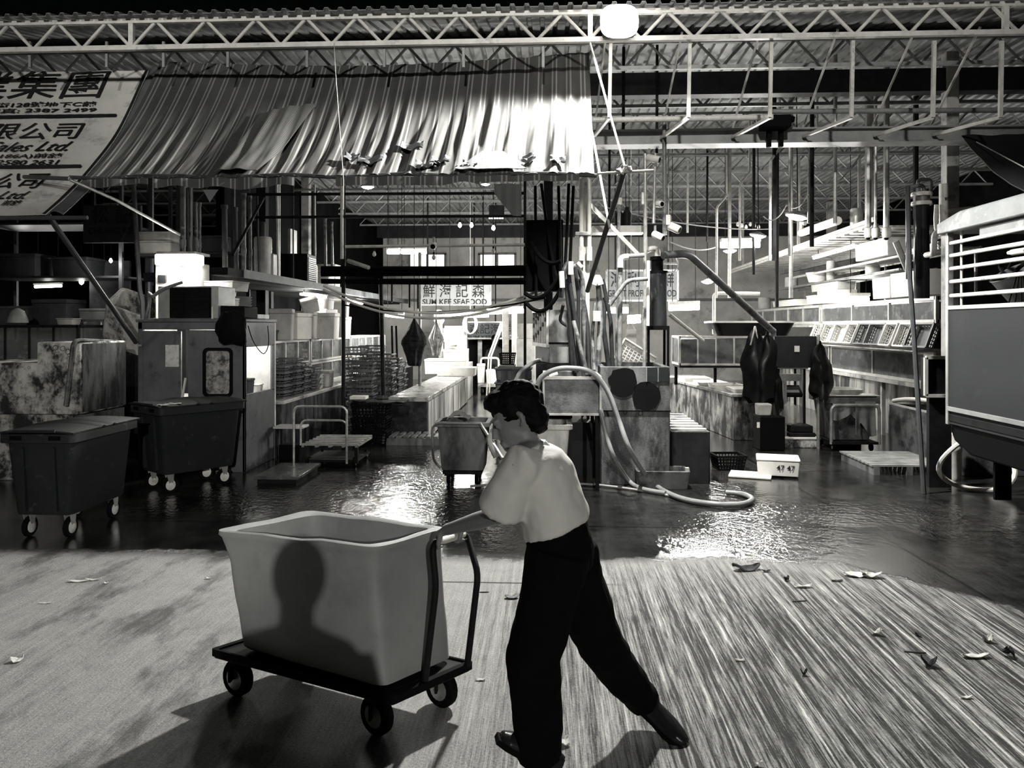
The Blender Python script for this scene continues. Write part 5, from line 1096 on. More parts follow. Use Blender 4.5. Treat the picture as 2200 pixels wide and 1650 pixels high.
sets = [([(1205, 640, 8.9), (1212, 580, 8.9), (1222, 562, 9.0), (1228, 790, 9.0)], .03, K_), ([(1212, 575, 9.1), (1240, 570, 9.15), (1252, 600, 9.2), (1258, 790, 9.2)], .03, G_), ([(1215, 600, 9.0), (1238, 800, 9.0)], .028, K_), ([(1222, 590, 8.95), (1250, 790, 8.95)], .026, K_),
        ([(1236, 575, 9.1), (1243, 640, 9.1), (1240, 790, 9.1)], .024, K_), ([(1246, 600, 9.3), (1262, 700, 9.2), (1266, 800, 9.1)], .03, K_), ([(1285, 600, 9.1), (1290, 690, 9.1), (1284, 800, 9.0)], .034, G_), ([(1295, 600, 9.2), (1312, 690, 9.2), (1316, 790, 9.2)], .026, K_),
        ([(1300, 640, 9.25), (1296, 700, 9.2), (1308, 790, 9.2)], .03, K_), ([(1278, 650, 9.1), (1272, 720, 9.1), (1277, 795, 9.0)], .022, G_), ([(1232, 690, 8.8), (1248, 750, 8.7), (1262, 806, 8.55)], .024, G_), ([(1210, 655, 8.9), (1202, 690, 9.0), (1218, 700, 9.0)], .02, K_)]
for i, (pts, r, mt) in enumerate(sets):
    pp_(pts, r, mt, 'dark plastic pipe in the upright bundle at the central pillar' if mt is K_ else ['grey plastic pipe in the upright bundle at the central pillar'][0], 'dark pipes bundled at the central pillar' if mt is K_ else 'grey pipes bundled at the central pillar')
for pts, r, lb in (([(1226, 562, 8.9), (1226, 590, 8.9)], .034, 'white pipe elbow cap at the left of the pipe bundle'), ([(1206, 583, 8.8), (1208, 618, 8.8)], .032, 'white pipe end at the far left of the pipe bundle'), ([(1276, 612, 9.0), (1284, 592, 9.0), (1290, 612, 9.0)], .04, 'big white pipe bend right of the service pillar'), ([(1282, 668, 9.0), (1282, 690, 9.0)], .05, 'wide white pipe collar below the big white bend'), ([(1240, 565, 8.95), (1250, 575, 8.95)], .028, 'short white pipe stub beside the service pillar')):
    pp_(pts, r, W_, lb)
pp_([(1331, 795, 9.15), (1333, 556, 9.15), (1345, 551, 9.15), (1384, 548, 9.15)], .03, G_, 'tall grey pipe with a white bend left of the dark filter cylinder')
b = MB(); b.tube(elbow([P(1333, 575, 9.12), P(1333, 553, 9.12), P(1350, 551, 9.12)], .06), .036, 10); solo('pipe_bend', b, W_, 'white bend on top of the tall grey pipe', 'pipe')
pp_([(1324, 790, 9.3), (1330, 440, 9.3)], .02, G_, 'slim grey pipe behind the tall grey one with a white cap')
b = MB(); b.cyl(P(1331, 440, 9.3), P(1331, 425, 9.3), .03, n=10); solo('pipe_end', b, W_, 'white cap on the slim grey pipe left of the filter cylinder', 'cap')
pp_([(1310, 655, 9.0), (1345, 606, 9.0), (1358, 601, 9.0), (1392, 599, 9.0)], .026, G_, 'grey pipe bending up into the side of the filter cylinder')
pp_([(1392, 700, 9.1), (1393, 560, 9.1)], .02, W_, 'white upright pipe touching the left side of the filter cylinder')
pp_([(1384, 800, 9.25), (1386, 640, 9.25), (1386, 330, 9.25)], .022, m_galv(), 'slim pale pole rising left of the filter cylinder past the cameras')
pp_([(1428, 505, 9.2), (1427, 245, 9.2)], .026, G_, 'thick pale pole hanging from the beam above the filter cylinder')
pp_([(1404, 480, 9.15), (1408, 330, 9.3)], .018, m_galv(), 'thin dark pole carrying the cameras above the filter cylinder')
fc = P(1415, 700, 9.4); zt = P(0, 590, 9.4).z
T = Thing('filter_cylinder', 'upright dark grey filter cylinder with a black neck on a black stand', 'filter', (fc.x, 9.5, fc.z))
b = MB(); b.lathe([(.118, fc.z), (.12, fc.z + .02), (.12, zt - .02), (.118, zt)], (fc.x, 9.52, 0), 28); T.part('body', b, mat('filter_shell', .03, .3, .1, .5, 5, dirt=.2, dv=.12, streak=.3))
b = MB(); b.lathe([(.13, zt), (.13, zt + .025), (.075, zt + .03), (.075, zt + .15), (.09, zt + .155), (.09, zt + .2), (.02, zt + .21)], (fc.x, 9.52, 0), 24); T.part('neck', b, m_black())
b = MB(); b.tube(elbow([(fc.x, 9.5, zt + .2), (fc.x, 9.5, zt + .3), (fc.x - .08, 9.48, zt + .3), (fc.x - .14, 9.45, zt + .27)], .05), .034, 10); T.part('outlet', b, W_)
x0, x1 = P(1392, 0, 9.3).x, P(1440, 0, 9.3).x
T = Thing('filter_stand', 'black four-legged stand under the filter cylinder', 'stand', ((x0 + x1) / 2, 9.5, 1.3))
b = MB(); b.box(x0, x1, 9.36, 9.7, fc.z - .05, fc.z); T.part('top', b, m_black())
for xx in (x0, x1 - .03):
    for y in (9.36, 9.66): b = MB(); b.box(xx, xx + .03, y, y + .03, .72, fc.z - .05); T.part('leg', b, m_black())
pp_([(1425, 548, 9.35), (1478, 545, 9.6), (1661, 712, 11.4)], .05, mat('slope_pipe', .13, .45, 0, .3, 6, dirt=.3, dv=.03), 'long thick pipe sloping down from the filter to the hanging aprons', rd=.12)
a = P(1660, 712, 11.4); pipe('water_pipe', [a, Vector((a.x, 11.4, .0))], .05, mat('slope_pipe', .13), 'thick upright pipe under the lower end of the sloping one')
b = MB(); [b.tube([P(1436 + 0, 674 + 6 * k, 9.8), P(1510, 732 + 4 * k, 12)], .028, 8) for k in range(1)]; solo('water_pipe', b, W_, 'pale pipe sloping right behind the filter cylinder stand', 'pipe')
for c, aim, r, L, lb in (((1403, 341, 9.2), (1, -.5, -.35), .045, .17, 'white bullet camera under the beam at the left pole'), ((1414, 438, 9.2), (.6, -1, -.2), .04, .15, 'pale bullet camera on the thin pole level with the brace'), ((1448, 489, 9.2), (.9, -.5, -.5), .05, .16, 'white hooded camera right of the filter poles'), ((1414, 507, 9.15), (.8, -.6, -.5), .045, .15, 'pale camera low on the poles above the filter neck')):
    camera_thing(P(*c), aim, lb, r, L)
b = MB(); a0, a1, b0, b1 = R(1430, 462, 1440, 484, 9.2); b.box(a0, a1, 9.17, 9.22, b0, b1); solo('junction_box', b, W_, 'small white junction box on the pole beside the hooded camera', 'box', bev=.006)
b = MB(); a0, a1, b0, b1 = R(1377, 413, 1384, 440, 9.2); b.box(a0, a1, 9.17, 9.22, b0, b1); solo('junction_box', b, m_galv(), 'narrow grey junction box on the slim pale pole', 'box', bev=.006)
b = MB(); [b.lathe([(.05, 0), (.055, .02), (.055, .18), (.03, .22), (.02, .26)], P(px, 492, 9.8), 12) for px in (1330,)]; solo('pump_motor', b, m_darkmetal(), 'left dark pump motor on the bracket by the service pillar', 'pump')
b = MB(); b.lathe([(.05, 0), (.055, .02), (.055, .2), (.03, .24), (.02, .28)], P(1347, 492, 9.8), 12); solo('pump_motor', b, m_darkmetal(), 'right dark pump motor on the bracket by the service pillar', 'pump')
b = MB(); b.box(P(1272, 0, 9.7).x, P(1384, 0, 9.7).x, 9.65, 9.95, P(0, 508, 9.7).z, P(0, 494, 9.7).z); solo('wall_bracket', b, W_, 'pale bracket shelf running right from the service pillar', 'bracket')
crate(P(1360, 768, 10.2) + Vector((0, 0, -.05)), .5, .34, .1, 'white mesh tray leaning behind the tall concrete tank', mat('white_plastic', .7, .5), rot=(RAD(60), RAD(32), 0), name='mesh_tray')
b = MB(); q = P(1360, 790, 10.2); b.box(q.x - .28, q.x + .28, 10.05, 10.5, 0, q.z - .19); solo('tray_stand', b, m_darkmetal(), 'dark stand behind the tall concrete tank under the leaning white mesh tray', 'stand')
b = MB(); q = P(1357, 748, 10.8); b.box(q.x - .07, q.x + .07, 10.8, 10.95, q.z, q.z + .26); b.tube([(q.x - .05, 10.87, q.z + .26), (q.x, 10.87, q.z + .38), (q.x + .05, 10.87, q.z + .26)], .012, 6); b.tube([(q.x, 10.87, q.z + .37), (q.x, 10.87, zceil(10.87))], .005, 5); solo('carrier_bag', b, m_styro(), 'white bag with a loop handle behind the leaning mesh tray', 'bag', bev=.015)
# hoses
def hose(pts, r, mt, label): b = MB(); b.tube(smooth_path(pts, 7), r, 10); return solo('water_hose', b, mt, label, 'hose')
hp = [P(1152, 838, 8.05), P(1162, 812, 8.05), P(1190, 795, 8.05), P(1225, 791, 8.05), P(1270, 800, 8.05), P(1305, 840, 8.05), P(1330, 905, 8.0), P(1355, 970, 7.9), PZ(1400, 1035, .06), PZ(1455, 1068, .03), PZ(1530, 1083, .03), PZ(1590, 1084, .03), PZ(1616, 1073, .03), PZ(1595, 1062, .03), PZ(1560, 1058, .03)]
hose(hp, .028, mat('wet_hose', .24, .35, 0, .15, 6), 'thick hose arching over the mottled tank down to a loop on the wet floor')
hose([P(1290, 880, 8.15), P(1303, 935, 8.1), P(1320, 985, 8.05), PZ(1350, 1032, .05), PZ(1378, 1050, .03), PZ(1430, 1060, .03)], .026, mat('wet_hose', .3), 'second hose drooping from the tall tank to the trough')
hose([PZ(1010, 1045, .02), PZ(1120, 1038, .02), PZ(1260, 1040, .02), PZ(1390, 1056, .015), PZ(1510, 1080, .015)], .013, mat('thin_hose', .4, .4), 'thin pale cable lying along the wet floor before the tanks')
hose([P(1100, 842, 9.8), P(1110, 815, 9.8), P(1122, 795, 9.8), P(1148, 778, 9.8), P(1165, 772, 9.6)], .028, mat('wet_hose', .3), 'hose curving out of the dark crate stack to the raised box tank')
# far signs and lamps right of the pillar
sign(1303, 581, 1456, 646, 17, 'wide shop signboard seen between the pipes right of the pillar', [('GREAT PROFIT SEAFOOD', 1306, 626, 1453, 640, {'bold': .012}), ('鴻 利 海 鮮', 1312, 588, 1448, 620, {'bold': .006})], mat('sign_pale', .16, .6))
tube_lamp(P(1302, 667, 14), P(1350, 667, 14), 'lit tube seen between the central pipes under the wide signboard', 70, .05, 16)
tube_lamp(P(1348, 690, 15), P(1376, 688, 15), 'small lit tube just left of the filter cylinder', 30, .05, 16)
tube_lamp(P(1437, 662, 14), P(1502, 660, 14), 'lit tube right of the filter cylinder', 70, .05, 16)
b = MB(); c = P(1436, 566, 12); b.lathe([(.14, -.02), (.16, -.02), (.16, .02), (.14, .02)], c, 24, Matrix.Rotation(pi / 2, 3, 'X'), cap=False); b.f += [[k, (k + 1) % 24, 72 + (k + 1) % 24, 72 + k] for k in range(24)]; b.bar(c + Vector((-.15, 0, 0)), c + Vector((.15, 0, 0)), .03); b.bar(c + Vector((0, 0, .15)), Vector((c.x, c.y, zceil(c.y))), .02); solo('hanging_ring', b, m_steel(), 'round steel ring fitting hanging right of the filter neck', 'ring')

# ================================================================ right side: counter, tanks, aprons
T = Thing('stall_counter', 'long stained counter running back from the hanging aprons on the right', 'counter', (3, 14, 0))
pg = [(2.82, 11.9), (3.5, 11.9), (3.1, 16.5), (2.25, 16.5)]
b = MB(); b.prism(pg, 'z', 0, .66); T.part('base', b, mat('streaked_concrete', .45, .5, 0, .38, 6, dirt=.5, dv=.03, dsc=4.5, streak=.45), bev=.008)
b = MB(); b.prism([(2.79, 11.87), (3.52, 11.87), (3.12, 16.5), (2.22, 16.5)], 'z', .66, .71); T.part('worktop', b, mat('wet_slab_edge', .42), bev=.008)
for i, (x, y, w, h, lb) in enumerate(((3.1, 12.3, .5, .06, 'flat white tray at the near end of the right counter'), (2.95, 13.0, .5, .07, 'flat white tray second from the near end of the right counter'), (2.85, 13.8, .5, .05, 'flat white tray in the middle of the right counter'), (2.75, 14.7, .5, .07, 'flat white tray far along the right counter'))):
    b = MB(); b.tub(-w / 2, w / 2, -.3, .3, 0, h, .02, .02, .03, 0, .015, 2); o = to_obj('fish_tray', b, m_styro(), None); tag(o, lb, 'tray'); o.location = (x, y, .712)
b = MB(); b.lathe([(.02, 0), (.16, .02), (.2, .12), (.19, .125), (.14, .04), (.02, .03)], P(1450, 795, 12.8).xy.to_3d() + Vector((-.0, 1.1, .715)), 20); solo('wash_basin', b, m_styro(), 'round white basin on the far part of the right counter', 'basin')
x0, x1, z0, z1 = R(1460, 722, 1655, 785, 13.0)
glass_tank(x0, x1, 13.0, 13.7, z0, z1, 'raised fish tank with bright panes behind the hanging aprons', 5, fm=mat('tank_frame_pale', .5), water=.9, wm=mat('bright_murky_water', .22, .3, 0, .6, 4, dirt=.4, dv=.04, dsc=5))
b = MB(); [b.box(x, x + .05, y, y + .05, .715 if y > 13.5 else .0, z0) for x in (x0 + .02, x0 + .7, x1 - .1) for y in (13.62,)]; b.box(x0, x1, 13.0, 13.7, z0 - .04, z0 - .003); solo('tank_stand', b, m_darkmetal(), 'dark legs under the raised fish tank with bright panes', 'stand')
x0, x1, z0, z1 = R(1532, 692, 1712, 718, 12.9)
T = Thing('fish_tub', 'long shallow dark tub with a bright rim over the raised fish tank', 'tub', ((x0 + x1) / 2, 13.3, z0)); b = MB(); b.tub(x0, x1, 12.9, 13.7, P(0, 722, 13).z + .003, z1, .04, .1, .12, 0, .04); T.part('body', b, mat('dark_tub', .012, .3), bev=.01)
b = MB(); b.tub(x0 - .01, x1 + .01, 12.89, 13.71, z1 - .012, z1 + .012, .04, 0, .12, 0, .03); T.part('rim', b, m_styro())
pipe('frame_pipe', [P(1534, 718, 13.2), P(1534, 632, 13.2), P(1545, 630, 13.2), P(1632, 631, 13.2)], .03, W_, 'white square pipe frame over the dark shallow tub', round_=.05)
x0, x1, z0, z1 = R(1664, 722, 1756, 790, 11.2)
b = MB(); b.box(x0, x1, 11.2, 11.24, z0, z1); b2 = solo('dark_board', b, mat('slate_board', .02, .6, spec=.2), 'dark board with a small pale sticker hung beside the thick upright pipe', 'board', bev=.006)
a0, a1, c0, c1 = R(1707, 743, 1718, 756, 11.19); b = MB(); b.box(a0, a1, 11.193, 11.198, c0, c1); st_ = to_obj('sticker', b, m_styro(), Matrix.Translation(b2.location)); st_.parent = b2
x0, x1, z0, z1 = R(1668, 788, 1734, 940, 11.5)
T = Thing('side_table', 'narrow metal table under the dark stickered board', 'table', ((x0 + x1) / 2, 11.8, 0)); b = MB(); b.box(x0, x1, 11.45, 12.0, z1 - .03, z1); T.part('tabletop', b, m_steel(), bev=.005)
for xx in (x0 + .02, x1 - .05):
    for y in (11.5, 11.93): b = MB(); b.box(xx, xx + .03, y, y + .03, 0, z1 - .03); T.part('leg', b, m_darkmetal())
b = MB(); b.box(x0 + .04, x0 + .3, 11.5, 11.8, z1 + .003, z1 + .03); solo('chopping_board', b, m_styro(), 'pale board lying on the narrow metal table', 'board', bev=.006)
b = MB(); b.box(x0, x0 + .3, 11.3, 11.42, .95, 1.05); b.box(x0 + .05, x0 + .09, 11.3, 11.42, 0, .95); solo('parts_bin', b, m_steel(), 'small metal bin on a post below the narrow table', 'bin')
# aprons
def apron(px, py, w, h, D, label, seed, mt=None):
    c = P(px, py, D); T = Thing('rubber_apron', label, 'apron', c - Vector((0, 0, h)))
    rings = []
    for j in range(15):
        v = j / 14; ww = w * (.24 + .76 * min(1, v * 2.6) ** .6) * (1 + .12 * noise.noise(Vector((v * 5, seed, 0)))); ring = []
        for k in range(24):
            a = 2 * pi * k / 24; fold = 1 + .22 * sin(a * 4 + seed) * v + .3 * noise.noise(Vector((cos(a) * 1.6, sin(a) * 1.6, v * 3 + seed)))
            ring.append(c + Vector((ww / 2 * cos(a) * fold + .05 * noise.noise(Vector((v * 3, seed, 5))), .10 * sin(a) * fold * min(1, v * 3), -h * v + .06 * sin(a * 2 + seed) * v)))
        rings.append(ring)
    b = MB(); b.loft(rings); T.part('cloth', b, mt or mat('black_rubber_cloth', .004, .35, 0, .2, 5, spec=.3))
    b = MB(); [b.tube([c + Vector((0, 0, .05)), c + Vector((s * w * .22, -.04, -h * .22))], .012, 6) for s in (-1, .6)]; T.part('strap', b, mat('white_plastic', .7) if seed < 2 else m_black()); return T
apron(1622, 708, .34, 1.02, 11.25, 'big black rubber apron with pale straps hanging from the sloping pipe', 1, mat('grey_rubber_cloth', .012, .28, 0, .3, 4))
apron(1648, 720, .3, .95, 11.2, 'black apron hanging against the thick upright pipe, right of the strapped one', 4)
apron(1762, 740, .28, .72, 11.0, 'black raincoat hanging on the short post right of the dark board', 7)
apron(1668, 795, .16, .6, 11.2, 'small dark cloth hanging right of the thick upright pipe', 9)
b = MB(); x = P(1758, 0, 11.15).x; b.cyl((x, 11.15, 0), (x, 11.15, P(0, 718, 11.15).z), .024, n=10); solo('apron_post', b, m_galv(), 'short pale post holding the hanging raincoat', 'post')
b = MB(); q = P(1642, 893, 11.0); b.box(q.x - .11, q.x + .10, 10.95, 11.12, q.z, q.z + .17, .012, .01); o = solo('plastic_box', b, m_foamg, 'pale translucent plastic box on the black bin under the aprons', 'box', bev=.02)
x0, x1, z0, z1 = R(1625, 896, 1678, 950, 11.1); b = MB(); b.box(x0, x1, 10.9, 11.3, 0.0, q.z - .003); o = solo('black_bin', b, m_black(), 'black square bin with a pale tag under the hanging aprons', 'bin', bev=.015)
a0, a1, c0, c1 = R(1624 + 2, 907, 1632, 919, 10.9); b = MB(); b.box(a0, a1, 10.893, 10.899, c0, c1); st_ = to_obj('tag', b, m_styro(), Matrix.Translation(o.location)); st_.parent = o
# concrete block with a scale on it
q = PZ(1682, 962); x1 = P(1758, 962, q.y).x; zt = P(0, 928, q.y).z
T = Thing('concrete_block', 'stained pale box of concrete on the wet floor under the scale', 'block', ((q.x + x1) / 2, q.y + .25, 0)); b = MB(); b.box(q.x, x1, q.y, q.y + .5, 0, zt - .03); T.part('body', b, m_conc_pale(), bev=.01); b = MB(); b.box(q.x - .02, x1 + .03, q.y - .02, q.y + .52, zt - .03, zt); T.part('slab', b, m_styro(), bev=.01)
T = Thing('weighing_scale', 'electronic scale with a tilted display standing on the pale concrete block', 'scale', ((q.x + x1) / 2, q.y + .25, zt)); xm = (q.x + x1) / 2 + .05
b = MB(); b.box(xm - .2, xm + .18, q.y + .03, q.y + .45, zt + .003, zt + .06); b.box(xm - .17, xm + .15, q.y + .06, q.y + .42, zt + .06, zt + .16); T.part('base', b, m_darkmetal(), bev=.015)
b = MB(); b.cyl((xm - .12, q.y + .42, zt + .1), (xm - .12, q.y + .42, zt + .62), .02, n=10); T.part('column', b, m_galv())
b = MB(); b.obox = None; M_ = Matrix.Translation((xm - .1, q.y + .3, zt + .64)) @ Matrix.Rotation(RAD(35), 4, 'X'); b2 = MB(); b2.box(-.15, .15, -.11, .11, -.03, .03); b.merge(b2, M_); dsp = T.part('display', b, m_darkmetal(), bev=.01)
b2 = MB(); b2.box(-.11, .11, -.07, -.01, .03, .034); b3 = MB(); b3.merge(b2, M_); T.part('screen', b3, m_foamg)
b = MB(); b.lathe([(.02, 0), (.1, .03), (.13, .14), (.09, .28), (.02, .34)], (xm - .17, q.y + .12, zt + .165), 12); b.v = [v + Vector((.03 * noise.noise(v * 8), .03 * noise.noise(v * 9 + Vector((3, 0, 0))), 0)) for v in b.v]; solo('plastic_sack', b, glassy('clear_plastic', .6, .35), 'clear crumpled plastic bag on the scale over the concrete block', 'bag')
b = MB(); q2 = P(1678, 910, 11.3); b.box(q2.x - .06, q2.x + .1, 11.35, 11.5, 0, q2.z + .1); solo('white_can', b, m_styro(), 'white can behind the concrete block under the scale', 'can', bev=.02)
# wire trolley with draped cloth
D = PZ(1830, 968).y; x0, x1 = P(1772, 0, D).x, P(1890, 0, D).x; zt = P(0, 846, D).z
T = Thing('tub_trolley', 'wheeled tub draped with cloth behind a bent pale handle on the right', 'trolley', ((x0 + x1) / 2, D + .35, 0))
b = MB(); b.tub(x0 + .05, x1 - .05, D, D + .65, .14, zt, .02, .06, .04, .05, .03); T.part('tub', b, mat('stained_trough', .18), bev=.006)
b = MB(); b.tub(x0, x1, D - .05, D + .7, zt - .004, zt + .03, .09, .05, .04, 0, .0); T.part('rim', b, mat('tank_rim', .5))
loop_handle(T, x0 + .06, x1 - .04, D - .08, .1, zt - .1, 0, .022)
b = MB(); b.box(x0 + .06, x1 - .06, D - .1, D + .6, .1, .135); T.part('base', b, m_darkmetal())
for xx in (x0 + .12, x1 - .12):
    for y in (D, D + .5): wheel(T, (xx, y, .05), .05, .04)
def drape(xa, xb, zl, zu, y, label, seed):
    b = MB(); b.sheet(lambda u, v: Vector((xa + (xb - xa) * u, y - .02 - .04 * sin(u * 11 + seed) * v, zu - (zu - zl) * v * (.6 + .4 * abs(sin(u * 3 + seed))))), 26, 14, .008); return solo('wet_cloth', b, mat('wet_cloth', .3, .8, 0, .2, 5), label, 'cloth')
drape(x0 + .09, x0 + .42, .42, zt - .05, D - .02, 'pale cloth draped over the left of the wheeled tub on the right', 1); drape(x0 + .40, x1 - .08, .2, zt - .05, D - .03, 'longer pale cloth draped over the right of the wheeled tub', 2.2)
c = P(1812, 842, 11.6); b = MB(); b.tub(c.x - .24, c.x + .24, 11.4, 11.95, .45, P(0, 828, 11.6).z, .03, .05, .1, 0, .03); solo('white_tub', b, mat('white_tub', .6, .5, 0, .15, 6, dirt=.25, dv=.3), 'white tub standing behind the cloth-draped wheeled one', 'tub')
b = MB(); b.box(c.x - .2, c.x + .2, 11.45, 11.9, 0, .446); solo('tub_stand', b, m_darkmetal(), 'dark stand under the white tub', 'stand')

# ---------------------------------------------------------------- wall of tanks on the right
KR = 1.233; X = 5.3; zr = lambda z: 1.75 + (z - 1.75) * KR
m_fr = mat('tank_frame_pale', .5); Y0 = 8.75
for y0, y1, lb, n in ((8.75, 12.3, 'upper right-hand fish tank nearest the truck', 3), (12.4, 16.5, 'upper right-hand fish tank farther down the aisle, pale and bright', 5)):
    glass_tank(X, X + .7, y0 * KR, y1 * KR, zr(1.78), zr(2.08), lb, n, 'y', fm=m_fr, water=.8, wm=mat('bright_murky_water', .4) if y0 > 12 else m_water(), fw=.05)
for y0, y1, lb, n in ((8.95, 11.9, 'lower right-hand fish tank with big dark panes', 2), (12.0, 16, 'lower right-hand fish tank farther down the aisle', 4)):
    glass_tank(X, X + .7, y0 * KR, y1 * KR, zr(1.08), zr(1.46), lb, n, 'y', fm=m_fr, water=.85, fw=.045)
T = Thing('tank_rack', 'long stained rack carrying the two rows of fish tanks on the right', 'rack', (5.65, 15, 0))
for z in (zr(1.08) - .064, zr(1.78) - .064): b = MB(); b.box(X - .05, X + .75, 10.75, 20.4, z, z + .06); T.part('shelf', b, mat('wet_slab_edge', .42))
for y in (10.85, 12.6, 14.75, 17.2, 20.3): b = MB(); b.box(X + .02, X + .08, y - .03, y + .03, 0, zr(1.08) - .064); b.box(X + .752, X + .8, y - .03, y + .03, 0, 1.75); T.part('upright', b, mat('tank_rim', .5))
b = MB(); b.box(X - .33, X + .02, 10.75, 20.4, 1.393, 1.413); T.part('crate_ledge', b, mat('wet_slab_edge', .42))
b = MB(); b.box(X + .2, X + .24, 10.75, 20.4, 0, zr(1.08) - .064); T.part('back_panel', b, mat('streaked_panel', .5))
b = MB(); b.box(X + .08, X + .8, 10.62, 10.72, 0, 2.18); T.part('end_panel', b, mat('dark_board_wet', .06, .5))
b = MB(); b.box(X - .06, X - .03, 10.75, 11.03, zr(1.08), zr(1.46)); T.part('corner_board', b, m_styro())
m_wcr = mat('white_plastic', .7); gcr = mat('grey_crate', .16, .5)
for i, (px, mt, lb) in enumerate(((1765, m_wcr, 'leftmost white crate'), (1790, m_wcr, 'second white crate from the left'), (1815, m_wcr, 'third white crate from the left'), (1842, m_wcr, 'white-edged crate left of the dark ones'), (1868, gcr, 'first dark crate'), (1893, gcr, 'second, narrower dark crate'), (1925, m_wcr, 'white hand-holed crate past the dark ones'), (1962, m_wcr, 'big white crate near the truck'), (1990, gcr, 'grey crate beside the truck, rightmost'))):
    q = PX(px, 722, X - .15); w = .37 if i < 7 else .44
    T = Thing('fish_crate', lb + ' in the row leaning under the upper right-hand tanks', 'crate', (q.x, q.y, 1.42), 0, 'crates leaning on the right rack')
    b = MB(); b2 = crate_mb(w, .34, .12, 7, 6, 3, .014); b.merge(b2, Matrix.Translation((q.x, q.y, 1.575)) @ Matrix.Rotation(RAD(-90 + 6 * (i % 3)), 4, 'Z') @ Matrix.Rotation(RAD(68), 4, 'X'))
    T.part('lattice', b, mt, smooth=0)
    b = MB(); b2 = MB(); b2.box(-w * .42, w * .42, -.14, .14, .014, .022); b.merge(b2, Matrix.Translation((q.x, q.y, 1.575)) @ Matrix.Rotation(RAD(-90 + 6 * (i % 3)), 4, 'Z') @ Matrix.Rotation(RAD(68), 4, 'X')); T.part('base_panel', b, mt, smooth=0)
def onx(px, z, XX): q = PX(px, 600, XX); return Vector((XX, q.y, z))
def boxx(px0, px1, z0, z1, XX, d, label, **k):           # a box whose long face looks into the aisle
    a = PX(px0, 700, XX).y; c = PX(px1, 700, XX).y; return foam((XX + d / 2, (a + c) / 2, z0), abs(a - c), d, z1 - z0, label, pi / 2, **k)
boxx(1873, 1910, zr(2.08) + .03, zr(2.36), X, .5, 'white foam box on the tanks left of the long white one near the truck', lid=False)
boxx(1912, 1992, zr(2.08) + .03, zr(2.40), X, .5, 'long white foam box on the tanks nearest the truck', lid=False)
boxx(1732, 1752, zr(2.08) + .03, zr(2.25), X, .4, 'small white foam box on the far right-hand tanks'); boxx(1755, 1795, zr(2.08) + .03, zr(2.3), X, .4, 'white foam box with dark side on the far right-hand tanks', lid=False); boxx(1660, 1708, zr(2.08) + .03, zr(2.22), X, .4, 'low white foam box farthest back on the right-hand tanks')
boxx(1742, 1798, zr(2.3) + .004, zr(2.42), X + .02, .35, 'flat foam tray stacked on the far right-hand boxes', lid=False, mt=m_foamg)
# goods shelf above the tanks
for k, (z, ya, yb, lb) in enumerate(((zr(2.62), 10.8, 17.2, 'long pipe shelf edge above the right-hand foam boxes'), (zr(2.45), 12, 18.5, 'lower pipe shelf edge above the right-hand tanks'))):
    b = MB(); b.tube([(X + .05, ya, z), (X + .05, yb, z - .02)], .022, 8); b.tube([(X + .6, ya, z), (X + .6, yb, z - .02)], .022, 8); [b.bar((X + .05, y, z), (X + .6, y, z), .05, .02) for y in [ya + .11 * i for i in range(int((yb - ya) / .11))]]; [b.bar((X + (.64 if k else .69), y, z), (X + (.64 if k else .69), y, 2.2), .03) for y in (ya + .3, (ya + yb) / 2, yb - .3)]
    solo('pipe_shelf', b, mat('tank_rim', .5) if k == 0 else m_steel(), lb, 'shelf')
boxx(1836, 1906, zr(2.62) + .026, zr(2.87), X - .08, .4, 'pale foam box slung under the slatted canopy on the right', lid=False, mt=mat('grey_white_foam', .6, .7))
for px, lb in ((1757, 'pale round basket beside the pipe shelf'), (1925, 'pale round basket on the pipe shelf nearest the truck')):
    q = onx(px, zr(2.62) + .026 if px > 1900 else zr(2.45) + .026, X + .2); b = MB(); b.lathe([(.17, 0), (.23, .18), (.24, .2), (.22, .2), (.16, .02)], q, 20); [b.lathe([(.178 + .012 * k, .036 * k + .012), (.184 + .012 * k, .036 * k + .024)], q, 20) for k in range(4)]; solo('round_basket', b, m_wcr, lb, 'basket')
for px, z, h, r, lb in ((1785, 2.465, .34, .07, 'pale upright can on the lower pipe shelf'), (1952, 2.645, .2, .12, 'white bowl-like can on the pipe shelf by the truck'), (1875, 2.465, .14, .1, 'small pale pot on the lower pipe shelf'), (1700, 2.465, .2, .12, 'barrel far along the lower pipe shelf'), (1642, 2.112, .25, .13, 'pale drum at the far end of the right-hand tanks')):
    q = onx(px, zr(z - .02) + .026 if z > 2.2 else zr(2.08) + .03, X + .3); h *= 1.2; r *= 1.2; b = MB(); b.lathe([(r * .9, 0), (r, .02), (r, h - .03), (r * .9, h), (.01, h)], q, 16); solo('storage_can', b, m_styro() if 'white' in lb else m_foamg, lb, 'can')
b = MB(); q = onx(1990, zr(2.62) + .065, X + .1); b.tube([q + Vector((0, .5, -.03)), q + Vector((0, -.4, -.0))], .04, 8); solo('white_tube', b, W_, 'thick white pipe lying on the shelf over the long foam box', 'pipe')
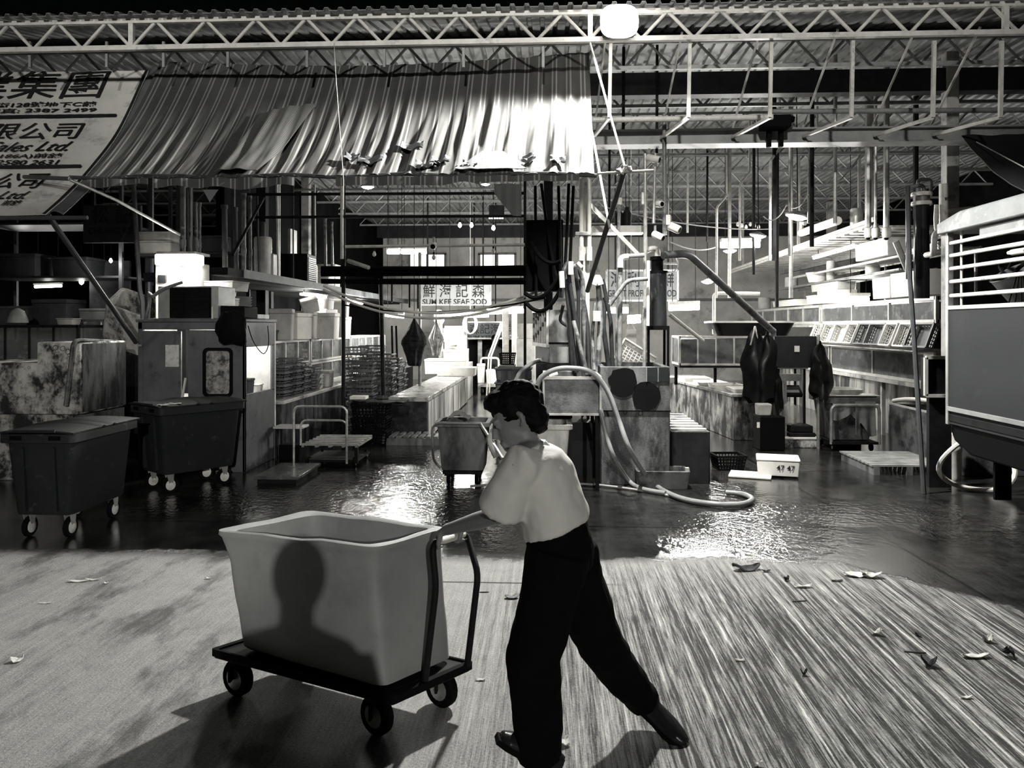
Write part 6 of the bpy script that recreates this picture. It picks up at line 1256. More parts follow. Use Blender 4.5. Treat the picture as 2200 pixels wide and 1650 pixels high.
# slatted canopy
T = Thing('slatted_canopy', 'slatted canopy jutting over the right-hand tanks', 'canopy', (5.1, 15, 3.1))
b = MB(); b.tube([(4.56, 11, 3.25), (4.56, 19.7, 3.14)], .034, 8); b.tube([(4.6, 11.3, 3.2), (4.6, 19.7, 3.1)], .027, 8); T.part('front_rail', b, W_)
b = MB(); b.box(5.82, 5.9, 10.8, 19.7, 3.05, 3.15); T.part('rear_rail', b, m_steel())
for k in range(26):
    y = 11.1 + k * .34; b = MB(); b.box(4.56, 5.86, y, y + .135, 3.14 - .0007 * k, 3.17 - .0007 * k); T.part('slat', b, mat('pale_slat', .5, .5, 0, .2, 4))
for y in (11.5, 14.8, 19):
    for xh in (4.7, 5.83): b = MB(); b.box(xh, xh + .05, y, y + .04, 3.16, zceil(y)); T.part('hanger', b, m_galv())
b = MB(); b.tube([PX(1722, 505, 4.6) + Vector((0, 0, .04)), PX(1800, 478, 4.6) + Vector((0, 0, .03))], .07, 10); b.tube([PX(1722, 502, 4.6), PX(1722, 502, 4.6) + Vector((0, 0, .2)), PX(1730, 480, 4.64)], .042, 8); solo('white_pipe', b, W_, 'thick white pipe with a raised stub on the canopy edge', 'pipe')
for px, lb in ((1866, 'left of the twin white cameras on the canopy end'), (1882, 'right of the twin white cameras on the canopy end'), (1905, 'single white camera nearest the rope lashing on the canopy end')):
    q = PX(px, 503, 4.55); T = Thing('security_camera', lb, 'camera', q); b = MB(); b.lathe([(.012, -.07), (.05, -.05), (.06, 0), (.055, .08), (.04, .09)], q, 16); T.part('body', b, W_); b = MB(); b.lathe([(.005, -.085), (.028, -.075), (.03, -.055)], q + Vector((-.012, -.015, 0)), 12); T.part('lens', b, m_black()); b = MB(); b.bar(q + Vector((0, 0, .08)), q + Vector((0, 0, .14)), .05); T.part('bracket', b, m_steel())
b = MB(); b.tube(elbow([PX(1924, 518, 4.55), PX(1950, 580, 4.74)], .1), .042, 8); solo('prop_pole', b, m_galv(), 'short thick prop slanting down from the canopy lashing', 'pole')
b = MB(); a = P(1950, 400, 8.6); b.tube([a, P(1955, 600, 8.5), P(1962, 700, 8.4), Vector((P(1985, 880, 8.2).x, 8.2, 0.0))], .026, 8); solo('prop_pole', b, mat('dim_pole', .07), 'long slightly bent pole standing before the right-hand tanks', 'pole')
# conduits and cables under the right roof
g = 'thin conduits under the right roof'
for i, (px, yt, yb, D, r, k) in enumerate(((1590, 395, 560, 12.5, .02, 0), (1540, 445, 640, 13, .02, 0), (1655, 345, 560, 11.2, .02, 0), (1568, 430, 640, 13.5, .03, 1), (1620, 420, 590, 12.8, .025, 2), (1664, 350, 560, 11.4, .03, 2), (1697, 320, 550, 10.8, .02, 1), (1738, 330, 480, 10.6, .018, 0), (1745, 310, 530, 10.4, .03, 2), (1795, 310, 480, 10, .025, 1), (1866, 280, 488, 10.92, .045, 1), (1882, 300, 488, 10.7, .02, 1), (1905, 240, 488, 10.45, .04, 1), (1968, 300, 470, 11.8, .04, 2), (1520, 460, 520, 14.5, .02, 2), (1478, 470, 500, 16, .025, 1), (1700, 490, 640, 12, .03, 1), (1670, 560, 660, 12.4, .03, 2), (1310, 330, 480, 11, .018, 2), (1412, 250, 330, 9.5, .018, 2), (1340, 250, 300, 9.6, .02, 2))):
    top = P(px, yt, D); bot = P(px - 1, yb, D); mt = (W_, m_galv(), m_darkmetal())[k]
    b = MB(); nm = ('white', 'grey', 'dark')[k]
    if k == 0: b.tube(elbow([bot, top, top + Vector((.28, .5, .28)), Vector((top.x + .28, top.y + .5, zceil(top.y + .5)))], .08), r, 8)
    else: b.cyl(bot, Vector((top.x, top.y, zceil(top.y))), r, n=8)
    solo('conduit', b, mt, nm + ' conduit hanging from the roof over the right stalls', 'conduit', nm + ' ' + g)
for i, (a, c, d, lb) in enumerate((((1740, 410, 10.5), (1690, 440, 10.5), .12, 'cable looping from the high lamp to a dark conduit'), ((1690, 440, 10.6), (1640, 465, 11), .12, 'cable looping between the two high lamps'), ((1850, 330, 10), (1740, 410, 10.5), .15, 'cable swooping up to the right column'), ((1280, 440, 9.5), (1660, 492, 13), .1, 'long thin wire running right from the service pillar'), ((1440, 520, 10), (1540, 530, 14), .08, 'short thin wire right of the hooded camera'))):
    b = MB(); b.tube(sag(P(*a), P(*c), d, 12), .009, 5); solo('cable', b, mat('pale_rope', .45), lb, 'cable')
disc_lamp(P(1711, 466, 10.8), .15, 'big bright hanging lamp, highest over the right stalls', 45, 26, RAD(14), .9)
disc_lamp(P(1628, 507, 12.8), .13, 'second bright hanging lamp lower over the right stalls', 55, 26, RAD(10), .9)
tube_lamp(P(1548, 527, 14), P(1632, 526, 14), 'pair of lit tubes in line below the second hanging lamp', 55, .05, 18)
disc_lamp(P(1568, 540, 14.5), .12, 'small bright lamp under the lit tubes on the right', 50, 22, 0, .3)
disc_lamp(P(1520, 606, 15), .12, 'dim pale disc lamp left of the white pipe frame', 15, 5, 0, .5)
tube_lamp(P(1822, 643, 14.5), P(1866, 643, 14.5), 'lit tube behind the right-hand tanks', 60, .05, 16)
tube_lamp((4.9, 12.5, 3.02), (4.9, 14.5, 3.0), 'lit tube under the slatted canopy near the truck', 6, .02, 10, zc=3.15)
for i in range(6): bulb(P(1585 + 9 * i, 470 + 3 * (i % 3), 14) + Vector((0, 0, -.1)), 'small unlit bulb in the row over the far right stalls', 0, .03, .2, lit=False).o['group'] = 'unlit bulbs over the far right stalls'
# dark filter column with white flanges by the truck
c = P(1988, 600, 10.2); zt = P(0, 432, 10.2).z
T = Thing('filter_column', 'tall dark filter column with white flanges behind the truck', 'filter', (c.x, 10.2, 2.1))
b = MB(); b.lathe([(.095, 2.11), (.095, zt - .1)], (c.x, 10.3, 0), 20); T.part('body', b, mat('dark_gloss_pipe', .03, .15))
for z in (zt, zt - .12): b = MB(); b.lathe([(.125, z - .02), (.135, z), (.125, z + .03), (.02, z + .03)], (c.x, 10.3, 0), 20); T.part('flange', b, W_)
b = MB(); b.lathe([(.1, zt - .1), (.1, zt)], (c.x, 10.3, 0), 14); b.tube(elbow([(c.x - .05, 10.3, zt), (c.x - .05, 10.3, zt + .2), (c.x + .12, 10.3, zt + .2), (c.x + .12, 10.3, zt)], .05), .025, 8); T.part('inlet', b, m_pvc())
for pts, r, mt, lb in (([(2028, 395, 9.56), (2028, 450, 9.56), (2028, 506, 9.56)], .055, W_, 'short thick white pipe at the foot of the right column'), ([(2012, 440, 9.56), (2010, 470, 9.56), (2012, 498, 9.56), (2027, 500, 9.56)], .025, W_, 'thin white pipe left of the thick one by the right column'), ([(2028, 498, 9.5), (2008, 500, 9.5), (2006, 545, 9.5), (1990, 548, 9.9)], .035, W_, 'white pipe bend just left of the truck roof'), ([(2028, 428, 9.53), (2050, 426, 9.53)], .03, G_, 'stub pipe on the thick white one by the right column'), ([(2028, 455, 9.53), (2090, 448, 9.53)], .03, W_, 'white pipe running right above the truck roof'), ([(1950, 600, 10.28), (1950, 402, 10.28), (1984, 398, 10.28), (1986, 436, 10.28)], .026, G_, 'square grey pipe loop left of the dark filter column')):
    pp_(pts, r, mt, lb)
c0 = P(1838, 475, 12.6); drum(Vector((c0.x, 12.55, 3.175)), .1, .45, 'steel canister standing over the slatted canopy', m_galv())
# low dark tank, pallet, drums beside the truck
T = Thing('floor_tank', 'low dark stained tank on the floor beside the truck', 'tank', (5.2, 10, 0)); b = MB(); b.tub(4.75, 5.9, 9.2, 11.0, 0, .66, .04, 0, .01, 0, .1, 1); T.part('body', b, mat('dark_stained_tank', .13, .5, 0, .35, 3, dirt=.4, dv=.03), bev=.006)
b = MB(); b.box(4.8, 5.86, 9.25, 10.95, .5, .52); T.part('water', b, mat('dark_water', .03), smooth=0)
b = MB(); b.bar((4.76, 9.2, .665), (4.76, 11, .665), .025); T.part('rim', b, mat('tank_rim', .5))
hose([Vector((4.82, 11, .70)), Vector((4.85, 10.6, .76)), Vector((4.9, 10.0, .78)), Vector((5.0, 9.3, .70)), Vector((5.1, 8.9, .55))], .03, mat('white_hose', .72), 'thick white hose lying along the low dark floor tank')
T = Thing('wooden_pallet', 'grey wooden pallet lying in the water beside the low dark tank', 'pallet', (4.2, 9.6, 0), RAD(4))
for k in range(9): b = MB(); b.box(3.78, 4.66, 9.2 + k * .115, 9.29 + k * .115, .10, .12); T.part('board', b, mat('pallet_wood', .3, .6, 0, .25, 5, streak=.4))
b = MB(); [b.box(xx, xx + .07, 9.2, 10.2, 0, .10) for xx in (3.8, 4.18, 4.56)]; T.part('bearer', b, m_wood())
q = PZ(1640, 1028); T_ = foam((q.x + .22, q.y + .2, .02), .47, .36, .2, 'white foam fish box with a marked lid lying alone on the wet floor', RAD(-14))
a = text_fit('47 47', .2, .06, bold=.01); a.v = [Vector((v.x - .02, -.1815, v.y + .07)) for v in a.v]; mk = to_obj('marking', a, m_ink, None, 0); mk.parent = T_.o
b = MB(); M_ = Matrix.Translation((q.x - .1, q.y + .12, .012)) @ Matrix.Rotation(RAD(-18), 4, 'Z'); b2 = MB(); b2.box(-.25, .22, -.17, .17, -.01, .018); b.merge(b2, M_); solo('foam_cover', b, m_styro(), 'white foam lid lying under the left side of the marked foam box', 'lid', bev=.008)
crate(PZ(1570, 1012) + Vector((0, .15, 0)), .36, .3, .17, 'black mesh crate on the wet floor left of the white foam box', m_black(), RAD(6), name='mesh_crate', nx=9, nz=4)
for px0, px1, D, h, lb, mt in ((2036, 2074, 8.9, .52, 'bright white drum behind the truck step, left of the grey one', m_styro()), (2076, 2135, 9.2, .5, 'pale lidded drum behind the hanging mud flap', mat('pale_drum', .4, .5)), (2136, 2180, 9.4, .48, 'pale grey drum at the right behind the mud flap', m_foamg)):
    x0, x1 = P(px0, 0, D).x, P(px1, 0, D).x; r = (x1 - x0) / 2; b = MB(); b.lathe([(r * .9, 0), (r, .03), (r, h * .62), (r * 1.06, h * .64), (r * 1.06, h * .72), (r, h * .74), (r, h), (.02, h)], ((x0 + x1) / 2, D + r, 0), 24); solo('drum', b, mt, lb, 'drum')
c = P(2098, 980, 8.3); b = MB(); b.tube([c + Vector((.37 * cos(a), .12 * sin(a * 2), .0 + .285 * sin(a))) for a in [j * 2 * pi / 36 for j in range(36)]], .026, 8, closed=True); zmin = min(v.z for v in b.v); b.v = [v - Vector((0, 0, zmin - .002)) for v in b.v]; solo('coiled_hose', b, mat('white_hose', .72), 'ring of thick pale hose standing behind the truck mud flap', 'hose')
x0, x1, z0, z1 = R(1988, 768, 2016, 850, 8.5); T = Thing('framed_case', 'small pale-framed dark case at the truck corner', 'case', ((x0 + x1) / 2, 8.6, 0)); b = MB(); b.box(x0, x1 + .2, 8.5, 8.6, z0, z1); T.part('panel', b, m_darkmetal()); b = MB(); [b.bar(u, w, .035) for u, w in (((x0, 8.49, z0), (x1 + .2, 8.49, z0)), ((x0, 8.49, z1), (x1 + .2, 8.49, z1)), ((x0, 8.49, z0), (x0, 8.49, z1)))]; T.part('frame', b, mat('tank_rim', .5)); b = MB(); b.box(x0 + .05, x1 + .15, 8.52, 8.58, 0, z0); T.part('stand', b, m_darkmetal())

# ================================================================ truck at the right edge
TX = 4.0; Y1, Y0 = 7.9, 3.6
T = Thing('truck', 'parked truck with a plain grey side panel and pale guard rails above it', 'truck', (5, 5.8, 0))
m_trk = mat('truck_panel_paint', .034, .85, 0, .05, 2, dirt=.05, dv=.05, bump=.06, bsc=120, spec=.15); m_trim = mat('truck_trim', .3, .4, .1, .15, 5)
b = MB(); b.box(TX, TX + .04, Y0, Y1, .93, 1.93); T.part('side_panel', b, m_trk, bev=.006)
b = MB(); b.box(TX - .012, TX + .05, Y0, Y1, 1.91, 1.95); b.box(TX - .02, TX + .05, Y0, Y1, .90, .945); T.part('panel_trim', b, m_trim, bev=.004)
b = MB(); b.box(TX + .01, TX + .06, Y0, Y1, .77, .90); T.part('lower_panel', b, m_trk)
b = MB(); b.box(TX - .01, TX + .05, Y1 - .0, Y1 + .05, .76, 2.72); T.part('corner_post', b, m_trim, bev=.006)
b = MB(); b.cyl((TX + .03, Y1 - .18, 1.93), (TX + .03, Y1 - .18, 2.7), .012, n=8); T.part('thin_rod', b, W_)
for z in (2.05, 2.19, 2.32, 2.45, 2.575): b = MB(); b.tube([(TX + .01, Y0, z), (TX + .01, Y1 - .02, z)], .019, 8); T.part('guard_rail', b, W_)
b = MB(); b.tube([(TX + .03, Y0, 2.39), (TX + .03, 6.95, 2.39)], .017, 8); b.tube([(TX + .03, 6.9, 2.39), (TX + .03, 6.7, 2.39)], .026, 8); T.part('guard_rail', b, W_)
b = MB(); b.box(TX, TX + 1.9, Y0, Y1, .80, .86); T.part('bed', b, m_darkmetal())
b = MB(); b.box(TX + 1.86, TX + 1.9, Y0, Y1, .86, 2.7); b.box(TX, TX + 1.9, Y0, Y0 + .04, .86, 2.7); T.part('far_panel', b, mat('truck_inside', .06, .6))
b = MB(); b.prism([(TX - .06, 2.68), (TX - .06, 2.78), (TX - .0, 2.87), (TX + .15, 2.91), (TX + 1.75, 2.91), (TX + 1.9, 2.87), (TX + 1.95, 2.7), (TX + 1.9, 2.68)], 'y', Y0, Y1 + .02)
b.v = [Vector((v.x, v.y + (.1 if v.y > Y1 and v.z < 2.8 else (-.22 if v.y > Y1 and v.z > 2.86 else 0)), v.z)) for v in b.v]; T.part('roof', b, mat('truck_roof_paint', .19, .5, 0, .12, 4, dirt=.15, dv=.35), bev=.012)
b = MB(); b.box(TX + .0, TX + .05, Y0, 7.35, 2.56, 2.66); T.part('roof_valance', b, mat('truck_roof_paint', .62))
b = MB(); b.box(TX + .1, TX + 1.8, Y0, 7.82, .55, .8); T.part('chassis', b, m_black())
b = MB(); b.prism([(Y1 + .0, .60), (Y1 + .06, .68), (Y1 + .06, .78), (Y0, .78), (Y0, .5), (7.6, .5)], 'x', TX + .05, TX + 1.85); T.part('rear_beam', b, m_black(), bev=.02)
b = MB(); b.box(4.14, 4.29, 7.35, 7.38, .13, .6); T.part('mud_flap', b, m_rubber())
b = MB(); b.box(4.3, 4.6, 7.5, 7.55, .42, .6); T.part('step', b, m_black())
wheel(T, (4.55, 6.55, .36), .36, .22); wheel(T, (5.6, 6.55, .36), .36, .22)
x0 = P(2040, 0, 7.2).x
b = MB(); b2 = MB(); b2.lathe([(.13, 0), (.19, .34), (.2, .36), (.18, .36), (.12, .02)], (0, 0, 0), 24); b.merge(b2, Matrix.Translation((4.36, 7.15, 1.93)) @ Matrix.Rotation(RAD(-30), 4, 'Y')); solo('bucket', b, mat('dim_bucket', .14, .5), 'dark bucket lying tilted among the goods behind the truck rails', 'bucket')
b = MB(); b.box(4.3, 5.0, 6.2, 6.95, .863, 2.2); solo('cargo_sack', b, mat('cargo_cloth', .4, .8, 0, .2, 3, dirt=.2, dv=.2), 'pale covered cargo block behind the truck rails at the right', 'cargo', bev=.05)
b = MB(); b.box(4.15, 4.9, 7.0, 7.7, .863, 1.9); solo('cargo_box', b, m_darkmetal(), 'dark cargo box inside the truck behind the panel', 'box', bev=.01)
b = MB(); c = Vector((4.35, 7.3, 2.22)); [b.tube([c + Vector((.16 * cos(a) + .02 * k, .2 * sin(a), .17 * sin(a + k) + .0)) for a in [j * 2 * pi / 14 for j in range(14)]], .018, 6, closed=True) for k in range(5)]; solo('rope_coil', b, m_black(), 'dark tangled rope coil heaped behind the truck rails', 'rope')
b = MB(); a = Vector((4.02, 6.75, 2.19)); [b.tube([a + Vector((-.0, dy, 0)), a + Vector((-.0, dy * 3, -.24))], .008, 5) for dy in (-.05, -.02, .0, .03, .06)]; solo('tie_rope', b, m_black(), 'dark rope ends tied over the lower truck rail', 'rope')
# dark tarpaulin at the upper right
b = MB(); A_, B_, C_, D_ = P(2065, 292, 8.9), P(2330, 285, 8.9), P(2205, 413, 7.0), P(2420, 410, 7.0); b.sheet(lambda u, v: A_.lerp(B_, u).lerp(C_.lerp(D_, u), v) + Vector((0, 0, -.08 * sin(pi * v) + .02 * noise.noise(Vector((u * 6, v * 4, 0))))), 20, 20, .01)
solo('dark_tarpaulin', b, mat('dark_tarp', .02, .7), 'dark tarpaulin stretched down over the truck at the upper right', 'tarpaulin'); b = MB(); b.tube([P(2098, 305, 8.6), P(2205, 362, 7.6)], .006, 5); solo('tarp_cord', b, mat('pale_rope', .45), 'thin cord stretched across the dark tarpaulin', 'cord')
b = MB(); q = P(1660, 268, 9.2); b.box(q.x - .16, q.x + .16, 9.0, 9.22, q.z - .075, q.z + .07); b.lathe([(.05, 0), (.06, .06), (.02, .07)], q + Vector((.17, -.1, 0)), 12); [b.box(q.x + d - .025, q.x + d + .025, 9.15, 9.22, q.z - .27, q.z - .07) for d in (-.05, .09)]; solo('winch_motor', b, m_black(), 'black winch motor on two brackets clamped to the long roof beam', 'motor', bev=.01)
# ================================================================ foreground: rubbish containers
def rrect(w, d, r, z, cx=0, cy=0, k=4):
    out = []
    for qx, qy, st in ((1, 1, 0), (-1, 1, 1), (-1, -1, 2), (1, -1, 3)):
        for j in range(k + 1):
            a = (st + j / k) * pi / 2; out.append(Vector((cx + qx * (w / 2 - r) + r * cos(a), cy + qy * (d / 2 - r) + r * sin(a), z)))
    return out
m_bin = mat('bin_plastic', .022, .6, 0, .1, 3, dirt=.06, dv=.06, dsc=9, bump=.05, bsc=200, spec=.03); m_lidb = mat('bin_lid_plastic', .025, .5, 0, .12, 3, dirt=.1, dv=.08, dsc=6, spec=.1)
def rubbish_bin(loc, rz, w, L, label):
    T = Thing('rubbish_bin', label, 'rubbish bin', loc, rz); M = T.M
    b = MB(); b.loft([rrect(w * .80, L * .84, .05, .20), rrect(w * .82, L * .86, .05, .23), rrect(w * .95, L * .96, .05, .78), rrect(w * .96, L * .97, .05, .83)]); T.part('body', b, m_bin, local=True)
    b = MB(); [b.box(x - .012, x + .012, -L * .48, -L * .40, .24, .76, 0, 0) for x in (-.13, .13)]; b.v = [Vector((v.x, v.y + .07 * (.78 - v.z) - .004 - .02, v.z)) for v in b.v]
    b.v = [Vector((v.x, max(v.y, -L * .5), v.z)) for v in b.v]; T.part('front_rib', b, m_bin, local=True)
    b = MB(); b.loft([rrect(w * .97, L * .98, .05, .80), rrect(w + .05, L + .05, .05, .80), rrect(w + .05, L + .05, .05, .875), rrect(w * .97, L * .98, .05, .875)], closed=True); T.part('rim', b, m_lidb, local=True, bev=.006)
    for x in (-w * .28, w * .28): b = MB(); b.box(x - .05, x + .05, -L / 2 - .03, -L / 2 - .02, .825, .86); T.part('rim_slot', b, m_black(), local=True)
    b = MB(); b.sheet(lambda u, v: Vector(((u - .5) * (w + .06), (v - .5) * (L + .06), .882 + .032 * sin(pi * u) ** .8 * (.55 + .45 * sin(pi * v) ** .5) + (.012 if .42 < v < .46 or .56 < v < .6 else 0))), 18, 26, .014); ld = T.part('lid', b, m_lidb, local=True)
    b = MB(); b.tube([(-w * .3, -L / 2 - .035, .9), (w * .3, -L / 2 - .035, .9)], .014, 8); lh = T.part('lid_handle', b, m_lidb, local=True); lh.parent = ld
    for sx in (-1, 1):
        for sy in (-1, 1):
            x, y = sx * w * .3, sy * L * .33; ww = MB()
            f = MB(); f.prism([(y - .05, .22), (y + .035, .22), (y + .02, .075), (y - .012, .075)], 'x', x - .03, x - .022); f.prism([(y - .05, .22), (y + .035, .22), (y + .02, .075), (y - .012, .075)], 'x', x + .022, x + .03); f.box(x - .035, x + .035, y - .055, y + .04, .205, .225)
            fk = T.part('caster_fork', f, m_galv(), local=True)
            q = Vector((0, 0, 1)).rotation_difference(Vector((1, 0, 0))).to_matrix(); b = MB(); r = .085
            b.lathe([(r * .55, -.018), (r * .9, -.02), (r, -.012), (r, .012), (r * .9, .02), (r * .55, .018)], (x, y, r), 22, q); wl = T.part('caster_wheel', b, m_rubber(), local=True)
            b = MB(); b.lathe([(r * .12, -.034), (r * .3, -.03), (r * .62, -.0195), (r * .62, .0195), (r * .3, .03), (r * .12, .034)], (x, y, r), 16, q); hb = T.part('hub', b, m_white_paint(), local=True); hb.parent = wl
    return T
ca = (P(0, 925, 6.02) + P(158, 935, 6.02)) / 2
ta = rubbish_bin((ca.x, 6.5, 0), 0, .58, .95, 'nearest dark wheeled rubbish container at the left edge, lit on its front face')
tb_ = rubbish_bin((-3.93, 8.2, 0), RAD(-37), .64, .92, 'second dark wheeled rubbish container, turned sideways before the grey cabin')
tb_.o.scale = (1, 1, 1.04)
for px, py, w, d, rz, lb in ((372, 866, .16, .1, .4, 'white crumpled paper lying on the lid of the second rubbish container'), (350, 869, .1, .07, -.3, 'small pale scrap on the lid of the second rubbish container')):
    q = PZ(px, py, .945); b = MB(); b.sheet(lambda u, v: Vector(((u - .5) * w, (v - .5) * d, .012 * noise.noise(Vector((u * 4, v * 4, px))) + .016)), 6, 5, .003); o = to_obj('paper_scrap', b, m_styro(), None); tag(o, lb, 'paper'); o.location = (q.x, q.y, .925); o.rotation_euler = (0, 0, rz)

# ================================================================ tub cart pushed by the walking person
def C(px, py, z): return PZ(px, py, z)
top = [C(472, 1142, .80), C(800, 1176, .80), C(952, 1137, .80), C(668, 1102, .80)]          # front-left, front-right, back-right, back-left
bot = [C(514, 1392, .215), C(822, 1482, .215), None, None]; bot[2] = bot[1] + (top[2] - top[1]) * 1.0; bot[3] = bot[0] + (top[3] - top[0]) * .9
for p in bot: p.z = .215
cc = sum(top, Vector()) / 4
T = Thing('tub_cart', 'big pale plastic tub on a dark flat wheeled base pushed by the walking person', 'cart', (cc.x, cc.y, 0))
def quad_ring(c4, inset, z, r, n=7, k=5, wob=0):
    cen = sum(c4, Vector()) / 4; c4 = [p + (cen - p).normalized() * inset for p in c4]; out = []
    for i in range(4):
        p, a, b_ = c4[i], c4[i - 1], c4[(i + 1) % 4]; da = (a - p).normalized(); db = (b_ - p).normalized(); A = p + da * r; B = p + db * r
        for j in range(k + 1): t = j / k; out.append(A * (1 - t) ** 2 + p * 2 * t * (1 - t) + B * t * t)
        nx = c4[(i + 1) % 4]; dn = (p - nx).normalized(); E = nx + dn * r
        for j in range(1, n): out.append(B.lerp(E, j / n))
    cum_ = []
    for q in out:
        q = q.copy(); q.z = z + wob * .014 * noise.noise(Vector((q.x * 5, q.y * 5, 1))); cum_.append(q)
    return cum_
def mid(t): return [a.lerp(b, t) for a, b in zip(bot, top)]
def bulge(ring, s, z0):
    return [q + Vector((.012 * noise.noise(Vector((q.x * 4, q.y * 4, z0 * 5))), .012 * noise.noise(Vector((q.x * 4 + 7, q.y * 4, z0 * 5))), 0)) * s for q in ring]
b = MB(); R_ = [quad_ring(mid(0), .03, .215, .05)]
for t in (.02, .15, .3, .45, .6, .75, .88): R_.append(bulge(quad_ring(mid(t), .0, 0.215 + .585 * t, .05), 1, t))
R_ += [quad_ring(mid(.97), -.018, .775, .055), quad_ring(top, -.032, .788, .06, wob=1), quad_ring(top, -.03, .806, .06, wob=1), quad_ring(top, .0, .811, .06, wob=1), quad_ring(top, .045, .80, .06, wob=1)]
for t in (.9, .6, .3, .1): R_.append(bulge(quad_ring(mid(t), .05, 0.215 + .585 * t - .01, .07), 1, t))
R_.append(quad_ring(mid(.08), .08, .255, .06)); b.loft(R_)
T.part('tub', b, mat('cart_tub_plastic', .28, .5, 0, .12, 2.2, dirt=.22, dv=.2, dsc=1.6, bump=.04, bsc=30), smooth=50)
pl = [C(458, 1400, .20), C(842, 1502, .20)]; sv = (bot[2] - bot[1]) * 1.12; pl += [pl[1] + sv, pl[0] + sv]
b = MB(); b.loft([quad_ring(pl, 0, .17, .015), quad_ring(pl, 0, .205, .015)]); T.part('platform', b, m_darkmetal(), bev=.004)
b = MB(); b.loft([quad_ring(pl, -.012, .18, .015), quad_ring(pl, -.012, .214, .015), quad_ring(pl, .02, .214, .015), quad_ring(pl, .02, .18, .015)], closed=True); T.part('edge_rail', b, m_rubber())
pc = sum(pl, Vector()) / 4
for i, s in enumerate((.80, .74, .78, .8)):
    q = pc + (pl[i] - pc) * s; r = .085; wheel(T, (q.x, q.y, r), r, .05, axis=(.45, .89, 0) if i in (0, 3) else (.55, .83, 0))
    b = MB(); b.box(q.x - .035, q.x + .035, q.y - .035, q.y + .035, .14, .172); [b.bar((q.x + s_ * .018, q.y + s_ * .036, .085), (q.x + s_ * .018, q.y + s_ * .036, .15), .012, .05) for s_ in (-1, 1)]; T.part('caster_fork', b, m_darkmetal())
H1, H2 = P(928, 1168, 3.32), P(1002, 1146, 3.64)
b = MB(); f1 = pl[1] + (pl[2] - pl[1]) * .42 + Vector((-.01, 0, .0)); f2 = pl[2] - (pl[2] - pl[1]) * .05
b.tube(elbow([f1, f1 + Vector((.05, .0, .42)), H1, H2, f2 + Vector((.05, 0, .42)), f2], .05, 4), .015, 10); T.part('push_handle', b, m_darkmetal())
b = MB(); b.tube([H1.lerp(H2, .1), H1.lerp(H2, .9)], .0165, 10); T.part('grip', b, m_white_paint())

# ================================================================ walking person
def fuse(name, mb, mt, parent, M, voxel=.008, it=6, disp=None):
    o = to_obj(name, mb, mt, M, 0); rm = o.modifiers.new('r', 'REMESH'); rm.mode = 'VOXEL'; rm.voxel_size = voxel; rm.use_smooth_shade = True
    sm = o.modifiers.new('s', 'SMOOTH'); sm.factor = .5; sm.iterations = it
    bpy.context.view_layer.update(); me = bpy.data.meshes.new_from_object(o.evaluated_get(bpy.context.evaluated_depsgraph_get()))
    if disp:
        for v in me.vertices: v.co = v.co + v.normal * disp(v.co)
    old = o.data; o.modifiers.clear(); o.data = me; bpy.data.meshes.remove(old); me.shade_smooth()
    if not me.materials: me.materials.append(mt)
    o.parent = parent; return o
J = dict(pel=P(1207, 1172, 3.08), waist=P(1190, 1100, 3.08), chest=P(1164, 1025, 3.08), neck=P(1133, 962, 3.08), nsh=P(1122, 992, 2.90), fsh=P(1142, 990, 3.27), nel=P(1072, 1106, 2.99), fel=P(1085, 1100, 3.44),
         nhip=P(1200, 1200, 2.98), fhip=P(1218, 1198, 3.19), nkn=P(1146, 1408, 2.95), fkn=P(1290, 1388, 3.24), nan=P(1160, 1618, 3.0), fan=P(1382, 1508, 3.38))
A_ax = (H2 - H1).normalized(); nh = H1.lerp(H2, .22); fh = H1.lerp(H2, .80)
PT = Thing('person', 'person in a pale short-sleeved shirt and black trousers leaning forward to push the tub cart', 'person', (J['pel'].x, J['pel'].y, 0))
def ell(mb, c, rx, ry, rz, M3=None, n=20, m=12): mb.lathe([(max(.001, sin(pi * i / m)) , -cos(pi * i / m)) for i in range(m + 1)], (0, 0, 0), n, None); k = n * (m + 1); S3 = Matrix.Diagonal((rx, ry, rz)); mb.v[-k:] = [Vector(c) + ((M3 or Matrix.Identity(3)) @ (S3 @ v)) for v in mb.v[-k:]]
body = MB()
body.tube([J['pel'], J['waist'], J['chest'], J['neck']], [.115, .11, .12, .08], 14)
body.tube([J['nsh'], J['chest'].lerp(J['neck'], .6), J['fsh']], [.055, .09, .055], 12)
hc = P(1111, 896, 3.08)                                   # centre of the head
body.tube([J['neck'] + Vector((.02, 0, -.03)), J['neck'].lerp(hc, .55), hc], [.058, .052, .055], 12)
ht = Matrix.Rotation(RAD(-24), 3, 'Y')                    # nod: face points left and down
ell(body, hc + ht @ Vector((.008, 0, .025)), .096, .074, .105, ht); ell(body, hc + ht @ Vector((-.03, 0, -.045)), .066, .058, .075, ht)
hv = lambda x, y, z: hc + ht @ Vector((x, y, z))
ell(body, hv(-.076, 0, -.098), .026, .026, .022, ht)                                                # chin
body.tube([hv(-.088, 0, .02), hv(-.106, 0, -.018), hv(-.118, 0, -.038), hv(-.096, 0, -.05)], [.009, .012, .014, .008], 8)  # nose
body.tube([hv(-.092, -.026, -.073), hv(-.101, 0, -.071), hv(-.092, .026, -.073)], .008, 6); body.tube([hv(-.088, -.022, -.086), hv(-.098, 0, -.085), hv(-.088, .022, -.086)], .008, 6)  # lips
body.tube([hv(-.082, -.05, .018), hv(-.094, -.02, .024), hv(-.094, .02, .024), hv(-.082, .05, .018)], .010, 6)   # brow
for s in (-1, 1):
    ell(body, hv(-.083, s * .031, .0), .012, .013, .011, ht, 10, 8)
    body.tube([hv(.012, s * .074, .022), hv(.026, s * .085, .012), hv(.022, s * .083, -.018), hv(.006, s * .074, -.03)], [.008, .011, .009, .007], 8)
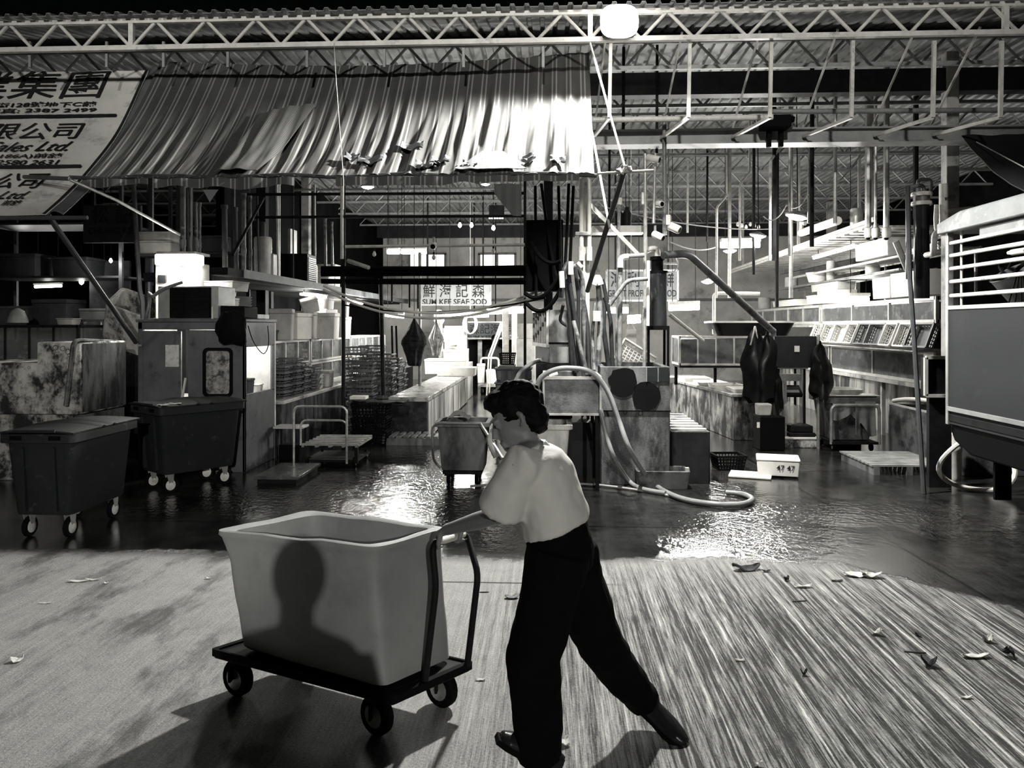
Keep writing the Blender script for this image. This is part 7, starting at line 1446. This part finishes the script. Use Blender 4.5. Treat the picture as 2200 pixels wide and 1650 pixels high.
for sh, el, hd in ((J['nsh'], J['nel'], nh), (J['fsh'], J['fel'], fh)):
    fd = (hd - el).normalized(); up = A_ax.cross(fd).normalized()
    if up.z < 0: up = -up
    wr = hd - fd * .085 + up * .034
    body.tube([sh, sh.lerp(el, .5), el, el.lerp(wr, .35), wr], [.052, .046, .038, .037, .025], 12)
    for i in range(4):                                    # fingers close round the handle
        off = A_ax * ((i - 1.5) * .0205); ln = (1, 1.06, 1.0, .86)[i]; kn = hd + off * 1.0 - fd * .022 + up * .034
        body.tube([wr + off * .45, kn], [.016, .0125], 8)
        pts = [kn] + [hd + off + (up * cos(a) + fd * sin(a)) * .0265 for a in (RAD(10), RAD(50), RAD(95), RAD(140), RAD(180 + 18 * ln), RAD(205 * ln))]
        body.tube(pts, [.0105, .0100, .0098, .0095, .0092, .0088, .0076], 8)
    tb = wr + A_ax * (-.03) + fd * .012
    body.tube([wr + A_ax * -.012, tb + fd * .022 - up * .012, hd + A_ax * -.043 - fd * .02 - up * .012, hd + A_ax * -.036 + fd * .012 - up * .026], [.016, .0135, .0115, .009], 8)
for hp_, kn, an in ((J['nhip'], J['nkn'], J['nan']), (J['fhip'], J['fkn'], J['fan'])):
    body.tube([J['pel'], hp_, hp_.lerp(kn, .5), kn, kn.lerp(an, .3), an], [.1, .088, .075, .056, .054, .036], 12)
nheel = P(1188, 1646, 3.0); ntoe = P(1100, 1600, 2.97); ftoe = PZ(1424, 1560, .035)
body.tube([J['nan'], nheel.lerp(ntoe, .25), ntoe], [.036, .038, .025], 10); body.tube([J['fan'], J['fan'].lerp(ftoe, .6), ftoe], [.036, .036, .025], 10)
m_skin = mat('skin', .2, .5, 0, .06, 6, rvar=.05)
fuse('body', body, m_skin, PT.o, PT.M, .0062, 3)
# hair
hb_ = MB(); ell(hb_, hv(.022, 0, .048), .108, .088, .098, ht, 26, 14); ell(hb_, hv(.062, 0, -.012), .062, .074, .085, ht, 22, 12); ell(hb_, hv(-.035, 0, .088), .072, .074, .05, ht, 22, 12)
fuse('hair', hb_, mat('black_hair', .003, .7, 0, .3, 30, spec=.1), PT.o, PT.M, .008, 3, lambda c: .007 * noise.noise(c * 60) + .012 * noise.noise(c * 22))
# eyes and brows
for s in (-1, 1):
    e = MB(); ell(e, hv(-.0915, s * .031, .001), .0055, .0075, .0055, ht, 10, 8); PT.part('eye', e, mat('eye_dark', .02, .2))
# shirt: torso and two loose sleeves
sh = MB(); ax = (J['neck'] - J['pel']).normalized(); lat = Vector((0.06, 1, 0)).normalized(); fr = lat.cross(ax).normalized()
def oval(c, a, b_, tilt=0, n=28): return [c + fr * (a * cos(2 * pi * k / n)) + lat * (b_ * sin(2 * pi * k / n)) + ax * (tilt * cos(2 * pi * k / n)) for k in range(n)]
sh.loft([oval(P(1190, 1132, 3.08), .150, .20), oval(P(1187, 1105, 3.08), .147, .198), oval(P(1176, 1060, 3.08), .138, .195), oval(P(1162, 1015, 3.08), .135, .20), oval(P(1149, 985, 3.08), .118, .195), oval(P(1141, 970, 3.08), .085, .14), oval(P(1134, 958, 3.08), .064, .075)])
for s_, e_ in ((J['nsh'], J['nel']), (J['fsh'], J['fel'])):
    sh.tube([s_.lerp(J['chest'], .35), s_, s_.lerp(e_, .45), s_.lerp(e_, .86)], [.075, .078, .084, .098], 16)
def folds(c): return .010 * noise.noise(Vector((c.x * 7, c.y * 9, c.z * 5))) + .006 * noise.noise(c * 19)
fuse('shirt', sh, mat('pale_shirt', .56, .85, 0, .05, 6), PT.o, PT.M, .009, 5, folds)
tr = MB()
tr.loft([oval(P(1188, 1112, 3.08), .118, .165), oval(P(1197, 1150, 3.08), .135, .175), oval(P(1207, 1190, 3.08), .142, .18), oval(P(1208, 1230, 3.08), .13, .175)])
tr.tube([J['nhip'] + Vector((0, 0, .03)), J['nhip'].lerp(J['nkn'], .45), J['nkn'], J['nkn'].lerp(J['nan'], .5), J['nan'] + Vector((.0, 0, -.01))], [.125, .118, .104, .098, .092], 18)
tr.tube([J['fhip'] + Vector((0, 0, .03)), J['fhip'].lerp(J['fkn'], .45), J['fkn'], J['fkn'].lerp(J['fan'], .5), J['fan'] + Vector((.005, 0, .0))], [.125, .115, .098, .086, .074], 18)
fuse('trousers', tr, mat('black_trousers', .004, .9, 0, .15, 8, spec=.05), PT.o, PT.M, .009, 5, lambda c: .012 * noise.noise(Vector((c.x * 9, c.y * 9, c.z * 6))) + .005 * noise.noise(c * 22))
def shoe(heel, toe, an, nm):
    d = (toe - heel).normalized(); s = MB(); side = d.cross(Vector((0, 0, 1))).normalized(); up = side.cross(d).normalized()
    prof = [(0, .034, .05), (.05, .04, .06), (.12, .042, .058), (.18, .05, .05), (.235, .046, .036), (.27, .028, .024)]
    s.loft([[heel + d * (x - .02) + side * (w * cos(2 * pi * k / 18)) + up * (max(-.012, h * sin(2 * pi * k / 18) * 1.0) + .015) for k in range(18)] for x, w, h in prof]); s.tube([an + Vector((0, 0, .06)), heel + d * .05 + up * .04], [.05, .046], 14)
    fuse('shoe', s, mat('black_boot_rubber', .018, .25), PT.o, PT.M, .006, 3)
    so = MB(); so.loft([[heel + d * (x - .025) + side * (w * cos(2 * pi * k / 18)) + up * (.004 + .011 * (1 if sin(2 * pi * k / 18) > 0 else -1)) for k in range(18)] for x, w in ((0, .034), (.06, .043), (.13, .042), (.19, .053), (.245, .049), (.285, .03))]); PT.part('sole', so, m_rubber())
shoe(Vector((nheel.x, nheel.y, .022)), ntoe + Vector((0, 0, -.01)), J['nan'], 'near')
fa = J['fan']; shoe(fa + (fa - ftoe).normalized() * .03 + Vector((0, 0, -.03)), ftoe, fa, 'far')

# ================================================================ bits lying on the ground
m_leaf = mat('dark_leaf', .03, .6); m_pale = mat('pale_scrap', .6, .7)
def bit(px, py, w, d, rz, label, cat, mt, curl=.02, name='litter_scrap'):
    q = PZ(px, py); b = MB()
    b.sheet(lambda u, v: Vector(((u - .5) * w, (v - .5) * d * (.25 + .75 * sin(pi * min(1, max(0, u))) ** .7), .003 + curl * (abs(u - .5) * 2) ** 1.6 * .6 + curl * .5 * (noise.noise(Vector((u * 3, v * 3, px * .1))) + .6))), 12, 6, .004)
    mz = min(v.z for v in b.v); b.v = [v - Vector((0, 0, mz - .001)) for v in b.v]
    o = to_obj(name, b, mt, None); tag(o, label, cat); o.location = q; o.rotation_euler = (0, 0, rz); return o
bit(1603, 1224, .21, .10, .25, 'big curled black leaf lying at the edge of the wet floor', 'leaf', m_leaf, .05, 'fallen_leaf')
bit(1646, 1229, .06, .03, .1, 'small black leaf scrap just right of the big curled black leaf', 'leaf', m_leaf, .02, 'fallen_leaf')
bit(1798, 1249, .08, .03, .0, 'narrow dark leaf right of the pale scraps by the wet edge', 'leaf', m_leaf, .01, 'fallen_leaf')
bit(1690, 1247, .05, .03, .8, 'small dark leaf left of the pale plastic scrap by the wet edge', 'leaf', m_leaf, .03, 'fallen_leaf')
bit(1838, 1237, .16, .1, .1, 'left of two pale plastic scraps by the wet edge', 'scrap', m_pale, .03, 'plastic_scrap')
bit(1872, 1240, .14, .08, -.1, 'right of two pale plastic scraps by the wet edge', 'scrap', m_pale, .04, 'plastic_scrap')
bit(1725, 1262, .12, .04, .1, 'thin pale scrap with a dark end below the black leaf', 'scrap', m_pale, .02, 'plastic_scrap')
bit(1718, 1292, .1, .015, .2, 'thin dark stalk on the dry concrete below the leaves', 'stalk', m_leaf, .0, 'dry_stalk')
bit(1880, 1363, .07, .045, -.2, 'pale curled shell scrap on the right of the dry concrete', 'scrap', m_pale, .04, 'shell_scrap')
bit(1996, 1431, .075, .05, .0, 'dark pebble-like lump on the right of the dry concrete', 'lump', m_leaf, .05, 'mud_lump')
bit(2122, 1379, .05, .05, .3, 'small bright white lump at the far right of the dry concrete', 'scrap', m_pale, .05, 'foam_scrap')
bit(1966, 1402, .11, .014, -.1, 'thin dark twig above the dark lump on the right', 'twig', m_leaf, .0, 'dry_twig')
bit(2096, 1412, .15, .05, .1, 'pale branching scrap near the right edge of the dry concrete', 'scrap', m_pale, .02, 'plastic_scrap')
bit(2166, 1410, .05, .06, .9, 'small dark curl near the right edge of the dry concrete', 'leaf', m_leaf, .04, 'fallen_leaf')
bit(1972, 1366, .02, .05, .2, 'short dark stem standing out above the thin twig', 'stem', m_leaf, .02, 'dry_twig')
bit(1727, 1450, .03, .025, 0, 'tiny dark crumb in the middle of the grooved concrete', 'crumb', m_leaf, .03, 'mud_crumb')
bit(1590, 1420, .05, .02, 0, 'small pale chip left of the tiny dark crumb', 'chip', m_pale, .01, 'foam_chip')
bit(2075, 1500, .06, .02, .1, 'pale chip low on the right of the grooved concrete', 'chip', m_pale, .01, 'foam_chip')
bit(1630, 1646, .04, .02, .1, 'pale chip at the bottom edge of the grooved concrete', 'chip', m_pale, .02, 'foam_chip')
bit(1210, 1600, .06, .05, .6, 'white triangular scrap beside the walking heel', 'scrap', m_pale, .03, 'paper_scrap')
bit(1100, 1285, .09, .06, .2, 'pale torn leaf beside the knee of the walking person', 'leaf', mat('grey_scrap', .2, .7), .02, 'fallen_leaf')
bit(1040, 1273, .06, .012, .1, 'thin dark twig between the cart and the walking person', 'twig', m_leaf, .0, 'dry_twig')
bit(1032, 1462, .05, .02, .1, 'thin pale sliver on the ground between cart and legs', 'chip', m_pale, .01, 'foam_chip')
bit(168, 1250, .14, .03, .12, 'longer white slip on the bright concrete at the left', 'slip', m_pale, .01, 'paper_slip')
bit(200, 1247, .11, .018, .1, 'thinner white slip crossing the longer one at the left', 'slip', m_pale, .012, 'paper_slip')
bit(228, 1254, .03, .02, .3, 'tiny white crumb right of the two white slips', 'chip', m_pale, .01, 'foam_chip')
bit(98, 1297, .08, .012, .1, 'thin pale sliver left below the two white slips', 'chip', m_pale, .008, 'foam_chip')
bit(36, 1421, .06, .05, .5, 'white folded scrap at the left edge of the bright concrete', 'scrap', m_pale, .03, 'paper_scrap')
bit(447, 1244, .04, .02, .1, 'tiny white scrap just left of the cart tub', 'chip', m_pale, .01, 'foam_chip')
# the photographer stands just behind the viewpoint; the shadow falls on the pushed cart
ph = MB(); X_ = .05; Y_ = -.36
ell(ph, (X_, Y_ + .04, 1.635), .084, .1, .118); ph.tube([(X_, Y_, 1.42), (X_, Y_ + .02, 1.57)], .055, 12)
ph.loft([[Vector((X_ + a * cos(k * pi / 12), Y_ + b_ * sin(k * pi / 12), z)) for k in range(24)] for z, a, b_ in ((.82, .17, .12), (1.0, .165, .115), (1.2, .21, .12), (1.36, .235, .11), (1.44, .18, .085), (1.48, .06, .055))])
for s in (-1, 1):
    ph.tube([(X_ + s * .19, Y_, 1.4), (X_ + s * .27, Y_ + .02, 1.12), (X_ + s * .14, Y_ + .22, 1.12), (X_ + s * .06, Y_ + .27, 1.16)], [.055, .045, .036, .03], 12)
    ph.tube([(X_ + s * .09, Y_, .86), (X_ + s * .1, Y_ + .01, .48), (X_ + s * .1, Y_ - .01, .08)], [.095, .07, .05], 14); ph.tube([(X_ + s * .1, Y_ - .05, .045), (X_ + s * .12, Y_ + .17, .035)], [.04, .035], 10)
    for q in range(4): ph.tube([(X_ + s * .058, Y_ + .275, 1.145 + q * .021), (X_ + s * .05, Y_ + .30, 1.15 + q * .021), (X_ + s * .03, Y_ + .305, 1.152 + q * .02)], .0088, 6)
T = Thing('person', 'person standing at the viewpoint whose head-and-shoulders shadow falls on the pushed tub', 'person', (X_, Y_, 0))
fuse('body', ph, mat('dark_cloth', .03, .8), T.o, T.M, .01, 4)
